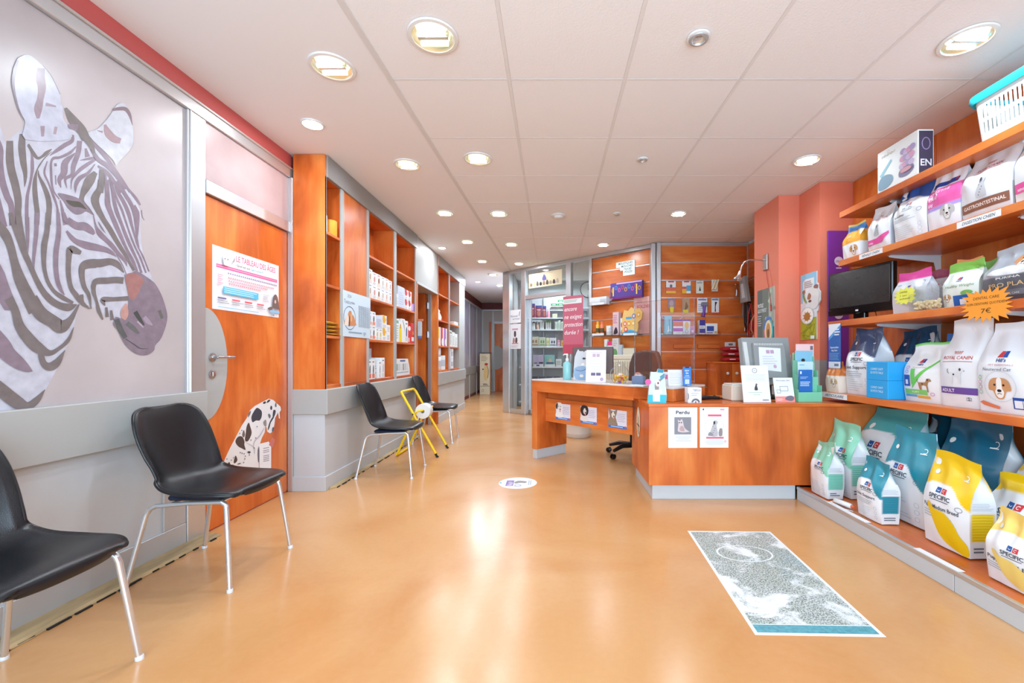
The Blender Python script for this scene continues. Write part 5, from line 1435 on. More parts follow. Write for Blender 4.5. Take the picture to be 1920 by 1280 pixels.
def pf_hn(p, w, h):
    hills(p, -w * .05, h * .60, .026, 'PET ESSENTIALS'); p.text('Neutered Cat', -w * .12, h * .455, .022, (120, 124, 134), 'c', width=w * .5, shear=.2)
    p.ring(-w * .07, h * .29, w * .27, w * .27, .003, (216, 222, 228), 36); dog_face(p, -w * .07, h * .27, w * .18, (206, 150, 104), (244, 240, 236)); p.rect(w * .12, h * .06, w * .40, h * .18, (36, 80, 160)); p.rect(w * .14, h * .07, w * .26, h * .15, (232, 236, 244)); p.rect(w * .27, h * .07, w * .38, h * .15, (232, 236, 244))
    p.rect(w * .26, h * .70, w * .50, h * .86, (36, 80, 160)); p.rect(w * .32, h * .71, w * .44, h * .80, (232, 236, 244)); p.poly([(-w * .48, h * .10), (-w * .40, h * .12), (-w * .1, h * .07), (-w * .12, h * .04), (-w * .40, h * .07)], (226, 130, 90))
    for i, c in enumerate(((120, 190, 110), (220, 130, 150), (190, 140, 140), (150, 190, 160))): p.ring(-w * .42, h * (.38 - .055 * i), w * .04, w * .04, .003, c, 14)
make_bag('large white food bag with a beagle portrait in a ring', GS4, (2.235, 2.105, Z4), .285, .16, .46, col_bands([], (234, 238, 244), (226, 232, 240)), pf_hn, seed=26, wr=1.1)
make_bag('white food bag just outside the right edge on the lowest shelf', GS4, (2.24, 1.78, Z4), .27, .15, .45, col_bands([(.7, 1.1, (190, 60, 90))]), None, seed=27)

GS3 = 'treat bags on the television shelf'
Z3 = 1.297 + .0455
def pf_treat(c):
    def f(p, w, h):
        q = .012; p.rect(-q * 1.1, h * .62, -q * .1, h * .62 + q, NAVY); p.rect(q * .1, h * .62, q * 1.1, h * .62 + q, RED_); p.text('SPECIFIC', 0, h * .56, .012, (60, 62, 74), 'c', bold=.02); p.lines(-w * .4, h * .40, w * .1, h * .50, 2, (170, 176, 190)); p.ring(w * .34, h * .70, w * .05, w * .05, .003, (150, 156, 170), 14, -PI * .6, PI * .7); p.rect(-w * .42, h * .7, -w * .3, h * .715, (120, 126, 140))
    return f
make_bag('silver treat bag with a magenta top strip beside the television', GS3, (2.285, 2.755, Z3), .25, .08, .27, col_bands([(.80, 1.1, (218, 60, 150))], (216, 218, 226)), pf_treat(0), seed=31, seal=.16)
make_bag('narrow bag with a dark red top behind the magenta one', GS3, (2.42, 2.705, Z3), .16, .07, .27, col_bands([(.80, 1.1, (150, 40, 80))], (222, 220, 226)), pf_treat(0), seed=32, seal=.16)
make_bag('treat bag with an orange top strip on the television shelf', GS3, (2.42, 2.53, Z3), .16, .08, .30, col_bands([(.80, 1.1, (240, 160, 90))], (230, 228, 226)), pf_treat(0), seed=33, seal=.16)
def pf_green(p, w, h):
    hills(p, -w * .0, h * .60, .013, ''); p.text('Healthy Weight', 0, h * .44, .02, (130, 150, 110), 'c', width=w * .8, shear=.2); p.ell(w * .22, h * .30, w * .16, w * .08, (120, 176, 90)); p.rect(-w * .16, h * .02, w * .40, h * .26, (44, 96, 176)); p.rect(w * .02, h * .05, w * .2, h * .17, (226, 232, 240)); dog_face(p, -w * .34, h * .22, w * .12)
make_bag('treat bag with a green top, nearest the magenta one', GS3, (2.285, 2.405, Z3), .185, .08, .255, col_bands([(.80, 1.1, (120, 176, 70))], (228, 234, 226)), pf_green, seed=34, seal=.16, yaw=6)
make_bag('second green-topped treat bag, right of the other', GS3, (2.40, 2.378, Z3), .115, .08, .26, col_bands([(.80, 1.1, (112, 170, 70))], (222, 230, 222)), pf_green, seed=35, seal=.16)
def pf_pro(p, w, h):
    dog_face(p, w * .14, h * .70, w * .15, (206, 140, 90), (244, 240, 238)); p.poly([(-w * .42, h * .52), (-w * .1, h * .62), (w * .2, h * .60), (w * .46, h * .64), (w * .40, h * .48), (0, h * .46)], (232, 234, 238), 3); p.text('PURINA', 0, h * .40, .014, (226, 226, 230), 'c', width=w * .4, bold=.02); p.text('PRO PLAN', 0, h * .26, .030, (222, 190, 140), 'c', width=w * .72, bold=.01); p.rect(-w * .46, h * .1, w * .46, h * .2, (120, 124, 132)); p.text('DENTAL CARE', 0, h * .12, .014, (230, 230, 234), 'c')
make_bag('grey food bag with a terrier portrait behind the orange burst sign', GS3, (2.285, 2.135, Z3), .27, .13, .285, col_bands([(.0, .45, (96, 98, 106))], (170, 174, 182), (130, 134, 142)), pf_pro, seed=36, wr=1.6, seal=.12)
# clear bag of chews
t = thing('chew_bag', 'clear bag of beige chews on the television shelf', 'bag', (2.222, 2.575, Z3), -PI / 2, GS3)
B = Bag(.20, .05, .17, 41, .1, 1.5); vv = np.linspace(0, 1, 15); P = []
for i in range(17): P.append(B.front(np.full(15, -1 + i / 8), vv).tolist())
for i in range(1, 4): P.append(B.side(1, np.full(15, i / 4), vv).tolist())
for i in range(9): P.append(B.back(np.full(15, 1 - i / 4), vv).tolist())
for i in range(1, 4): P.append(B.side(-1, np.full(15, 1 - i / 4), vv).tolist())
P.append(P[0]); MB().grid(P).build('film', M_['clear_plastic'], t, smooth=60)
m = MB(); rr = random.Random(3)
for i in range(70):
    x, y, zz = rr.uniform(-.078, .078), rr.uniform(.012, .038), rr.uniform(.01, .055)
    m.lathe([(.001, -.008), (.010, -.006), (.012, .003), (.001, .008)], 7, Matrix.Translation((x, y, zz)) @ Matrix.Rotation(rr.uniform(0, 3), 4, 'X') @ Matrix.Rotation(rr.uniform(0, 3), 4, 'Z'))
o = m.build('chews', mat('chew', (226, 204, 160), .6), t, smooth=60); o['kind'] = 'stuff'

GS2 = 'pet food bags on the kidney and digestion shelf'
Z2 = 1.785 + .0455
make_bag('yellow-cornered food bag with orange picture at the far end', GS2, (2.34, 3.36, Z2), .19, .09, .275, col_bands([(.42, .78, (240, 166, 60)), (.78, .95, (80, 150, 220)), (.95, 1.1, (236, 210, 70))], (236, 238, 242)), lambda p, w, h: (dog_face(p, w * .2, h * .22, w * .2), p.text('k/d', -w * .1, h * .6, .03, (250, 240, 220), 'c', bold=.02)), seed=41)
make_bag('grey translucent bag lying behind the far kidney food bags', GS2, (2.50, 3.22, Z2), .42, .14, .33, col_bands([], (176, 178, 188)), None, seed=42, wr=3.0, fold=.03, name='plastic_bag')
def pf_ren(p, w, h):
    royal(p, 0, h * .70, .016); dog_sit(p, 0, h * .45, w * .2); p.poly([(-w * .48, h * .14), (w * .2, h * .14), (w * .48, h * .30), (w * .48, h * .36), (0, h * .26), (-w * .48, h * .27)], (226, 90, 160)); p.text('RENAL', -w * .42, h * .165, .016, (250, 236, 244), bold=.02)
make_bag('white dog food bag with a pink stripe on the kidney shelf', GS2, (2.345, 3.085, Z2), .20, .10, .315, col_bands([], (232, 234, 238)), pf_ren, seed=43, wr=1.6)
make_bag('blue-topped kidney support food bag', GS2, (2.345, 2.815, Z2), .25, .12, .375, col_shoulder((44, 92, 168), vb=.74, drop=.10, table=(50, 110, 190), tv=(.05, .42)), specific(-.02, .60, .7, 'c-kidney', dech=False), seed=44, sideprint=side_table((50, 110, 190)), wr=2.0)
make_bag('navy bag peeking between the kidney and digestive bags', GS2, (2.53, 2.70, Z2), .22, .12, .36, col_bands([], (36, 80, 150)), None, seed=45, wr=2.0)
def pf_dig(p, w, h):
    p.rect(-w * .44, h * .70, w * .34, h * .78, (44, 70, 150)); hills(p, w * .3, h * .74, .013, ''); p.text('DIGESTIVE', -w * .42, h * .60, .022, (250, 226, 240), width=w * .62, bold=.01, shear=.15); p.text('CARE', -w * .42, h * .50, .022, (250, 226, 240), width=w * .32, bold=.01, shear=.15); p.text('i/d', -w * .40, h * .40, .03, (236, 236, 250), bold=.02); dog_face(p, w * .18, h * .25, w * .2, (190, 186, 186), (236, 234, 232))
make_bag('pink digestive care food bag with a puppy portrait', GS2, (2.345, 2.575, Z2), .21, .11, .375, col_bands([(.38, .68, (222, 90, 160)), (.32, .38, (170, 150, 220)), (.93, 1.1, (200, 80, 140))], (236, 236, 242)), pf_dig, seed=46, wr=1.5)
def pf_gi(p, w, h):
    royal(p, 0, h * .68, .022); dog_sit(p, 0, h * .42, w * .2, (196, 196, 202)); p.poly([(-w * .47, h * .10), (w * .47, h * .10), (w * .47, h * .235), (-w * .47, h * .235)], (142, 96, 78)); p.text('GASTROINTESTINAL', 0, h * .145, .026, (244, 232, 226), 'c', width=w * .84, bold=.02)
make_bag('white dog food bag with a brown gastrointestinal band', GS2, (2.345, 2.325, Z2), .265, .15, .375, col_bands([], (228, 230, 236), (220, 224, 232)), pf_gi, seed=47, wr=2.0, sideprint=lambda p, d, h: p.lines(d * .2, h * .2, d * .8, h * .55, 16, (170, 176, 190), .35, .3))
make_bag('white food bag cut by the right edge on the digestion shelf', GS2, (2.345, 2.045, Z2), .26, .15, .37, col_bands([], (232, 234, 238)), pf_ren, seed=48, wr=1.8)
make_bag('crumpled brown plastic bag on top of the digestion bags', GS2, (2.57, 2.33, Z2), .26, .12, .325, col_bands([], (150, 104, 84)), None, seed=49, wr=3.5, name='plastic_bag')

# ---- shelf price labels
def shelf_label(label, y0, y1, x, z0, txt, hgt=.036, cat='label'):
    t = thing('shelf_label', label, cat, (x - .0012, y1, z0), 0, 'paper shelf labels')
    L_ = y1 - y0
    MB().box(-.0006, .0008, -L_, 0, 0, hgt).build('strip', M_['paper'], t)
    p = Print(.0001); p.text(txt, L_ * .5, hgt * .28, hgt * .66, (70, 74, 86), 'c', width=L_ * .74, shear=.25, bold=.01)
    p.flat('print', t, (-.0008, 0, 0), (0, -1, 0), (0, 0, 1))
shelf_label('paper label reading rénale chien on the second shelf edge', 2.99, 3.215, 2.299, 1.788, 'RÉNALE CHIEN')
shelf_label('paper label reading digestion chien on the second shelf edge', 2.20, 2.44, 2.299, 1.788, 'DIGESTION CHIEN')
shelf_label('paper label reading articulaire on the lowest shelf end', 3.15, 3.44, 2.162, .744, 'ARTICULAIRE', .040)
def deck_label(label, x0, y0, y1, txt):
    t = thing('shelf_label', label, 'label', (x0, y1, .1005), 0, 'paper shelf labels')
    L_ = y1 - y0
    MB().box(0, .035, -L_, 0, 0, .0008).build('strip', M_['paper'], t)
    p = Print(.0001); p.text(txt, L_ * .5, .009, .022, (110, 114, 124), 'c', width=L_ * .85, shear=.2)
    p.flat('print', t, (.035, 0, .0009), (0, -1, 0), (1, 0, 0))
# (x runs away from the reader, so the words stand upright seen from the room)
deck_label('flat paper label on the deck edge by the teal bags', 1.822, 2.50, 2.86, 'DIGESTIVE SUPPORT')
deck_label('flat paper label on the deck edge by the yellow bags', 1.822, 1.93, 2.17, 'CHIOT / PUPPY')
# ---- burst signs
def burst(name, label, loc, w, h, col, lines, n=22, seed=1, yaw=0):
    t = thing(name, label, 'sign', loc, -PI / 2 + math.radians(yaw))
    r = random.Random(seed); pts = []
    for i in range(n * 2):
        a = PI * i / n; k = 1.0 if i % 2 == 0 else .74
        k *= r.uniform(.92, 1.08)
        ca, sa = math.cos(a), math.sin(a)
        q = max(abs(ca), abs(sa)) ** -.55
        pts.append((w / 2 * ca * k * q * .92, h / 2 * sa * k * q * .92))
    MB().prism(pts, 0, .0012, axis=1).build('card', col, t)
    p = Print(.0002)
    for s_, x, y, sz, wd in lines: p.text(s_, x, y, sz, (96, 70, 30), 'c', width=wd)
    p.flat('lettering', t, (0, -.0004, 0))
burst('price_burst', 'orange starburst price sign on the television shelf edge', (2.206, 2.185, 1.33), .29, .185, mat('burst_orange', (250, 160, 50), .5),
      [('DENTAL CARE', 0, .03, .020, .13), ('SOIN DENTAIRE QUOTIDIEN', 0, .002, .018, .20), ('7€', 0, -.042, .034, .05)], seed=4)
burst('price_burst', 'small yellow starburst note on the magenta treat bag', (2.232, 2.72, 1.45), .19, .12, mat('burst_yellow', (232, 236, 90), .5),
      [('OFFRE', -.01, .018, .016, .06), ('1 sac', -.01, -.002, .014, .05), ('acheté', 0, -.022, .014, .08)], n=13, seed=9)

# ---- bright blue boxes
for r_ in range(2):
    t = thing('gift_box', '%s bright blue box of the stack on the lowest shelf' % ('lower', 'upper')[r_], 'box', (2.17, 2.872, Z4 + r_ * .1225), 0, 'stacked bright blue boxes')
    MB().box(0, .14, -.095, .095, 0, .122, .002).build('carton', mat('cyan_box', (36, 160, 226), .4), t)
    p = Print(.0002); p.text('COFFRET CHIOT', .095, .066, .020, (206, 236, 250), 'c', width=.11, bold=.01); p.text('DE PETITE TAILLE', .095, .042, .020, (206, 236, 250), 'c', width=.11, bold=.01)
    p.flat('print', t, (-.0004, .095, 0), (0, -1, 0), (0, 0, 1))
t = thing('info_card', 'blue card standing behind the puppy bag', 'card', (2.44, 2.58, Z4), -PI / 2 + .2)
MB().prism([(-.10, 0), (.10, 0), (.10, .42), (-.06, .42)], 0, .002, axis=1).build('card', mat('card_blue', (40, 110, 190), .45), t)
p = Print(); p.text('INFO', 0, .37, .02, (220, 232, 246), 'c'); p.flat('print', t, (0, -.0003, 0))
# ---- hanging leaflet rack
t = thing('leaflet', 'blue and white leaflet hung on the end of the television shelf', 'leaflet', (2.209, 3.36, .975), -PI / 2)
MB().box(-.07, .07, -.001, .001, 0, .345).build('sheet', mat('leaflet_blue', (40, 100, 176), .4), t)
p = Print(.0002); p.poly([(-.07, .345), (.07, .345), (.07, .335), (-.07, .24)], (232, 238, 246)); p.poly([(-.07, .24), (.07, .335), (.07, .31), (-.07, .215)], (90, 160, 220)); p.rect(-.07, 0, .07, .05, (226, 234, 246))
p.lines(.0, .25, .065, .31, 3, (226, 236, 248), .5, .2); p.text('Hypercomfort', 0, .155, .02, (226, 236, 250), 'c', width=.1, bold=.02); p.text('dog Care', 0, .132, .02, (226, 236, 250), 'c', width=.07, bold=.02); p.lines(-.06, .06, .06, .12, 5, (130, 176, 226), .35, .2); p.rect(.0, .015, .05, .035, (120, 130, 150))
p.flat('print', t, (0, -.0013, 0))
# ---- television
tv = thing('television', 'black flat television on the third wall shelf', 'television', (2.335, 3.285, Z3), math.atan2(3.01 - 3.56, 2.383 - 2.287))
MB().box(-.28, .28, 0, .045, .052, .398, .006).build('cabinet', M_['black_gloss'], tv)
MB().box(-.262, .262, -.003, .001, .112, .378, .001).build('screen', mat('screen_dark', (38, 36, 36), .22, noise=.15, nscale=9), tv)
MB().box(-.275, .275, -.006, .002, .054, .098, .003).build('speaker_bar', M_['black_gloss'], tv)
MB().box(-.05, .05, .01, .05, .008, .06, .004).build('neck', M_['black_gloss'], tv)
MB().lathe([(.001, .0), (.13, .0), (.13, .006), (.1, .012), (.001, .014)], 28, Matrix.Translation((0, .05, 0)) @ Matrix.Scale(.7, 4, (0, 1, 0))).build('foot', M_['black_gloss'], tv, smooth=50)
MB().box(-.012, .012, -.0075, -.006, .07, .082).build('maker_badge', M_['white_metal'], tv)
MB().tube([(.12, .03, .06), (.13, .03, .02), (.2, .06, .006), (.24, .12, .006)], .003, 6).build('cable', M_['black_matte'], tv)
# ---- purple display boards
for i, (zb, zt, xa, xb) in enumerate(((.7165, 2.215, 2.525, 2.715),)):
    t = thing('display_board', 'tall purple display board against the salmon pillar', 'board', (xa, 3.938, zb))
    MB().box(0, xb - xa, -.008, .008, 0, zt - zb, .002).build('panel', mat('purple_board', (128, 52, 158), .4), t)
    p = Print(.0003)
    for zz in (.20, .68, 1.17):
        p.ell(.095, zz + .05, .04, .04, (232, 222, 240)); p.text('ONE', .095, zz + .038, .026, (128, 60, 158), 'c', bold=.02); p.rect(.07, zz - .02, .12, zz - .008, (220, 200, 232))
    p.flat('print', t, (0, -.0085, 0))
# ---- top shelf: boxed gift and laundry basket
Z1 = 2.174 + .0455
t = thing('gift_carton', 'white picture carton standing on the topmost shelf', 'carton', (2.325, 2.90, Z1))
MB().box(0, .10, -.17, .17, 0, .29, .002).build('box', M_['carton_white'], t)
p = Print(.0003); p.text('EVENEMENT', .10, .235, .022, (190, 176, 150), 'c', width=.12); p.ring(.10, .262, .010, .010, .002, (190, 176, 150), 16)
p.poly([(.02, .12), (.12, .20), (.13, .185), (.04, .10)], (150, 200, 216)); p.poly([(.01, .03), (.02, .09), (.07, .11), (.13, .09), (.14, .05), (.10, .02), (.04, .015)], (130, 160, 180), 3); p.poly([(.19, .05), (.195, .085), (.24, .10), (.30, .09), (.31, .06), (.27, .035), (.22, .035)], (130, 120, 150), 3)
for k in range(12): p.ell(.215 + .025 * (k % 4) + .006 * (k // 4), .11 + .04 * (k // 4) + .006 * (k % 3), .024, .02, ((196, 176, 206), (206, 150, 180), (170, 150, 190))[k % 3], 10)
p.ell(.25, .075, .045, .015, (206, 150, 160)); p.flat('print', t, (-.0004, .17, 0), (0, -1, 0), (0, 0, 1))
p = Print(.0003); p.rect(.005, .01, .095, .28, (70, 62, 84)); p.text('EN', .05, .06, .06, (220, 216, 226), 'c', bold=.02); p.ring(.05, .2, .028, .04, .006, (150, 130, 170)); p.flat('side_print', t, (0, -.1704, 0))
# laundry basket
t = thing('laundry_basket', 'white slotted laundry basket with a turquoise rim on the topmost shelf', 'basket', (2.32, 2.12, Z1))
wp, bz = M_['white_plastic'], .245
Lb, Wb, Rl = .27, .165, .05
def ring_pts(hx, hy, r, z_, n=6):
    out = []
    for cx_, cy_, a0 in ((hx - r, hy - r, 0), (-hx + r, hy - r, PI / 2), (-hx + r, -hy + r, PI), (hx - r, -hy + r, 1.5 * PI)):
        for i in range(n + 1):
            a = a0 + PI / 2 * i / n; out.append((cx_ + r * math.cos(a) + .17, cy_ + r * math.sin(a), z_))
    return out
# long front wall with real slots: built as bars between three bands
def wall_pt(s, z_):
    k = z_ / bz; hx = .145 + .02 * k; return (.17 - hx, s * (Lb - .02 + .02 * k), z_)
m = MB()
for z0, z1 in ((0, .055), (.115, .135), (.20, bz)):
    m.grid([ring_pts(.145 + .02 * z0 / bz, Lb - .02 + .02 * z0 / bz, Rl, z0), ring_pts(.145 + .02 * z1 / bz, Lb - .02 + .02 * z1 / bz, Rl, z1)], wrap=True)
m.add(ring_pts(.145, Lb - .02, Rl, 0.0), [tuple(range(28))])
nb = 20
for z0, z1 in ((.055, .115), (.135, .20)):
    for sgn in (-1, 1):
        for i in range(nb + 1):
            y = -.215 + .43 * i / nb
            if i in (0, nb): a, c_ = (y - .006, y + .008) if i == 0 else (y - .008, y + .006)
            else: a, c_ = y - .0068, y + .0068
            hx0 = .145 + .02 * z0 / bz; hx1 = .145 + .02 * z1 / bz
            m.add([(.17 + sgn * hx0, a, z0), (.17 + sgn * hx0, c_, z0), (.17 + sgn * hx1, c_, z1), (.17 + sgn * hx1, a, z1)], [(0, 1, 2, 3)])
        hx0 = Lb - .02 + .02 * z0 / bz; hx1 = Lb - .02 + .02 * z1 / bz
        m.add([(.17 - .098, sgn * hx0, z0), (.17 + .098, sgn * hx0, z0), (.17 + .11, sgn * hx1, z1), (.17 - .11, sgn * hx1, z1)], [(0, 1, 2, 3)])
    rp0 = ring_pts(.145 + .02 * z0 / bz, Lb - .02 + .02 * z0 / bz, Rl, z0); rp1 = ring_pts(.145 + .02 * z1 / bz, Lb - .02 + .02 * z1 / bz, Rl, z1)
    for q in range(4):
        for i in range(6):
            k = q * 7 + i; m.add([rp0[k], rp0[k + 1], rp1[k + 1], rp1[k]], [(0, 1, 2, 3)])
o = m.build('body', wp, t, recalc=False)
rp = ring_pts(.165, Lb, Rl, bz)
m = MB(); m.grid([[(x, y, z_ - .005) for x, y, z_ in ring_pts(.166, Lb, Rl, bz)], ring_pts(.178, Lb + .013, Rl + .01, bz - .018), ring_pts(.190, Lb + .025, Rl + .02, bz + .0), ring_pts(.188, Lb + .023, Rl + .02, bz + .022), ring_pts(.165, Lb, Rl, bz + .026), ring_pts(.160, Lb - .005, Rl, bz + .0)], wrap=True)
m.build('rim', mat('turquoise', (40, 196, 222), .3), t, smooth=60)
# white tube with orange cap
t = thing('ointment_tube', 'white tube with an orange cap lying beside the mint bags', 'tube', (1.885, 2.77, .1175), math.radians(-78))
MB().tube([(-.075, 0, 0), (-.07, 0, 0), (.045, 0, 0), (.05, 0, 0)], (.012, .016, .016, .010), 16).build('tube', M_['white_plastic'], t, smooth=50)
MB().tube([(.05, 0, 0), (.072, 0, 0)], .009, 12).build('cap', mat('orange_cap', (230, 110, 70), .4), t, smooth=50)
MB().tube([(-.075, 0, -.006), (-.09, -.02, -.014), (-.05, -.045, -.0148), (.03, -.05, -.0148), (.09, -.03, -.0148)], .002, 6).build('cord', M_['white_plastic'], t, smooth=50)
# ================================================================== ON THE COUNTER AND DESK
ZT, ZK_ = .8285, .7155           # desk top, counter top
FACE = 0.0
def stand_sheet(name, label, cat, loc, w, h, printfn, yaw=0, lean=8, sheet=None, foot=True):
    t = thing(name, label, cat, loc, math.radians(yaw))
    R = Matrix.Rotation(math.radians(-lean), 4, 'X')
    MB().box(-w / 2, w / 2, 0, .002, 0.001, h, M=R).build('sheet', sheet or M_['paper'], t)
    if foot: MB().prism([(0.003, 0), (.07, 0), (.07, .002), (.0035, .002)], -w / 2, w / 2, axis=0).build('foot', M_['clear_plastic'], t)
    p = Print(.00015); printfn(p, w, h)
    ey = R @ Vector((0, 0, 1)); nn = R @ Vector((0, -.0004, 0))
    p.flat('print', t, nn, (1, 0, 0), tuple(ey))
    return t
def pf_notice(p, w, h):
    for s in (-1, 1): p.rect(s * w * .10 - w * .08, h * .78, s * w * .10 + w * .08, h * .88, (196, 170, 190))
    p.lines(-w * .3, h * .89, w * .3, h * .94, 1, (206, 190, 206), .4, .2, 'c'); p.lines(-w * .4, h * .38, w * .4, h * .72, 8, (206, 206, 216), .25, .3, 'c')
    p.rect(-w * .24, h * .20, -w * .02, h * .29, (110, 100, 130)); p.rect(w * .02, h * .20, w * .25, h * .29, (110, 100, 130)); p.ell(w * .30, h * .09, w * .09, w * .09, (190, 160, 190))
# hand sanitiser
q = dpt(1060, 712, ZT) + Vector((.02, .05, 0))
t = thing('sanitizer_bottle', 'clear aqua hand sanitizer pump bottle on the desk corner', 'bottle', q)
MB().lathe([(.001, 0), (.04, 0), (.043, .006), (.043, .15), (.036, .172), (.016, .186), (.014, .196)], 26).build('body', mat('aqua_gel', (160, 226, 228), .12, trans=.25), t, smooth=50)
MB().lathe([(.016, .19), (.017, .214), (.008, .218), (.006, .245), (.010, .247), (.010, .262), (.001, .266)], 18).build('pump', M_['white_plastic'], t, smooth=50)
MB().tube([(0, 0, .257), (-.025, -.01, .258), (-.042, -.016, .248)], (.007, .006, .004), 10).build('spout', M_['white_plastic'], t, smooth=50)
# cardboard cat cut-out
q = dpt(1081, 713.5, ZT) + Vector((.06, .16, 0))
t = thing('cat_cutout', 'grey cardboard cat cut-out behind the sanitizer bottle', 'cutout', q, math.radians(-8))
MB().prism([(-.085, 0), (.10, 0), (.085, .06), (.07, .15), (.055, .22), (.05, .28), (.03, .275), (.015, .29), (-.02, .29), (-.035, .31), (-.05, .28), (-.07, .23), (-.08, .12)], 0, .004, axis=1).build('card', mat('card_grey', (206, 208, 212), .5), t)
p = Print(.0002); p.poly([(-.06, .01), (-.07, .12), (.05, .13), (.07, .01)], (150, 176, 206), 3); p.stroke([(-.06, .10), (0, .09), (.06, .12)], .006, (90, 110, 150)); p.ell(.025, .215, .018, .010, (70, 90, 100)); p.ell(.025, .215, .006, .008, (20, 30, 36)); p.poly([(.05, .14), (.075, .06), (.095, .0), (.08, 0), (.05, .08)], (226, 120, 130)); p.poly([(-.005, .16), (.02, .17), (.03, .15), (.0, .145)], (240, 236, 230), 3); p.ell(0, .04, .02, .015, (230, 222, 210))
p.flat('print', t, (0, -.0004, 0))
# dark screen seen from behind, with a sticky note
q = Vector((.42, 4.42, ZT))
t = thing('computer_monitor', 'dark brown monitor on the angled desk behind the notice', 'monitor', q, math.radians(-12))
MB().box(-.21, .21, -.01, .03, .06, .335, .008).build('housing', mat('brown_plastic', (96, 78, 74), .45), t)
MB().box(-.03, .03, .0, .03, .0, .08, .004).build('neck', M_['black_matte'], t); MB().box(-.09, .09, -.05, .09, 0, .012, .004).build('foot', M_['black_matte'], t)
MB().box(.05, .14, -.016, -.009, .10, .26, .004).build('back_box', mat('grey_brown', (150, 140, 138), .5), t)
p = Print(); p.poly([(-.10, .25), (-.085, .245), (-.065, .29), (-.08, .295)], (240, 232, 226)); p.flat('sticky_note', t, (0, -.0105, 0))
# notice
q = dpt(1112, 717, ZT) + Vector((.03, .07, 0))
stand_sheet('counter_notice', 'white printed notice standing on the angled desk', 'notice', q, .185, .30, pf_notice, yaw=-14)
# candy bowl
q = dpt(1154, 719, ZT) + Vector((.05, .09, 0))
t = thing('candy_bowl', 'clear round bowl of wrapped sweets on the desk', 'bowl', q)
MB().lathe([(.001, .004), (.05, .0), (.075, .03), (.088, .07), (.082, .11), (.055, .14), (.040, .150), (.042, .165)], 30, cap=False).build('bowl', M_['clear_plastic'], t, smooth=60)
MB().lathe([(.044, .166), (.03, .185), (.012, .192), (.013, .205), (.001, .212)], 24, cap=False).build('lid', M_['clear_plastic'], t, smooth=60)
rr = random.Random(5)
cm = [mat('sweet_yellow', (246, 200, 40), .3), mat('sweet_orange', (240, 140, 40), .3), mat('sweet_purple', (150, 80, 190), .3), mat('sweet_red', (222, 70, 50), .3)]
for i in range(36):
    a = rr.uniform(0, 6.28); r_ = .066 * math.sqrt(rr.random()); zz = rr.uniform(.014, .066); r_ = min(r_, .045 + zz * .35)
    M2 = Matrix.Translation((r_ * math.cos(a), r_ * math.sin(a), zz)) @ Matrix.Rotation(rr.uniform(0, 3), 4, 'Z') @ Matrix.Rotation(rr.uniform(0, 3), 4, 'X')
    MB().lathe([(.008, -.02), (.002, -.012), (.009, -.007), (.010, .004), (.002, .012), (.008, .02)], 8, M2).build('sweet', cm[(0, 0, 1, 0, 2, 3, 0, 1)[i % 8]], t, smooth=50)
# desk clutter
q = dpt(1185, 722, ZT) + Vector((.08, .12, 0))
t = thing('stamp_box', 'small blue-grey box on the desk beside the sweets', 'box', q, math.radians(-30))
MB().box(-.05, .05, -.04, .04, 0, .07, .006).build('body', mat('slate_box', (110, 126, 156), .4), t); MB().box(-.03, .03, -.02, .02, .07, .082, .004).build('lid', M_['carton_grey'], t)
q = dpt(1178, 717, ZT) + Vector((.14, .22, 0))
t = thing('tape_dispenser', 'pale pink tape dispenser behind the sweets bowl', 'dispenser', q, math.radians(-20))
MB().box(-.06, .06, -.025, .025, 0, .03, .006).build('base', mat('pink_pale', (232, 190, 186), .4), t)
MB().lathe([(.018, -.012), (.035, -.012), (.035, .012), (.018, .012), (.018, -.012)], 22, Matrix.Translation((-.01, 0, .05)) @ Matrix.Rotation(PI / 2, 4, 'X'), cap=False).build('tape_roll', mat('tape_rose', (240, 150, 140), .35), t, smooth=40)
q = dpt(1196, 724, ZT) + Vector((.02, .05, 0))
t = thing('leaflet_pile', 'flat pale blue leaflets on the desk edge', 'leaflets', q, DANG)
for i in range(5): MB().box(-.075 + .003 * i, .075 + .003 * (i % 2), -.05, .05 - .004 * i, .002 * i, .002 * i + .0018).build('leaflet', (M_['pale_blue'], M_['paper'])[i % 2], t)
q = dpt(1230, 721, ZT) + Vector((.05, .07, 0))
stand_sheet('ban_sign', 'small pink and white prohibition sign on the desk', 'sign', q, .15, .105, lambda p, w, h: (p.rect(-w * .42, h * .42, w * .44, h * .78, (232, 120, 170)), p.text('INTERDIT AUX', 0, h * .62, .016, (252, 236, 244), 'c', width=w * .7, bold=.02), p.text('TÉL.', w * .18, h * .45, .018, (252, 236, 244), 'c', bold=.02), p.ring(-w * .30, h * .28, w * .11, w * .11, .004, (110, 104, 130)), p.stroke([(-w * .38, h * .4), (-w * .22, h * .16)], .004, (110, 104, 130))), yaw=-6)
# blue smartphone-shaped card
q = dpt(1288, 725, ZT) + Vector((.02, .06, 0))
t = thing('phone_card', 'blue smartphone-shaped card standing at the desk end', 'card', q, math.radians(4))
MB().box(-.034, .034, 0, .003, .001, .155, .004).build('card', mat('phone_blue', (40, 126, 206), .35), t)
p = Print(.0002); p.rect(-.016, .146, .016, .154, (20, 24, 40)); p.text('RDV', 0, .118, .018, (232, 242, 252), 'c', bold=.02); p.text('EN', 0, .098, .018, (232, 242, 252), 'c', bold=.02); p.text('LIGNE', 0, .080, .012, (232, 242, 252), 'c', bold=.02); p.lines(-.026, .062, .026, .076, 2, (170, 206, 240), .4, .1); p.rect(-.018, .018, .018, .056, (206, 220, 236)); p.lines(.0, .004, .028, .012, 1, (200, 222, 246), .5, 0)
p.flat('print', t, (0, -.0004, 0))
MB().box(-.03, .03, .003, .05, 0, .004).build('foot', M_['clear_plastic'], t)
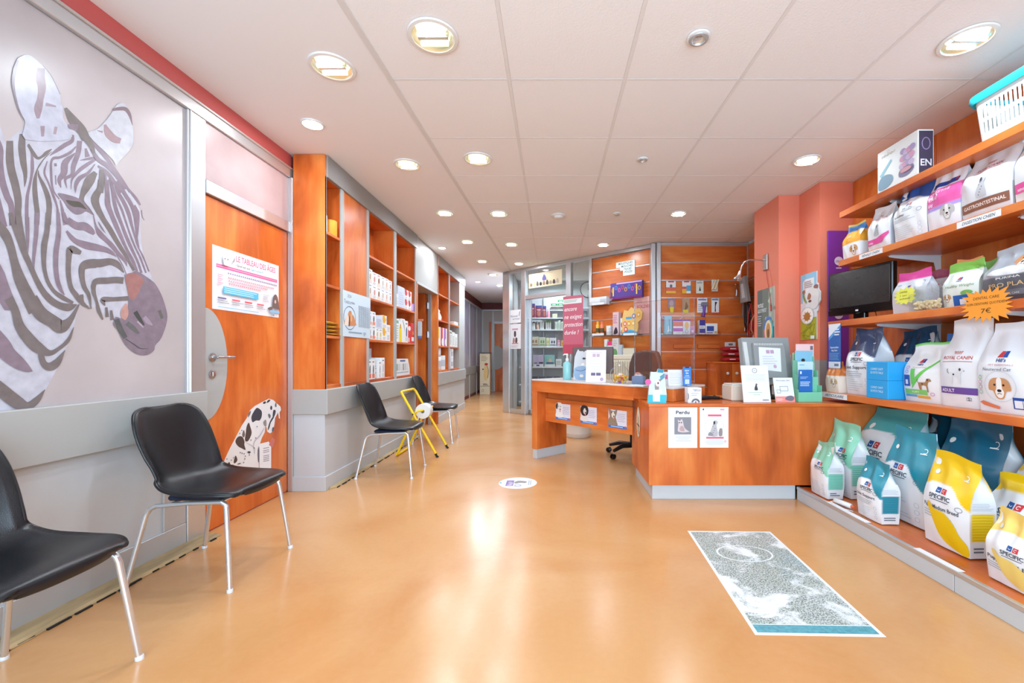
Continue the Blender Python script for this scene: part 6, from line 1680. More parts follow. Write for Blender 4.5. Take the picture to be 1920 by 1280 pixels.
q = dpt(1274, 725, ZT) + Vector((-.0, .10, 0))
stand_sheet('counter_leaflet', 'pale printed sheet behind the blue phone card', 'leaflet', q, .12, .13, lambda p, w, h: p.lines(-w * .4, h * .1, w * .4, h * .85, 8, (206, 196, 216), .3, .3), yaw=6)
# plexiglass screen
t = thing('plexi_screen', 'clear plexiglass screen standing along the angled desk', 'screen', DA, DANG)
MB().box(DL - .62, DL - .02, .36, .364, .829, 1.56).build('pane', M_['clear_plastic'], t)
for x in (DL - .62, DL - .02): MB().box(x - .002, x + .002, .3585, .3655, .829, 1.56).build('edge', M_['plexi_edge'], t)
MB().box(DL - .62, DL - .02, .3585, .3655, 1.56, 1.564).build('edge', M_['plexi_edge'], t)
for x in (DL - .56, DL - .09): MB().box(x, x + .03, .30, .424, .8288, .842, .003).build('foot', M_['clear_plastic'], t)
# dental kit pack on the counter
q = Vector((.79, 3.235, ZK_))
t = thing('toothbrush_pack', 'clear and turquoise toothbrush pack with a pink dot on the counter', 'pack', q, math.radians(-6))
MB().prism([(-.068, 0), (.068, 0), (.072, .06), (.055, .225), (-.045, .235), (-.062, .08)], -.0, .045, axis=1).build('pouch', mat('pack_film', (196, 212, 212), .2), t)
p = Print(.0003); p.poly([(-.068, 0), (.068, 0), (.071, .062), (-.064, .062)], (60, 190, 210)); p.rect(-.03, .012, .022, .075, (240, 236, 234)); p.poly([(-.02, .07), (-.03, .10), (.03, .105), (.035, .07)], (236, 226, 222), 2); p.stroke([(-.0, .10), (.0, .15), (.03, .18), (.05, .22)], (.03, .028, .012, .008), (150, 140, 136)); p.ell(.005, .15, .018, .026, (236, 210, 206)); p.ell(.008, .15, .006, .008, (70, 60, 60), 10); p.poly([(.02, .20), (.055, .225), (.055, .19), (.03, .17)], (90, 150, 170))
p.flat('print', t, (0, -.0004, 0))
MB().lathe([(.001, 0), (.022, 0), (.022, .003), (.001, .003)], 24, Matrix.Translation((-.066, -.003, .158)) @ Matrix.Rotation(PI / 2, 4, 'X')).build('pink_dot', mat('magenta_dot', (226, 70, 150), .4), t)
q = Vector((.905, 3.45, ZT))
t = thing('toothbrush_card', 'blue and cream toothpaste card leaning behind the turquoise pack', 'card', Vector((.835, 3.44, ZT)), math.radians(-20))
MB().prism([(-.03, 0), (.035, 0), (.06, .13), (.01, .14)], 0, .012, axis=1).build('box', mat('card_cream', (226, 216, 190), .45), t)
p = Print(); p.poly([(.008, .09), (.045, .09), (.06, .13), (.01, .14)], (70, 150, 180)); p.lines(-.02, .02, .03, .07, 3, (200, 130, 110)); p.flat('print', t, (0, -.0004, 0))
# collar box + red tray
q = Vector((1.075, 3.235, ZK_))
t = thing('collar_box', 'small white box with a grey collar picture on the counter', 'box', q, math.radians(2))
MB().box(-.052, .052, 0, .075, 0, .115, .002).build('carton', M_['carton_white'], t)
p = Print(.0002); p.poly([(-.02, .105), (.02, .105), (0, .085)], (190, 200, 220)); p.ring(.006, .0, .034, .034, .014, (110, 112, 124), 20, .2, PI - .2); p.rect(0, .098, .045, .101, (206, 120, 140)); p.rect(0, .09, .045, .093, (120, 120, 140)); p.lines(-.03, .05, .03, .08, 2, (200, 206, 220)); p.ring(-.055, .05, .01, .025, .006, (110, 112, 124), 14, -PI / 2, PI / 2); p.ell(.006, .008, .006, .006, (206, 60, 60), 10)
p.flat('print', t, (0, -.0004, 0))
# black scanner with cable
t = thing('barcode_scanner', 'black barcode scanner with a coiled cable on the counter', 'scanner', (1.27, 3.46, ZK_), math.radians(6))
MB().tube([(-.10, 0, .018), (-.06, 0, .02), (.02, .01, .018), (.09, .02, .014)], (.016, .02, .014, .012), 12).build('handle', M_['black_plastic'], t, smooth=50)
MB().box(-.135, -.085, -.022, .022, .004, .036, .008).build('head', mat('scanner_grey', (120, 122, 126), .3), t)
MB().tube([(.09, .02, .014), (.14, .06, .006), (.10, .10, .006), (.02, .07, .006), (.06, .04, .03), (.11, .05, .006), (.13, .10, .006)], .005, 8).build('cable', M_['black_matte'], t, smooth=50)
# big grey monitor seen from behind
t = thing('till_monitor', 'large grey till monitor seen from behind on the counter', 'monitor', (1.785, 3.52, ZK_), math.radians(8))
mat('till_grey', (150, 152, 152), .45); mat('till_light', (214, 214, 210), .45)
R = Matrix.Translation((0, 0, .12)) @ Matrix.Rotation(math.radians(-14), 4, 'X')
MB().prism([(-.215, 0), (.215, 0), (.235, .40), (-.195, .40)], 0, .05, axis=1, M=R).build('housing', M_['till_grey'], t)
MB().prism([(-.19, .36), (-.155, .36), (-.155, .02), (-.19, .02)], -.004, .001, axis=1, M=R).build('rib', M_['till_light'], t)
MB().prism([(-.13, .05), (.15, .05), (.165, .345), (-.115, .345)], -.028, .002, axis=1, M=R).build('back_cover', M_['till_grey'], t)
for k in range(18): MB().box(-.105 + k * .0145, -.099 + k * .0145, -.0295, -.0275, .325, .343, M=R).build('vent_slot', M_['till_light'], t)
p = Print(.0003)
p.poly([(-.09, .12), (.10, .10), (.125, .30), (-.07, .31)], (236, 236, 244)); p.rect(-.01, .255, .022, .285, (196, 160, 186)); p.rect(.028, .255, .06, .285, (196, 160, 186)); p.lines(-.05, .16, .08, .24, 4, (206, 206, 220), .3); p.ell(.05, .145, .015, .015, (206, 170, 196))
n_ = R.to_3x3()
p.flat('taped_sheet', t, tuple(R @ Vector((0, -.0285, 0))), tuple(n_ @ Vector((1, 0, 0))), tuple(n_ @ Vector((0, 0, 1))))
MB().box(-.05, .05, .04, .10, .02, .16, .01).build('neck', M_['black_matte'], t)
MB().box(-.14, .14, -.02, .18, 0, .025, .008).build('foot', M_['black_matte'], t)
t = thing('receipt_printer', 'beige receipt printer under the grey till monitor', 'printer', (1.495, 3.425, ZK_), math.radians(4))
MB().box(-.09, .07, -.05, .12, 0, .125, .008).build('body', mat('printer_beige', (214, 198, 180), .45), t); MB().box(-.085, .065, -.045, .10, .125, .135, .004).build('lid', M_['till_light'], t)
# standing notices
stand_sheet('counter_notice', 'larger white notice with a small sitting dog, in front of the till monitor', 'notice', (1.565, 3.275, ZK_), .215, .285, lambda p, w, h: (p.ring(0, h * .86, w * .09, w * .09, .003, (70, 70, 74)), p.text('%', 0, h * .84, .016, (70, 70, 74), 'c'), p.lines(-w * .42, h * .56, w * .42, h * .76, 6, (206, 210, 220), .25, .2, 'c'), dog_sit(p, 0, h * .42, w * .12, (70, 70, 74), (150, 150, 154)), p.rect(-w * .3, h * .26, w * .2, h * .268, (150, 196, 150)), p.rect(-w * .12, h * .2, w * .12, h * .21, (150, 196, 150)), p.rect(w * .2, h * .05, w * .42, h * .075, (130, 136, 150))), yaw=3, lean=10)
stand_sheet('counter_notice', 'smaller notice with a pink foot beside the brochure rack', 'notice', (1.785, 3.285, ZK_), .155, .19, lambda p, w, h: (p.rect(-w * .5, 0, w * .5, h * .24, (246, 150, 140)), p.text('Nouveau Site', 0, h * .86, .016, (110, 114, 124), 'c', width=w * .7), p.ring(0, h * .55, w * .3, h * .14, .004, (120, 130, 136), 4, PI / 4, 2.25 * PI), p.ring(-w * .28, h * .44, w * .14, h * .1, .003, (130, 140, 146), 4, PI / 4, 2.25 * PI), p.poly([(w * .0, h * .12), (w * .3, h * .05), (w * .46, h * .14), (w * .38, h * .26), (w * .12, h * .24)], (120, 116, 130), 3), p.lines(-w * .44, h * .06, -w * .05, h * .16, 3, (252, 220, 214))), yaw=4, lean=12)
# green brochure rack
t = thing('brochure_rack', 'mint green tiered brochure rack on the counter end', 'rack', (2.0, 3.31, ZK_), math.radians(4))
gm = mat('mint_plastic', (126, 206, 170), .35)
for i in range(3):
    y0_ = .055 * i
    z1_ = (.075, .19, .30)[i]
    MB().box(-.105 + .03 * i, .085 + .008 * i, y0_, y0_ + .004, 0, z1_, .001).build('pocket_front', gm, t)
    MB().box(-.105 + .03 * i, -.101 + .03 * i, y0_ + .004, y0_ + .055, 0, z1_ + .02, .001).build('pocket_side', gm, t); MB().box(.081 + .008 * i, .085 + .008 * i, y0_ + .004, y0_ + .055, 0, z1_ + .05, .001).build('pocket_side', gm, t)
MB().box(-.045, .11, .165, .169, 0, .38, .001).build('back_plate', gm, t)
def broch(label, x, y, z_, w, h, pf, c=None):
    b_ = thing('brochure', label, 'brochure', (2.0 + x, 3.31 + y, ZK_ + z_), math.radians(4), 'brochures in the mint rack')
    MB().box(-w / 2, w / 2, 0, .003, 0, h).build('cover', c or M_['paper'], b_); p = Print(.0002); pf(p, w, h); p.flat('print', b_, (0, -.0004, 0))
broch('blue brochure in the front pocket of the mint rack', -.03, .028, .012, .11, .235, lambda p, w, h: (p.lines(-w * .4, h * .45, w * .4, h * .62, 3, (206, 224, 246), .45, .2), p.rect(-w * .42, h * .86, -w * .3, h * .95, (226, 236, 250)), p.lines(-w * .4, h * .7, w * .2, h * .78, 2, (170, 200, 236))), M_['card_blue'])
broch('pale sky brochure in the middle pocket of the mint rack', .0, .083, .08, .125, .23, lambda p, w, h: (p.rect(-w * .5, h * .55, w * .5, h, (206, 232, 236)), p.poly([(-w * .4, h * .6), (-w * .1, h * .72), (w * .3, h * .62)], (230, 226, 200), 3), p.lines(-w * .4, h * .85, w * .1, h * .92, 1, (130, 190, 210))))
broch('blue brochure with a vet photo in the back pocket of the mint rack', .02, .135, .16, .145, .235, lambda p, w, h: (p.rect(-w * .5, 0, w * .5, h, (140, 196, 222)), p.poly([(-w * .3, h * .2), (-w * .32, h * .5), (-w * .1, h * .62), (w * .1, h * .5), (w * .3, h * .2)], (60, 96, 150), 3), p.ell(-w * .06, h * .62, w * .1, h * .1, (220, 176, 150)), p.ell(-w * .06, h * .68, w * .11, h * .06, (60, 48, 44)), p.poly([(w * .05, h * .1), (w * .45, h * .2), (w * .4, h * .4), (w * .1, h * .36)], (226, 226, 230), 3)))
broch('pink brochure at the very back of the mint rack', .035, .150, .26, .15, .19, lambda p, w, h: (p.rect(-w * .5, 0, w * .5, h, (246, 206, 204)), p.rect(w * .3, h * .75, w * .45, h * .92, (120, 110, 120))))
# pinned sheet on the grey dado behind
t = thing('pinned_sheet', 'pale lilac sheet pinned to the pillar behind the brochures', 'sheet', (2.20, 4.2825, .93))
MB().box(0, .11, -.001, .0005, 0, .20).build('sheet', mat('lilac_sheet', (226, 206, 222), .5), t); t.location = (2.27, 4.2835, .88)
p = Print(); p.ring(.055, .13, .05, .05, .004, (190, 170, 200), 4, PI / 4, 2.25 * PI); p.lines(.01, .02, .1, .07, 3, (190, 170, 200)); p.flat('print', t, (0, -.0014, 0))

# sheets on the counter front
t = thing('lost_notice', 'white lost-cat notice reading Perdu on the counter front', 'notice', (.862, 3.188, .388))
MB().box(0, .215, -.001, .0005, 0, .30).build('sheet', M_['paper'], t)
p = Print(.0002); p.text('Perdu', .107, .252, .034, (66, 66, 72), 'c', width=.10, bold=.03)
p.rect(.045, .10, .17, .228, (140, 138, 146)); p.poly([(.07, .13), (.075, .18), (.07, .21), (.085, .20), (.10, .215), (.11, .19), (.12, .15), (.15, .125), (.16, .12), (.11, .115), (.08, .12)], (214, 200, 200), 3); p.poly([(.085, .13), (.09, .16), (.11, .16), (.12, .125)], (190, 160, 162), 3); p.ell(.082, .188, .005, .005, (80, 70, 76), 8); p.ell(.097, .188, .005, .005, (80, 70, 76), 8)
p.lines(.05, .045, .175, .088, 3, (196, 204, 220), .3, .4, 'c'); p.flat('print', t, (0, -.0012, 0))
t = thing('event_notice', 'white notice with a dog and cats picture beside the lost-cat notice', 'notice', (1.096, 3.188, .390))
MB().box(0, .212, -.001, .0005, 0, .30).build('sheet', M_['paper'], t)
p = Print(.0002); p.rect(.06, .232, .16, .246, (226, 100, 120)); p.ring(.106, .16, .07, .055, .002, (200, 190, 200)); dog_sit(p, .106, .145, .058, (190, 186, 190), (60, 58, 62)); p.poly([(.06, .09), (.07, .115), (.09, .11), (.10, .09)], (150, 146, 150), 2); p.poly([(.14, .09), (.145, .14), (.165, .14), (.165, .09)], (150, 140, 136), 2); p.rect(.046, .068, .176, .08, (226, 100, 120)); p.lines(.03, .02, .19, .058, 4, (206, 206, 216), .3, .3, 'c'); p.rect(.18, .04, .196, .056, (240, 190, 200)); p.rect(.02, .278, .03, .29, (80, 80, 90)); p.rect(.15, .278, .18, .288, (232, 150, 170))
p.flat('print', t, (0, -.0012, 0))

# dog cut-outs on the modesty panel
for i, (x, w_, c1, c2, nm) in enumerate(((.155, .205, (236, 232, 228), (60, 56, 58), 'white dog with dark ears'), (.50, .205, (52, 44, 46), (226, 216, 210), 'dark brown spaniel'), (.845, .205, (150, 130, 110), (232, 222, 206), 'grey wolf-like dog'))):
    t = thing('dog_sticker', 'square sticker of a %s on the desk front' % nm, 'sticker', DA, DANG, 'dog stickers on the desk front')
    ox = .085 + x
    p = Print(.0002)
    p.rect(ox, .425, ox + w_, .585, (226, 222, 232)); p.rect(ox, .425, ox + w_, .447, (36, 120, 206)); p.lines(ox + .03, .431, ox + w_ * .8, .441, 1, (206, 228, 246), .5, 0); p.lines(ox + w_ * .48, .48, ox + w_ * .95, .56, 5, (170, 166, 190), .25, .2); p.ell(ox + w_ * .93, .442, .010, .010, (220, 100, 90), 12)
    hx, hy = ox + .05, .545
    p.poly([(hx - .05, .448), (hx - .045, .50), (hx - .02, .53), (hx + .03, .52), (hx + .045, .48), (hx + .05, .448)], c2 if i == 1 else c1, 3)
    if i == 2: p.poly([(hx - .042, hy + .01), (hx - .048, hy + .06), (hx - .022, hy + .035), (hx + .022, hy + .03), (hx + .05, hy + .055), (hx + .045, hy + .01), (hx + .02, hy - .045), (hx - .02, hy - .045)], c1, 3)
    else: p.poly([(hx - .05, hy - .01), (hx - .045, hy + .03), (hx - .02, hy + .05), (hx + .025, hy + .048), (hx + .05, hy + .02), (hx + .045, hy - .03), (hx + .01, hy - .05), (hx - .03, hy - .045)], c1, 3)
    p.ell(hx + .005, hy - .005, .02, .028, c2 if i != 0 else (226, 222, 220)); p.ell(hx + .012, hy - .018, .008, .006, (30, 26, 28), 10); p.ell(hx - .012, hy + .012, .005, .005, (30, 26, 28), 8); p.ell(hx + .02, hy + .012, .005, .005, (30, 26, 28), 8); p.ell(hx + .012, hy - .036, .008, .010, (226, 130, 140), 10)
    if i == 0: p.poly([(hx - .05, hy), (hx - .04, hy + .04), (hx - .02, hy + .035), (hx - .03, hy - .02)], c2, 3)
    p.flat('print', t, (0, .1192, 0))

# ---- office chair
oc = thing('office_chair', 'brown office chair on a black star base behind the desk', 'chair', (.86, 4.62, 0), math.radians(-46))
bp = M_['black_plastic']; br = mat('brown_leather', (92, 66, 60), .4, bump=.3, bscale=80)
MB().lathe([(.028, .10), (.03, .14), (.022, .15), (.022, .40)], 18).build('gas_column', M_['black_matte'], oc, smooth=50)
for k in range(5):
    a = math.radians(72 * k + 190)
    c, s = math.cos(a), math.sin(a)
    MB().tube([(c * .02, s * .02, .115), (c * .15, s * .15, .12), (c * .27, s * .27, .085)], (.03, .024, .017), 10).build('base_leg', bp, oc, smooth=50)
    for q_ in (-1, 1):
        MB().lathe([(.001, -.009), (.02, -.009), (.027, -.005), (.027, .005), (.02, .009), (.001, .009)], 18, Matrix.Translation((c * .28 - s * .014 * q_, s * .28 + c * .014 * q_, .028)) @ Matrix.Rotation(a, 4, 'Z') @ Matrix.Rotation(PI / 2, 4, 'X')).build('caster', M_['black_gloss'], oc, smooth=50)
MB().box(-.23, .23, -.22, .22, .42, .50, .03).build('seat', br, oc)
P = []
for i in range(13):
    v_ = i / 12; row = []
    for j in range(13):
        u_ = -1 + j / 6
        ww = .21 * (1 - .25 * max(0, v_ - .6) ** 2 / .16) * (.85 + .15 * min(1, v_ * 3))
        row.append((u_ * ww, .25 + .04 * v_ - .05 * (1 - u_ * u_) * 0 + .035 * u_ * u_ * -1, .56 + .57 * v_ - .02 * abs(u_) ** 4 * (v_ > .8)))
    P.append(row)
bk = MB().grid(P).build('backrest', br, oc, smooth=60); so = bk.modifiers.new('t', 'SOLIDIFY'); so.thickness = .06; so.offset = 0
bv = bk.modifiers.new('b', 'BEVEL'); bv.width = .02; bv.segments = 3
MB().tube([(0, .10, .43), (0, .27, .44), (0, .30, .52), (0, .285, .72)], .018, 10).build('back_arm', M_['black_matte'], oc, smooth=50)
# ---- waste bin
t = thing('waste_bin', 'white round waste bin under the angled desk', 'bin', (.345, 5.72, 0))
MB().lathe([(.001, .002), (.155, .0), (.165, .01), (.172, .05), (.178, .055), (.178, .30), (.185, .31), (.185, .325), (.17, .325), (.16, .04), (.001, .03)], 36).build('bucket', M_['white_plastic'], t, smooth=40)
MB().tube([(.183 * math.cos(a), .183 * math.sin(a), .318) for a in [2 * PI * i / 36 for i in range(36)]], .006, 8, closed=True).build('rim', M_['white_plastic'], t, smooth=60)

# ================================================================== BACK WALL GOODS
def wx(px): return PX(px, YB - .03)
def wz(py): return PZ(py, YB - .03)
GB = 'pet accessories hung on the slat wall'
def hung_card(label, x0, y0, x1, y1, body, pf, extra=None, name='blister_card'):
    X0, X1, Z0, Z1 = wx(x0), wx(x1), wz(y1), wz(y0)
    t = thing(name, label, 'pet accessory', ((X0 + X1) / 2, YB - .03, Z0), 0, GB)
    w_, h_ = X1 - X0, Z1 - Z0
    MB().box(-w_ / 2, w_ / 2, -.004, .0, 0, h_, .001).build('card', body, t)
    MB().tube([(0, .012, h_ - .012), (0, -.05, h_ - .012), (0, -.054, h_ - .004)], .0025, 6).build('hook', M_['steel'], t)
    p = Print(.0003); pf(p, w_, h_); p.flat('print', t, (0, -.0044, 0))
    if extra: extra(t, w_, h_)
    return t
cw_ = M_['carton_white']
hung_card('white toy card with a red and yellow foot, leftmost of the top row', 1249, 527, 1267, 550, cw_, lambda p, w, h: (p.rect(-w * .5, h * .2, w * .5, h * .5, (220, 110, 90)), p.rect(-w * .5, 0, w * .5, h * .2, (244, 190, 70)), p.rect(-w * .3, h * .9, w * .3, h, (220, 60, 80)), p.ell(0, h * .6, w * .14, h * .14, (120, 110, 120))))
hung_card('white toy card with a blue pack, second of the top row', 1279, 527, 1295, 550, cw_, lambda p, w, h: (p.rect(0, h * .2, w * .5, h * .65, (90, 170, 210)), p.rect(-w * .5, 0, 0, h * .35, (244, 180, 60)), p.rect(-w * .3, h * .9, w * .3, h, (220, 60, 80)), p.rect(-w * .5, h * .36, 0, h * .55, (220, 90, 80))))
hung_card('pale card with a black clip, third of the top row', 1305, 526, 1319, 550, mat('card_pale', (226, 226, 210), .5), lambda p, w, h: (p.poly([(-w * .1, h * .2), (0, h * .6), (w * .15, h * .2)], (40, 40, 44)), p.rect(-w * .4, h * .8, w * .3, h * .86, (120, 130, 150))))
def bone(t, w, h):
    for s in (-.02, .02): MB().tube([(s - .03, -.04, h * .1), (s + .02, -.04, h * .95)], (.016, .010), 10).build('chew_stick', mat('bone', (236, 216, 176), .5), t, smooth=50)
hung_card('pair of pale chew sticks hung at the right of the top row', 1334, 524, 1346, 546, mat('card_white2', (230, 226, 220), .5), lambda p, w, h: p.rect(-w * .2, h * .7, w * .2, h * .9, (200, 170, 150)), bone)
def rope(t, w, h):
    MB().tube([(.16 * math.cos(a), -.03, h * .55 - .15 + .12 * math.sin(a)) for a in [PI * .95 + 1.1 * PI * i / 20 for i in range(21)]], .008, 8).build('rope', mat('rope_red', (206, 150, 150), .7), t, smooth=60)
def yellow_tail(t, w, h): MB().prism([(-.02, -.06), (.02, -.06), (.03, .02), (-.03, .02)], -.02, -.006, axis=1).build('tongue', mat('lime', (226, 220, 60), .5), t)
hung_card('grey toy with a lime tail and rope, left of the second row', 1252, 559, 1266, 578, mat('grey_toy', (140, 136, 152), .6), lambda p, w, h: p.ell(0, h * .5, w * .3, h * .3, (176, 172, 190)), lambda t, w, h: (rope(t, w, h), yellow_tail(t, w, h)))
hung_card('grey toy with a lime tail, second of the second row', 1279, 559, 1293, 586, mat('toy_olive', (150, 150, 130), .6), lambda p, w, h: (p.poly([(-w * .2, h * .1), (0, h * .8), (w * .35, h * .4)], (80, 84, 76)), p.rect(-w * .4, 0, w * .3, h * .2, (220, 220, 60))))
def brush(t, w, h):
    MB().box(-w * .15, w * .5, -.05, -.006, h * .42, h * .68, .008).build('brush_head', mat('brush_grey', (120, 122, 140), .4), t)
    MB().tube([(w * .15, -.03, h * .45), (w * .12, -.03, h * .05), (w * .02, -.03, -.28 * h)], (.022, .018, .026), 10).build('brush_handle', mat('brush_purple', (112, 60, 160), .35), t, smooth=50)
hung_card('white card with a purple slicker brush on the second row', 1307, 558, 1326, 586, cw_, lambda p, w, h: (p.rect(-w * .4, h * .82, w * .4, h * .92, (150, 110, 180)), p.lines(-w * .4, h * .1, w * .1, h * .6, 4, (190, 176, 200))), brush)
hung_card('white card with a black comb at the right of the second row', 1334, 559, 1348, 587, cw_, lambda p, w, h: (p.stroke([(0, h * .1), (.0, h * .5), (w * .1, h * .75)], (w * .16, w * .12, w * .3), (40, 40, 46)), p.rect(-w * .45, h * .86, w * .4, h * .96, (90, 140, 190)), p.rect(-w * .5, 0, w * .5, h * .06, (220, 110, 90))))
def wall_tray(label, x0, x1, y):
    t = thing('acrylic_tray', label, 'tray', (wx((x0 + x1) / 2), YB - .03, wz(y)), 0, 'clear acrylic trays on the slat wall')
    w_ = wx(x1) - wx(x0)
    MB().box(-w_ / 2, w_ / 2, -.14, .0, 0, .004).build('floor', M_['clear_plastic'], t); MB().box(-w_ / 2, w_ / 2, -.144, -.14, 0, .045).build('lip', M_['clear_plastic'], t); MB().box(-w_ / 2, w_ / 2, -.004, .012, 0, .06).build('back', M_['clear_plastic'], t)
wall_tray('clear acrylic tray under the colourful boxes', 1243, 1300, 628); wall_tray('clear acrylic tray under the blue and white boxes', 1305, 1344, 628)
def wbox(label, x0, y0, x1, y1, body, pf, d=.10, y=None, name='medicine_box', group='small boxes on the slat wall', base=628):
    X0, X1, Z1 = wx(x0), wx(x1), wz(y0); Z0 = wz(base) + .0045
    yy = YB - .035 if y is None else y
    t = thing(name, label, 'box', ((X0 + X1) / 2, yy, Z0), 0, group)
    w_, h_ = X1 - X0, Z1 - Z0
    MB().box(-w_ / 2, w_ / 2, -d, 0, 0, h_, .0015).build('carton', body, t)
    p = Print(.0003); pf(p, w_, h_); p.flat('print', t, (0, -d - .0004, 0))
    return t
wbox('tall sky blue box, leftmost on the acrylic tray', 1244, 593, 1256, 626, mat('sky_box', (130, 196, 222), .4), lambda p, w, h: (p.poly([(-w * .2, h * .1), (0, h * .5), (w * .25, h * .2)], (240, 246, 250)), p.stroke([(w * .1, h * .1), (w * .1, h * .8)], w * .1, (60, 130, 190))))
wbox('pink and white striped box on the acrylic tray', 1258.6, 600, 1276, 626, cw_, lambda p, w, h: (p.rect(-w * .5, h * .55, w * .5, h * .85, (226, 110, 90)), p.rect(-w * .5, h * .2, w * .5, h * .42, (206, 90, 190)), p.rect(-w * .5, h * .88, w * .5, h, (110, 80, 170))))
wbox('white and orange box beside the striped one', 1276.5, 600, 1290, 626, cw_, lambda p, w, h: (p.ell(0, h * .6, w * .3, h * .25, (240, 190, 110)), p.ring(0, h * .2, w * .2, h * .14, .005, (130, 110, 180)), p.rect(-w * .5, h * .9, w * .5, h, (110, 90, 170))))
wbox('small pink box at the right of the first tray', 1290.5, 612, 1298.5, 626, mat('pink_box', (226, 130, 190), .4), lambda p, w, h: p.rect(-w * .3, h * .2, w * .2, h * .5, (246, 226, 240)))
wbox('tall blue and white box on the second tray', 1307, 601, 1317, 626, cw_, lambda p, w, h: (p.rect(-w * .5, h * .62, w * .5, h, (60, 60, 150)), p.rect(-w * .5, h * .1, w * .5, h * .4, (80, 76, 160)), p.lines(-w * .4, h * .45, w * .4, h * .58, 2, (120, 120, 170))))
wbox('wide white box with a blue square on the second tray', 1318, 607, 1340, 626, cw_, lambda p, w, h: (p.rect(-w * .4, h * .3, w * .2, h * .75, (54, 80, 160)), p.rect(-w * .4, h * .1, w * .1, h * .2, (120, 130, 190)), p.ell(w * .35, h * .2, w * .1, h * .12, (226, 190, 120))))
for i, (x0, x1) in enumerate(((1263, 1303), (1308, 1349))):
    t = thing('wall_ledge', '%s small wooden ledge under the acrylic trays' % ('left', 'right')[i], 'ledge', (wx((x0 + x1) / 2), YB - .017, wz(653)), 0, 'small wooden wall ledges')
    w_ = wx(x1) - wx(x0); MB().box(-w_ / 2, w_ / 2, -.03, 0, 0, .058, .003).build('front', M_['wood_x'], t); MB().box(-w_ / 2 - .003, w_ / 2 + .003, -.002, 0, -.004, .062).build('shadow_gap', mat('ledge_edge', (120, 50, 20), .5), t)
# shiny bag on the wall
make_bag('crinkled clear packet hung at the right of the slat wall', GB, (wx(1386), YB - .075, wz(557)), .13, .05, .19, col_bands([], (206, 176, 150)), None, yaw=90, seed=61, wr=4.0, name='clear_packet', cat='packet', material=M_['clear_plastic'])
# low cupboard with red cushions
cb = thing('low_cupboard', 'low wooden cupboard with two white knobs under the slat wall', 'cupboard', (2.186, 5.72, 0))
MB().box(0, .56, 0, .34, .0, .97, .002).build('body', M_['wood_z'], cb)
MB().box(-.01, .57, -.02, .35, .97, .99, .002).build('top', M_['wood_x'], cb)
for i in range(2):
    dd = MB().box(.006 + .198 * i, .198 + .352 * i, -.018, -.001, .05, .965, .002).build('door', M_['wood_z'], cb)
    MB().lathe([(.001, .022), (.018, .018), (.02, .008), (.008, .0)], 14, Matrix.Translation((.142 + .121 * i, -.018, .84)) @ Matrix.Rotation(PI / 2, 4, 'X')).build('knob', M_['white_plastic'], dd, smooth=50)
rm = mat('red_fabric', (176, 24, 34), .7, bump=.3, bscale=120)
for i in range(3):
    t = thing('folded_blanket', '%s folded red blanket from the bottom of the pile' % ORD[i], 'blanket', (2.55, 5.87, .9905 + i * .0705), math.radians((2, -3, 4)[i]), 'red blankets on the low cupboard')
    P = []
    for a in range(12):
        ang = 2 * PI * a / 12; row = []
        for b2 in range(14):
            x = -.21 + .42 * b2 / 13; row.append((x, .12 * math.copysign(abs(math.cos(ang)) ** .5, math.cos(ang)), .033 + (.031 + .003 * math.sin(9 * x + i)) * math.copysign(abs(math.sin(ang)) ** .6, math.sin(ang)) * (1 if b2 not in (0, 13) else .6)))
        P.append(row)
    P.append(P[0]); m = MB().grid(P); m.add([P[a][0] for a in range(12)], [tuple(range(12))]); m.add([P[a][13] for a in range(12)], [tuple(range(12))])
    m.build('blanket', rm, t, smooth=60)
    MB().box(-.18, -.10, -.1245, -.121, .028, .04).build('care_label', M_['paper'], t)
t = thing('thermostat', 'small white thermostat on the slat wall above the red blankets', 'thermostat', (wx(1369), YB - .017, wz(650)))
MB().box(-.075, .075, -.03, 0, 0, .065, .006).build('case', M_['white_plastic'], t); MB().box(-.03, .03, -.032, -.029, .02, .048, .001).build('display', mat('lcd', (120, 130, 124), .3), t)
# leashes on the alcove wall
lm_ = [M_['black_matte'], mat('lead_red', (190, 40, 40), .6), mat('lead_grey', (130, 134, 140), .5), mat('lead_tan', (200, 150, 110), .6)]
for i, (y, z1_, ln, c, nm) in enumerate(((6.02, 2.08, .62, 2, 'grey'), (5.97, 2.02, .70, 0, 'black'), (5.92, 1.92, .60, 0, 'shorter black'), (5.87, 1.78, .52, 1, 'red'), (5.82, 1.60, .36, 1, 'short red'), (5.77, 1.62, .28, 3, 'tan'))):
    t = thing('dog_lead', '%s dog lead hung in the alcove beside the pillar' % nm, 'lead', (XR - .022, y, z1_), 0, 'dog leads in the alcove')
    MB().tube([(.01, 0, 0), (-.07, 0, 0), (-.075, 0, .012)], .004, 8).build('hook', M_['steel'], t)
    MB().tube([(-.05, .0, .0), (-.085, .008, -ln * .3), (-.09, .009, -ln * .7), (-.055, .0, -ln), (-.03, -.009, -ln * .7), (-.035, -.008, -ln * .3), (-.05, 0, 0)], .009, 8).build('strap', lm_[c], t, smooth=60)
    MB().box(-.075, -.045, -.012, .012, -ln - .05, -ln + .01, .006).build('clip', M_['steel'], t)
t = thing('lead_pack', 'clear-fronted pack of leads hung above the others in the alcove', 'pack', (XR - .155, 5.87, 1.80)); MB().prism([(-.13, 0), (.10, .0), (.13, .34), (-.02, .36)], -.02, .02, axis=0).build('card', mat('pack_grey', (150, 156, 156), .3), t); MB().prism([(-.05, .06), (.04, .06), (.08, .26), (.01, .26)], -.026, -.02, axis=0).build('window', M_['white_metal'], t)
MB().tube([(.02, 0, .34), (.12, .0, .345)], .003, 6).build('hook', M_['steel'], t)
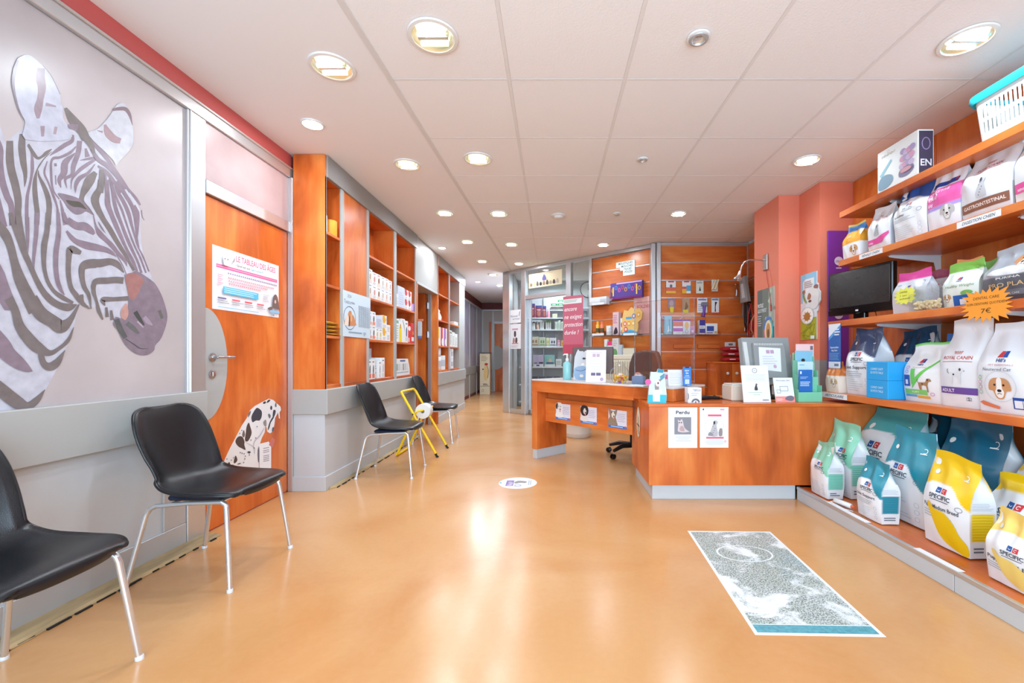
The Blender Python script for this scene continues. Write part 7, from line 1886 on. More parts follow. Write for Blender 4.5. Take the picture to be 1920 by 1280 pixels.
# ---- gooseneck lamp on the pillar
t = thing('reading_lamp', 'silver gooseneck lamp fixed to the salmon pillar', 'lamp', (2.26, 4.53, 1.99))
MB().box(-.02, 0, -.045, .045, -.02, .15, .006).build('wall_plate', M_['steel'], t)
MB().tube([(-.02, 0, .09), (-.10, 0, .092), (-.18, 0, .09), (-.235, 0, .07), (-.262, 0, .02), (-.275, 0, -.03)], .008, 10).build('arm', M_['steel'], t, smooth=60)
MB().lathe([(.012, .0), (.016, -.02), (.018, -.055), (.042, -.085), (.046, -.10), (.04, -.10), (.015, -.06)], 22, Matrix.Translation((-.275, 0, -.025)) @ Matrix.Rotation(math.radians(18), 4, 'Y'), cap=False).build('shade', M_['steel'], t, smooth=50)
MB().tube([(-.006, .0, -.02), (-.012, -.06, -.18), (-.008, -.10, -.35), (-.012, -.115, -.42)], .003, 6).build('cord', mat('cord_red', (170, 50, 44), .5), t, smooth=50)
MB().tube([(-.012, -.115, -.40), (-.012, -.12, -.46)], .008, 8).build('cord_switch', M_['cord_red'], t, smooth=50)
# ---- posters on the pillar
def side_poster(label, x, y0, y1, z0, z1, pf, cat='poster', body=None, name='wall_poster', outline=None):
    t = thing(name, label, cat, (x, y1, z0))
    w_, h_ = y1 - y0, z1 - z0
    if outline: MB().prism([(-a, b_) for a, b_ in outline(w_, h_)], -.008, 0.0, axis=0).build('board', body or M_['paper'], t)
    else: MB().box(-.002, 0, -w_, 0, 0, h_).build('sheet', body or M_['paper'], t)
    p = Print(.0002); pf(p, w_, h_); p.flat('print', t, (-.0084 if outline else -.0024, 0, 0), (0, -1, 0), (0, 0, 1))
def pf_tick(p, w, h):
    p.rect(0, 0, w, h, (120, 128, 120)); p.rect(0, h * .2, w * .3, h, (104, 110, 108)); p.rect(w * .68, h * .4, w, h, (176, 190, 176))
    for k in range(16): p.ell(w * (.55 + .42 * random.random()), h * (.3 + .65 * random.random()), w * .06, h * .03, ((196, 206, 190), (150, 162, 146))[k % 2], 10)
    p.rect(0, 0, w, h * .12, (170, 160, 130)); p.text('PROTÉGEZ', w * .05, h * .72, .055, (236, 240, 240), width=w * .34, bold=.02); p.text('-LES, ICI ET PARTOUT', w * .05, h * .64, .055, (236, 240, 240), width=w * .52, bold=.02); p.lines(w * .05, h * .42, w * .3, h * .6, 5, (206, 212, 210), .3)
    p.ring(w * .68, h * .34, w * .27, h * .22, w * .07, (90, 130, 210), 24, PI * .3, PI * .95); p.ring(w * .68, h * .34, w * .27, h * .22, w * .07, (90, 196, 206), 24, -PI * .5, PI * .3); p.ring(w * .68, h * .34, w * .27, h * .22, w * .07, (206, 130, 140), 24, PI * .95, PI * 1.5)
    p.ell(w * .68, h * .34, w * .2, h * .165, (240, 226, 196)); p.ell(w * .68, h * .33, w * .13, h * .13, (206, 150, 90)); p.ell(w * .68, h * .30, w * .06, h * .07, (120, 84, 60)); p.poly([(w * .4, 0), (w * .5, h * .1), (w * .8, h * .1), (w * .9, 0)], (150, 110, 80), 2)
side_poster('grey-green poster with a dog in a coloured ring on the pillar', 2.2585, 4.36, 4.72, 1.10, 1.78, pf_tick)
# cartoon animal height board on the stepped face
def ob(w, h): return [(0, 0), (w, .0), (w, h * .40), (w * 1.08, h * .42), (w * 1.1, h * .50), (w * 1.22, h * .56), (w * 1.22, h * .68), (w * 1.1, h * .74), (w * 1.08, h * .82), (w, h * .80), (w, h), (0, h)]
def pf_board(p, w, h):
    p.rect(0, h * .55, w, h, (150, 206, 236)); p.poly([(w * .15, h * .5), (w * .15, h * .88), (w * .3, h * .92), (w * .85, h * .92), (w * .85, h * .5)], (240, 240, 240)); p.rect(0, h * .3, w, h * .56, (226, 232, 236)); p.rect(0, 0, w, h * .33, (176, 176, 50))
    for k in range(14): p.stroke([(w * random.random(), h * .3 * random.random()), (w * random.random(), h * .3 * random.random())], w * .03, (150, 150, 44))
    p.lines(w * .25, h * .78, w * .85, h * .89, 4, (150, 140, 150), .35); p.ell(w * .78, h * .64, w * .40, h * .13, (232, 232, 230)); p.ell(w * .85, h * .55, w * .3, h * .10, (226, 226, 226)); p.ell(w * .98, h * .775, w * .14, h * .03, (150, 110, 100)); p.poly([(w * .45, h * .62), (w * .55, h * .70), (w * .7, h * .66), (w * .62, h * .60)], (170, 120, 96), 3); p.ell(w * .62, h * .575, w * .1, h * .02, (120, 84, 80)); p.stroke([(w * .2, h * .74), (w * .25, h * .64), (w * .4, h * .56)], (w * .06, w * .1, w * .08), (130, 160, 90)); p.stroke([(w * .15, h * .72), (w * .3, h * .745)], w * .12, (160, 120, 90))
    p.ell(w * .45, h * .365, w * .42, h * .13, (206, 210, 212)); p.ell(w * .45, h * .365, w * .37, h * .115, (244, 242, 236)); p.ell(w * .45, h * .35, w * .2, h * .065, (190, 130, 70))
    for k in range(9): a = 2 * PI * k / 9; p.stroke([(w * .45, h * .35), (w * .45 + w * .3 * math.cos(a), h * .35 + h * .09 * math.sin(a))], (w * .08, w * .01), (176, 120, 60))
    p.rect(w * .68, h * .01, w * .92, h * .06, (226, 240, 244))
side_poster('tall cartoon animal board on the salmon pillar beside the television', 2.4645, 3.99, 4.245, 1.225, 1.86, pf_board, cat='board', name='cartoon_board', outline=ob)

# ================================================================== DISPENSARY FRONT GOODS
def onglass(name, label, x0, y0, x1, y1, pf, cat='notice', body=None, off=-.004, th=.0015):
    """sheet on the glazed front, given by photo pixels of its corners"""
    a, b_ = gu(x0), gu(x1); Z1 = gz(x0, y0); Z0 = gz(x0, y1)
    pos = P0 + Vector((math.cos(GA), math.sin(GA), 0)) * a
    t = thing(name, label, cat, (pos.x, pos.y, Z0), GA)
    MB().box(0, b_ - a, off - th, off, 0, Z1 - Z0).build('sheet', body or M_['paper'], t)
    p = Print(.0003); pf(p, b_ - a, Z1 - Z0); p.flat('print', t, (0, off - th - .0004, 0))
    return t
onglass('glass_notice', 'white new-arrival notice, upper of two on the narrow glass', 955.5, 582, 977, 606, lambda p, w, h: (p.text('Nouvel', w * .1, h * .45, .06, (90, 90, 130), width=w * .6, shear=.2), p.text('arrivée!', w * .3, h * .25, .05, (90, 90, 130), width=w * .6, shear=.2), p.stroke([(w * .85, h * .5), (w * .9, h * .85)], .015, (120, 110, 110))))
onglass('glass_notice', 'white notice with two small dogs, lower on the narrow glass', 955.5, 608, 977, 654, lambda p, w, h: (p.rect(w * .25, h * .76, w * .75, h * .82, (206, 150, 180)), p.poly([(w * .42, h * .5), (w * .42, h * .7), (w * .58, h * .7), (w * .58, h * .5)], (80, 70, 76), 2), p.poly([(w * .3, h * .25), (w * .35, h * .45), (w * .48, h * .4), (w * .46, h * .25)], (170, 130, 120), 2), p.poly([(w * .52, h * .25), (w * .55, h * .45), (w * .7, h * .42), (w * .68, h * .25)], (90, 80, 84), 2), p.rect(w * .22, h * .2, w * .78, h * .235, (220, 110, 130)), p.lines(w * .15, h * .05, w * .85, h * .15, 3, (200, 200, 210))))
def pf_frieze(p, w, h):
    for k, c in enumerate(((150, 120, 90), (206, 180, 140), (110, 100, 100), (60, 56, 60), (160, 130, 110), (90, 80, 80), (190, 170, 150), (80, 70, 70), (200, 190, 180))):
        x = w * (.07 + .1 * k); p.poly([(x - .02, h * .12), (x - .025, h * .28), (x, h * (.36 + .05 * (k % 3))), (x + .03, h * .30), (x + .03, h * .12)], c, 3)
    p.poly([(w * .42, h * .45), (w * .45, h * .75), (w * .48, h * .85), (w * .52, h * .72), (w * .55, h * .45)], (110, 100, 176), 2); p.lines(w * .2, h * .88, w * .8, h * .94, 1, (200, 180, 150))
onglass('animal_banner', 'cream banner with a row of animals above the dispensary door', 992, 515, 1054, 541, pf_frieze, 'banner', mat('cream_banner', (246, 232, 190), .45))
tp = mat('pink_banner', (206, 108, 130), .45)
def pf_pink(p, w, h):
    p.rect(w * .0, h * .865, w * .93, h * .95, (238, 240, 240)); p.lines(w * .06, h * .885, w * .8, h * .935, 2, (150, 190, 170), .35, .2)
    for i, s in enumerate(('encore', 'ne exigez', 'protection', 'durée !')): p.text(s, w * .06, h * (.74 - .135 * i), .10, (250, 236, 240), width=w * (.62, .86, .9, .7)[i], shear=.25, bold=.012)
    p.rect(0, 0, w, h * .16, (196, 84, 106)); p.lines(w * .5, h * .03, w * .95, h * .08, 1, (226, 130, 150))
onglass('pink_banner', 'tall pink banner with white script on the dispensary glass', 1059.5, 557, 1097, 663, pf_pink, 'banner', tp, off=-.05)
# sign on the slat wall
a = gu(1156); pos = P0 + Vector((math.cos(GA), math.sin(GA), 0)) * a
t = thing('wall_sign', 'white stepped sign listing parasites on the slat wall', 'sign', (pos.x, pos.y, gz(1156, 519)), GA)
w_ = gu(1191) - a; h_ = gz(1191, 492) - gz(1191, 519)
MB().prism([(0, h_ * .62), (w_ * .22, h_ * .62), (w_ * .22, h_ * .38), (w_ * .38, h_ * .38), (w_ * .38, 0), (w_, 0), (w_, h_ * 1.0), (0, h_ * 1.0)], -.012, -.005, axis=1).build('board', mat('sign_white', (230, 240, 240), .4), t)
p = Print(.0003)
for i, s in enumerate(('MOUSTIQUES', 'MOUCHES', 'TIQUES', 'PUCES')): p.text(s, w_ * (.12, .28, .40, .46)[i], h_ * (.80 - .21 * i), .046, (76, 90, 90), width=w_ * (.76, .6, .42, .4)[i], shear=.2, bold=.02)
p.flat('lettering', t, (0, -.0125, 0))
def gbox(label, x0, y0, x1, y1, body, pf, d=.09, name='care_product', cat='product', off=-.015, grp='goods on the dispensary slat wall', ybase=None):
    a, b_ = gu(x0), gu(x1); xm = (x0 + x1) / 2
    Z1, Z0 = gz(xm, y0), gz(xm, y1 if ybase is None else ybase)
    pos = P0 + Vector((math.cos(GA), math.sin(GA), 0)) * ((a + b_) / 2)
    t = thing(name, label, cat, (pos.x, pos.y, Z0), GA, grp)
    w_, h_ = b_ - a, Z1 - Z0
    MB().box(-w_ / 2, w_ / 2, off - d, off, 0, h_, .0015).build('pack', body, t)
    p = Print(.0003); pf(p, w_, h_)
    if p.items: p.flat('print', t, (0, off - d - .0004, 0))
    return t
t = gbox('purple collar display board on the slat wall', 1149, 529, 1208, 560, mat('violet_board', (84, 56, 140), .4), lambda p, w, h: ([p.ring(-w * .42 + w * .105 * k, h * (.55 + .15 * (k % 2)), w * .045, w * .06, .012, ((206, 150, 60), (60, 150, 206), (220, 90, 150), (200, 80, 60))[k % 4], 14) for k in range(9)], p.rect(-w * .3, h * .9, w * .5, h * .98, (200, 170, 226)), p.rect(-w * .5, 0, w * .5, h * .12, (120, 40, 110)), p.rect(w * .32, h * .2, w * .36, h * .8, (236, 196, 90)), p.rect(-w * .42, h * .2, -w * .38, h * .75, (236, 196, 90))), name='collar_display', cat='display', d=.05)
def gtray(label, x0, x1, y):
    a, b_ = gu(x0), gu(x1); Z = gz((x0 + x1) / 2, y); pos = P0 + Vector((math.cos(GA), math.sin(GA), 0)) * a
    t = thing('acrylic_tray', label, 'tray', (pos.x, pos.y, Z), GA, 'clear acrylic trays on the slat wall')
    MB().box(0, b_ - a, -.16, -.004, -.004, 0).build('floor', M_['clear_plastic'], t); MB().box(0, b_ - a, -.164, -.16, -.004, .05).build('lip', M_['clear_plastic'], t); MB().box(0, b_ - a, -.009, -.004, -.004, .07).build('back', M_['clear_plastic'], t)
    MB().box(.1, .32, -.1665, -.1645, -.002, .03).build('price_tag', M_['paper'], t)
gtray('upper acrylic tray at the left of the dispensary slat wall', 1112, 1148, 573); gtray('lower acrylic tray at the left of the dispensary slat wall', 1112, 1166, 629); gtray('lower acrylic tray at the right of the dispensary slat wall', 1169, 1205, 629)
GBt = 'goods on the dispensary slat wall'
gbox('flat white packets on the upper left tray', 1113, 558, 1144, 573, cw_, pr_lines(), ybase=572.6)
def gbottle(label, x, y0, r, c):
    Z1, Z0 = gz(x, y0), gz(x, 628.6); pos = P0 + Vector((math.cos(GA), math.sin(GA), 0)) * gu(x) + Vector((-math.sin(-GA) * -.09, 0, 0))
    n_ = Vector((math.sin(GA), -math.cos(GA), 0)); pos = P0 + Vector((math.cos(GA), math.sin(GA), 0)) * gu(x) + n_ * .09
    t = thing('spray_bottle', label, 'bottle', (pos.x, pos.y, Z0), 0, GBt); h_ = Z1 - Z0
    MB().lathe([(.001, 0), (r, 0), (r, h_ * .72), (r * .7, h_ * .78), (r * .65, h_ * .8)], 18).build('body', c, t, smooth=50); MB().lathe([(r * .72, h_ * .79), (r * .72, h_ * .98), (r * .4, h_), (.001, h_)], 18).build('cap', c, t, smooth=50); MB().lathe([(r + .001, h_ * .2), (r + .001, h_ * .5)], 18, cap=False).build('label_band', mat('band_dark', (90, 80, 50), .5), t, smooth=50)
gbottle('yellow aerosol can on the lower left tray', 1127, 603, .028, mat('aerosol_yellow', (240, 186, 60), .35)); gbottle('orange aerosol can on the lower left tray', 1135, 603, .028, mat('aerosol_orange', (240, 130, 90), .35))
gbox('small white box with grey lines on the lower left tray', 1144, 611, 1152, 628.6, cw_, pr_lines())
gbox('tall pink panel with a dark dog on the slat wall', 1156, 586, 1167, 628.6, mat('panel_pink', (226, 196, 200), .4), lambda p, w, h: (p.poly([(-w * .3, h * .05), (-w * .2, h * .25), (w * .1, h * .35), (w * .35, h * .1)], (60, 50, 60), 3), p.lines(-w * .4, h * .5, w * .4, h * .9, 5, (206, 130, 150))))
gbox('white box with pink dots beside the cartoon display', 1170, 597, 1176, 618, cw_, lambda p, w, h: (p.ell(0, h * .6, w * .3, h * .15, (206, 90, 120)), p.ell(0, h * .2, w * .3, h * .12, (220, 140, 150))), ybase=628.6)
# round-topped treat display
a, b_ = gu(1175), gu(1213); pos = P0 + Vector((math.cos(GA), math.sin(GA), 0)) * a; Z0 = gz(1195, 628.6); w_ = b_ - a; h_ = gz(1195, 577) - Z0
t = thing('treat_display', 'yellow cut-out treat display with round pictures on the slat wall', 'display', (pos.x, pos.y, Z0), GA, GBt)
MB().prism([(0, 0), (w_ * .72, 0), (w_ * .8, h_ * .3), (w_ * .78, h_ * .45), (w_ * .95, h_ * .55), (w_, h_ * .8), (w_ * .85, h_ * .95), (w_ * .6, h_ * .92), (w_ * .45, h_), (w_ * .3, h_ * .88), (w_ * .1, h_ * .92), (.0, h_ * .6)], -.13, -.10, axis=1).build('board', mat('display_yellow', (240, 196, 120), .4), t)
p = Print(.0004); p.poly([(0, 0), (w_ * .72, 0), (w_ * .7, h_ * .12), (w_ * .4, h_ * .2), (w_ * .1, h_ * .12)], (90, 180, 220), 2); p.rect(w_ * .2, h_ * .58, w_ * .5, h_ * .66, (90, 170, 220))
for x, y, c in ((.15, .42, (226, 110, 120)), (.35, .42, (240, 170, 40)), (.56, .42, (240, 190, 70)), (.6, .68, (110, 110, 190)), (.82, .72, (240, 170, 50)), (.2, .22, (226, 80, 80))): p.ell(w_ * x, h_ * y, w_ * .09, h_ * .09, c); p.ell(w_ * x, h_ * y, w_ * .05, h_ * .05, (250, 226, 190))
p.flat('print', t, (0, -.1305, 0))
a = gu(1189); pos = P0 + Vector((math.cos(GA), math.sin(GA), 0)) * a; w_ = gu(1220) - a
t = thing('pink_poster', 'translucent pink poster on the slat wall behind the yellow display', 'poster', (pos.x, pos.y, gz(1190, 626)), GA); h_ = gz(1190, 558) - gz(1190, 626)
MB().box(0, min(w_, GL - a - .03), -.010, -.006, 0, h_).build('sheet', mat('poster_pink', (232, 176, 170), .4), t)
p = Print(.0003); p.text('SOLDES', .05, h_ * .70, .06, (200, 80, 90), width=.22, bold=.02); p.lines(.05, h_ * .85, w_ * .6, h_ * .93, 2, (214, 140, 140)); p.flat('print', t, (0, -.0105, 0))
# ---- radiator with leaflets on top
a, b_ = gu(1140), gu(1199); n_ = Vector((math.sin(GA), -math.cos(GA), 0))
pos = P0 + Vector((math.cos(GA), math.sin(GA), 0)) * a + n_ * .06
t = thing('radiator', 'cream ribbed radiator on the dispensary slat wall', 'radiator', (pos.x, pos.y, 0), GA)
w_ = b_ - a
MB().box(0, w_, -.08, .0, 1.02, 1.085, .006).build('top_grille', M_['cream'], t); MB().box(0, w_, -.07, -.01, .30, 1.02, .003).build('core', M_['cream'], t)
for k in range(14):
    x = w_ * (k + .5) / 14; MB().box(x - w_ * .022, x + w_ * .022, -.088, -.068, .32, 1.0, .008).build('rib', M_['cream'], t)
for x in (.06, w_ - .06): MB().box(x - .02, x + .02, -.05, -.02, 0, .31, .003).build('leg', M_['cream'], t)
MB().tube([(w_ + .0, -.05, 1.03), (w_ + .06, -.05, 1.03)], .025, 14).build('valve', M_['white_plastic'], t, smooth=50)
def rad_item(label, x0, y0, x1, body, pf, d=.05, cat='box', name='leaflet_box', dz=0.0):
    a2, b2 = gu(x0), gu(x1); Zb = 1.0855 + dz; Z1 = PZ(y0, (P0.y + math.sin(GA) * (a2 + b2) / 2) - .08)
    pos = P0 + Vector((math.cos(GA), math.sin(GA), 0)) * ((a2 + b2) / 2) + n_ * .10
    t = thing(name, label, cat, (pos.x, pos.y, Zb), GA, 'leaflets and boxes on the radiator'); w_ = b2 - a2; h_ = max(.04, Z1 - Zb)
    MB().box(-w_ / 2, w_ / 2, -d / 2, d / 2, 0, h_, .0015).build('pack', body, t); p = Print(.0003); pf(p, w_, h_); p.flat('print', t, (0, -d / 2 - .0004, 0))
rad_item('white slim pack, leftmost on the radiator', 1141.5, 636, 1147, cw_, pr_lines((150, 190, 160)))
rad_item('white pack with a magenta head on the radiator', 1147.5, 640, 1156, cw_, lambda p, w, h: p.rect(-w * .5, h * .7, w * .5, h, (230, 70, 130)))
rad_item('pale leaflet holder in the middle of the radiator', 1156.5, 634, 1168, mat('pale_grey_card', (220, 216, 214), .5), lambda p, w, h: (p.poly([(-w * .4, 0), (-w * .3, h * .35), (w * .2, h * .3), (w * .3, 0)], (110, 160, 110), 3), p.lines(-w * .3, h * .5, w * .3, h * .9, 3, (190, 190, 196))))
rad_item('blue-grey packet leaning on the radiator', 1168.5, 646, 1175, mat('packet_blue', (190, 206, 216), .4), pr_lines())
rad_item('cream carton at the right end of the radiator', 1176, 652, 1197, mat('cream_carton', (226, 220, 200), .5), lambda p, w, h: p.rect(-w * .5, h * .9, w * .5, h, (206, 196, 160)))
# ---- products on the dispensary shelves
YS = 9.08
GP = 'medicines on the dispensary shelves'
def shelf_item(label, x0, y0, x1, lvl, body, pf, name='medicine_carton', d=.12, z0=None):
    X0, X1 = PX(x0, YS), PX(x1, YS); Z0 = PZ(lvl, YS) + .0006 if z0 is None else z0; h_ = PZ(y0, YS) - Z0
    t = thing(name, label, 'carton', ((X0 + X1) / 2, YS + .005, Z0), 0, GP); w_ = X1 - X0
    MB().box(-w_ / 2, w_ / 2, 0, d, 0, h_, .002).build('carton', body, t); p = Print(.0004); pf(p, w_, h_)
    if p.items: p.flat('print', t, (0, -.0005, 0))
def shelf_bottle(label, x, y0, r, lvl, c, cap):
    X = PX(x, YS); Z0 = PZ(lvl, YS) + .0006; h_ = PZ(y0, YS) - Z0
    t = thing('medicine_bottle', label, 'bottle', (X, YS + .06, Z0), 0, GP)
    MB().lathe([(.001, 0), (r, 0), (r, h_ * .65), (r * .5, h_ * .78)], 14).build('body', c, t, smooth=50); MB().lathe([(r * .52, h_ * .76), (r * .5, h_ * .97), (r * .2, h_), (.001, h_)], 12).build('cap', cap, t, smooth=50)
pur = mat('maroon_pack', (150, 60, 84), .4)
def pk1(p, w, h): p.rect(-w * .5, h * .8, w * .5, h, (70, 80, 150)); p.ell(0, h * .35, w * .3, h * .25, (200, 120, 110)); p.rect(-w * .3, h * .6, w * .3, h * .68, (226, 200, 210))
for i, (x0, x1, y0) in enumerate(((994, 1003, 569), (1004, 1016, 572.5), (1017, 1024, 573.5))): shelf_item('%s maroon and blue pack on the top dispensary shelf' % ORD[i], x0, y0, x1, 595, pur, pk1)
shelf_bottle('pink bottle beside the maroon packs', 1028.5, 578, .035, 595, mat('pink_bottle', (230, 150, 170), .3), cw_)
shelf_item('short cream carton on the top dispensary shelf', 1035.5, 588, 1045, 595, mat('cream_med', (230, 224, 196), .5), lambda p, w, h: None)
gm2 = mat('green_med', (40, 130, 80), .4)
for i, (x0, x1, zz) in enumerate(((1033, 1045.5, 0), (1046, 1058, 0), (1046, 1058, 1))): shelf_item(('left green and white carton on the high dispensary ledge', 'right green and white carton on the high dispensary ledge', 'upper green and white carton on the high dispensary ledge')[i], x0, 569 - zz * 7, x1, 575, gm2, lambda p, w, h: (p.rect(-w * .5, 0, w * .5, h * .3, (230, 236, 230)), p.rect(-w * .3, h * .5, w * .2, h * .75, (200, 226, 206))), z0=PZ(575 - zz * 6.4, YS) + .001)
bw = M_['carton_white']
for i, (x, y0, r, c, cp, nm) in enumerate(((996.5, 602, .03, bw, M_['black_matte'], 'black-capped'), (1001, 602, .03, bw, M_['black_matte'], 'second black-capped'), (1008, 603, .032, mat('peach_bottle', (226, 190, 170), .3), M_['steel'], 'peach'), (1014, 600, .022, bw, bw, 'tall white'), (1018, 600, .022, bw, bw, 'second tall white'), (1024.5, 600, .019, bw, mat('cap_green', (90, 200, 70), .4), 'green-capped'), (1028, 600, .019, bw, M_['cap_green'], 'second green-capped'), (1031.8, 600, .019, bw, M_['cap_green'], 'third green-capped'))): shelf_bottle('%s bottle on the second dispensary shelf' % nm, x, y0, r, 617, c, cp)
pg = mat('pale_green_med', (206, 222, 206), .45)
for i in range(4): shelf_item('%s pale green carton on the second dispensary shelf' % ORD[i], 1040.5 + 5.5 * i, 603 - (i % 2) * 2, 1045.5 + 5.5 * i, 617, pg, pr_lines((176, 200, 180)) if False else (lambda p, w, h: p.lines(-w * .4, h * .2, w * .4, h * .8, 4, (170, 196, 176))))
for i, (x0, x1, y0, c, pc) in enumerate(((994, 1010, 631, (226, 214, 190), (170, 130, 90)), (1010.5, 1023, 632, (216, 222, 200), (120, 170, 100)), (1024, 1030, 633, (230, 230, 180), (190, 200, 120)), (1030.5, 1043, 633, (236, 236, 236), (90, 100, 120)), (1045, 1050.5, 637, (222, 150, 180), (240, 220, 230)), (1052, 1060, 638, (240, 200, 100), (230, 150, 60)))):
    shelf_item('%s carton from the left on the third dispensary shelf' % ORD[i], x0, y0, x1, 649, mat('med_c%d' % i, c, .45), lambda p, w, h, pc=pc: (p.ell(-w * .15, h * .5, w * .12, h * .18, pc), p.ell(w * .2, h * .5, w * .12, h * .18, pc), p.rect(-w * .4, h * .1, w * .4, h * .2, pc)))
shelf_item('lilac glove carton on the fourth dispensary shelf', 999, 665, 1019.5, 683, mat('lilac_med', (200, 186, 216), .45), lambda p, w, h: (p.rect(w * .05, h * .08, w * .45, h * .25, (70, 60, 90)), p.rect(-w * .4, h * .1, -w * .1, h * .2, (110, 100, 140))), z0=PZ(683, YS))
shelf_item('aqua glove carton on the fourth dispensary shelf', 1020.5, 665, 1040, 683, mat('aqua_med', (130, 190, 186), .45), lambda p, w, h: (p.poly([(-w * .1, h * .3), (0, h * .6), (w * .25, h * .5), (w * .2, h * .25)], (226, 190, 160), 3), p.rect(-w * .3, h * .08, w * .4, h * .22, (60, 80, 140))), z0=PZ(683, YS))
shelf_item('flat blue and white carton under the lilac one', 1000, 683, 1019, 687, bw, lambda p, w, h: p.rect(-w * .2, h * .2, w * .1, h * .8, (60, 90, 160))); shelf_item('flat white carton under the aqua one', 1021, 683, 1041, 687, bw, lambda p, w, h: None)
shelf_item('small white carton at the right of the fourth dispensary shelf', 1042, 673, 1053, 687, bw, lambda p, w, h: p.lines(-w * .4, h * .2, w * .4, h * .8, 3, (170, 180, 170)))
for i in range(4): shelf_item('%s dark carton on the low dispensary shelf' % ORD[i], 996 + 14 * i, 706, 1008 + 14 * i, 720, mat('dark_med', (90, 84, 110), .5), lambda p, w, h: p.rect(-w * .4, h * .3, w * .4, h * .6, (200, 190, 200)))
# wall clock inside
t = thing('wall_clock', 'round white wall clock seen through the dispensary glass', 'clock', (PX(1103, 9.37), 9.385, PZ(543, 9.37)))
MB().lathe([(.001, .0), (.17, .0), (.175, .02), (.165, .028), (.16, .018), (.001, .016)], 36, Matrix.Rotation(PI / 2, 4, 'X')).build('case', M_['white_plastic'], t, smooth=40)
MB().tube([(.17 * math.cos(a), -.022, .17 * math.sin(a)) for a in [2 * PI * i / 40 for i in range(40)]], .008, 8, closed=True).build('bezel', M_['black_matte'], t, smooth=60)
MB().box(-.006, .006, -.026, -.022, 0, .12).build('minute_hand', M_['black_matte'], t); MB().box(0, .08, -.026, -.022, -.006, .006).build('hour_hand', M_['black_matte'], t)

# ================================================================== FLOOR STICKERS
cxy = dpt(971, 905, 0.0)
t = thing('floor_sticker', 'round white floor sticker in the middle of the room', 'sticker', (cxy.x, cxy.y, 0))
MB().lathe([(.001, .0004), (.160, .0004), (.161, .0)], 48, cap=False).build('disc', M_['paper'], t)
p = Print(.00005); R_ = .16
p.ring(0, 0, .158, .158, .004, (226, 226, 210)); p.rect(-.098, -.085, -.035, .07, (140, 116, 170)); p.text('FeLV', -.05, -.065, .040, (236, 230, 242), bold=.02) if False else None
v_, tr_, wd_ = text_tris('FeLV', .02); p.tri(np.stack([-.045 - v_[:, 1] * .05, -.07 + v_[:, 0] * .05], 1), tr_, (236, 230, 242))
p.poly([(-.03, .02), (.0, .06), (.05, .05), (.075, .03), (.06, -.005), (.02, .0), (-.02, -.02)], (150, 146, 140), 3); p.ell(.005, -.075, .03, .032, (170, 170, 200)); p.ell(.005, -.075, .02, .02, (226, 224, 232)); p.ell(-.145, 0, .010, .02, (90, 170, 200))
for x in (.088, .104): p.rect(x, -.06, x + .008, .07, (176, 190, 200))
for x in (-.125, -.115): p.rect(x, -.05, x + .003, .05, (190, 210, 216))
p.flat('print', t, (0, 0, .0005), (1, 0, 0), (0, 1, 0))
# large worn picture sticker
cn = [dpt(1289, 995, 0), dpt(1444, 996.5, 0), dpt(1662, 1194, 0), dpt(1416, 1190, 0)]
t = thing('floor_mat_sticker', 'large worn speckled picture sticker on the floor', 'sticker', (0, 0, 0))
MB().add([(q.x, q.y, .0006) for q in cn] + [(q.x, q.y, 0.0) for q in cn], [(3, 2, 1, 0), (0, 1, 5, 4), (1, 2, 6, 5), (2, 3, 7, 6), (3, 0, 4, 7)]).build('sheet', M_['paper'], t)
wm = bpy.data.materials.new('worn_print'); wm.use_nodes = True
nt = wm.node_tree; N = nt.nodes; L = nt.links; bb_ = N['Principled BSDF']; bb_.inputs['Roughness'].default_value = .4
tc = N.new('ShaderNodeTexCoord')
def nz(s, d_=6, dist=0.0):
    n = N.new('ShaderNodeTexNoise'); n.inputs['Scale'].default_value = s; n.inputs['Detail'].default_value = d_; n.inputs['Roughness'].default_value = .7; n.inputs['Distortion'].default_value = dist
    L.new(tc.outputs['Object'], n.inputs['Vector']); return n.outputs['Fac']
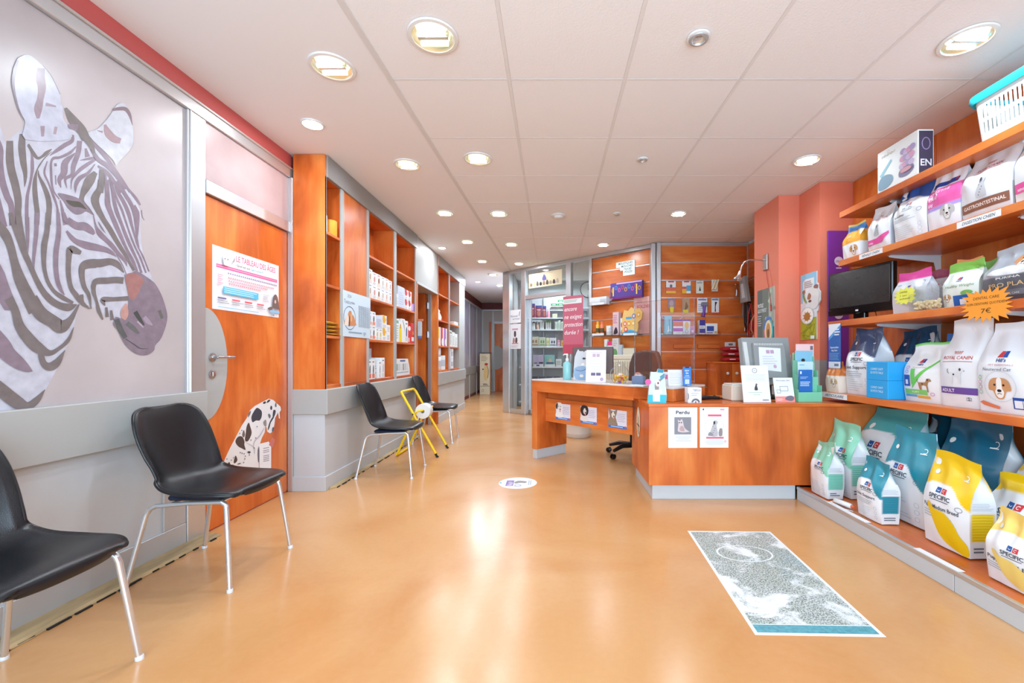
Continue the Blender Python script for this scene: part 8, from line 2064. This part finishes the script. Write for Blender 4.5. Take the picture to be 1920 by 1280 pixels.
def rampn(f, els):
    r = N.new('ShaderNodeValToRGB'); e = r.color_ramp.elements
    e[0].position = els[0][0]; e[0].color = (*lin(els[0][1]), 1); e[1].position = els[-1][0]; e[1].color = (*lin(els[-1][1]), 1)
    for q, c in els[1:-1]: k = e.new(q); k.color = (*lin(c), 1)
    L.new(f, r.inputs[0]); return r.outputs[0]
base = rampn(nz(2.5, 3), [(.35, (206, 224, 226)), (.5, (214, 220, 212)), (.68, (232, 236, 236))])
speck = rampn(nz(150, 2), [(.45, (92, 100, 102)), (.51, (232, 236, 234))])
white = rampn(nz(4, 10, .5), [(.50, (0, 0, 0)), (.57, (255, 255, 255))])
m1 = N.new('ShaderNodeMix'); m1.data_type = 'RGBA'; m1.blend_type = 'MULTIPLY'; m1.inputs[0].default_value = .9
L.new(base, m1.inputs[6]); L.new(speck, m1.inputs[7])
m2 = N.new('ShaderNodeMix'); m2.data_type = 'RGBA'; L.new(white, m2.inputs[0]); L.new(m1.outputs[2], m2.inputs[6]); m2.inputs[7].default_value = (*lin((236, 240, 240)), 1)
L.new(m2.outputs[2], bb_.inputs['Base Color'])
def bil(u, v): return cn[0] * (1 - u) * (1 - v) + cn[1] * u * (1 - v) + cn[2] * u * v + cn[3] * (1 - u) * v
e_ = .02
MB().add([tuple(bil(u, v) + Vector((0, 0, .0008))) for u, v in ((.03, .015), (.97, .015), (.97, .93), (.03, .93))], [(3, 2, 1, 0)]).build('picture', wm, t)
MB().add([tuple(bil(u, v) + Vector((0, 0, .0009))) for u, v in ((.03, .935), (.97, .935), (.97, .985), (.03, .985))], [(3, 2, 1, 0)]).build('teal_strip', mat('teal_strip', (90, 160, 172), .4, noise=.25, nscale=60), t)
vs = []; n = 40
for i in range(n):
    a = 2 * PI * i / n
    for k in (1.0, .93): q = bil(.46 + .30 * k * math.cos(a), .30 + .10 * k * math.sin(a)); vs.append((q.x, q.y, .0011))
MB().add(vs, [(2 * i, 2 * ((i + 1) % n), 2 * ((i + 1) % n) + 1, 2 * i + 1) for i in range(n)]).build('white_ring', M_['paper'], t)
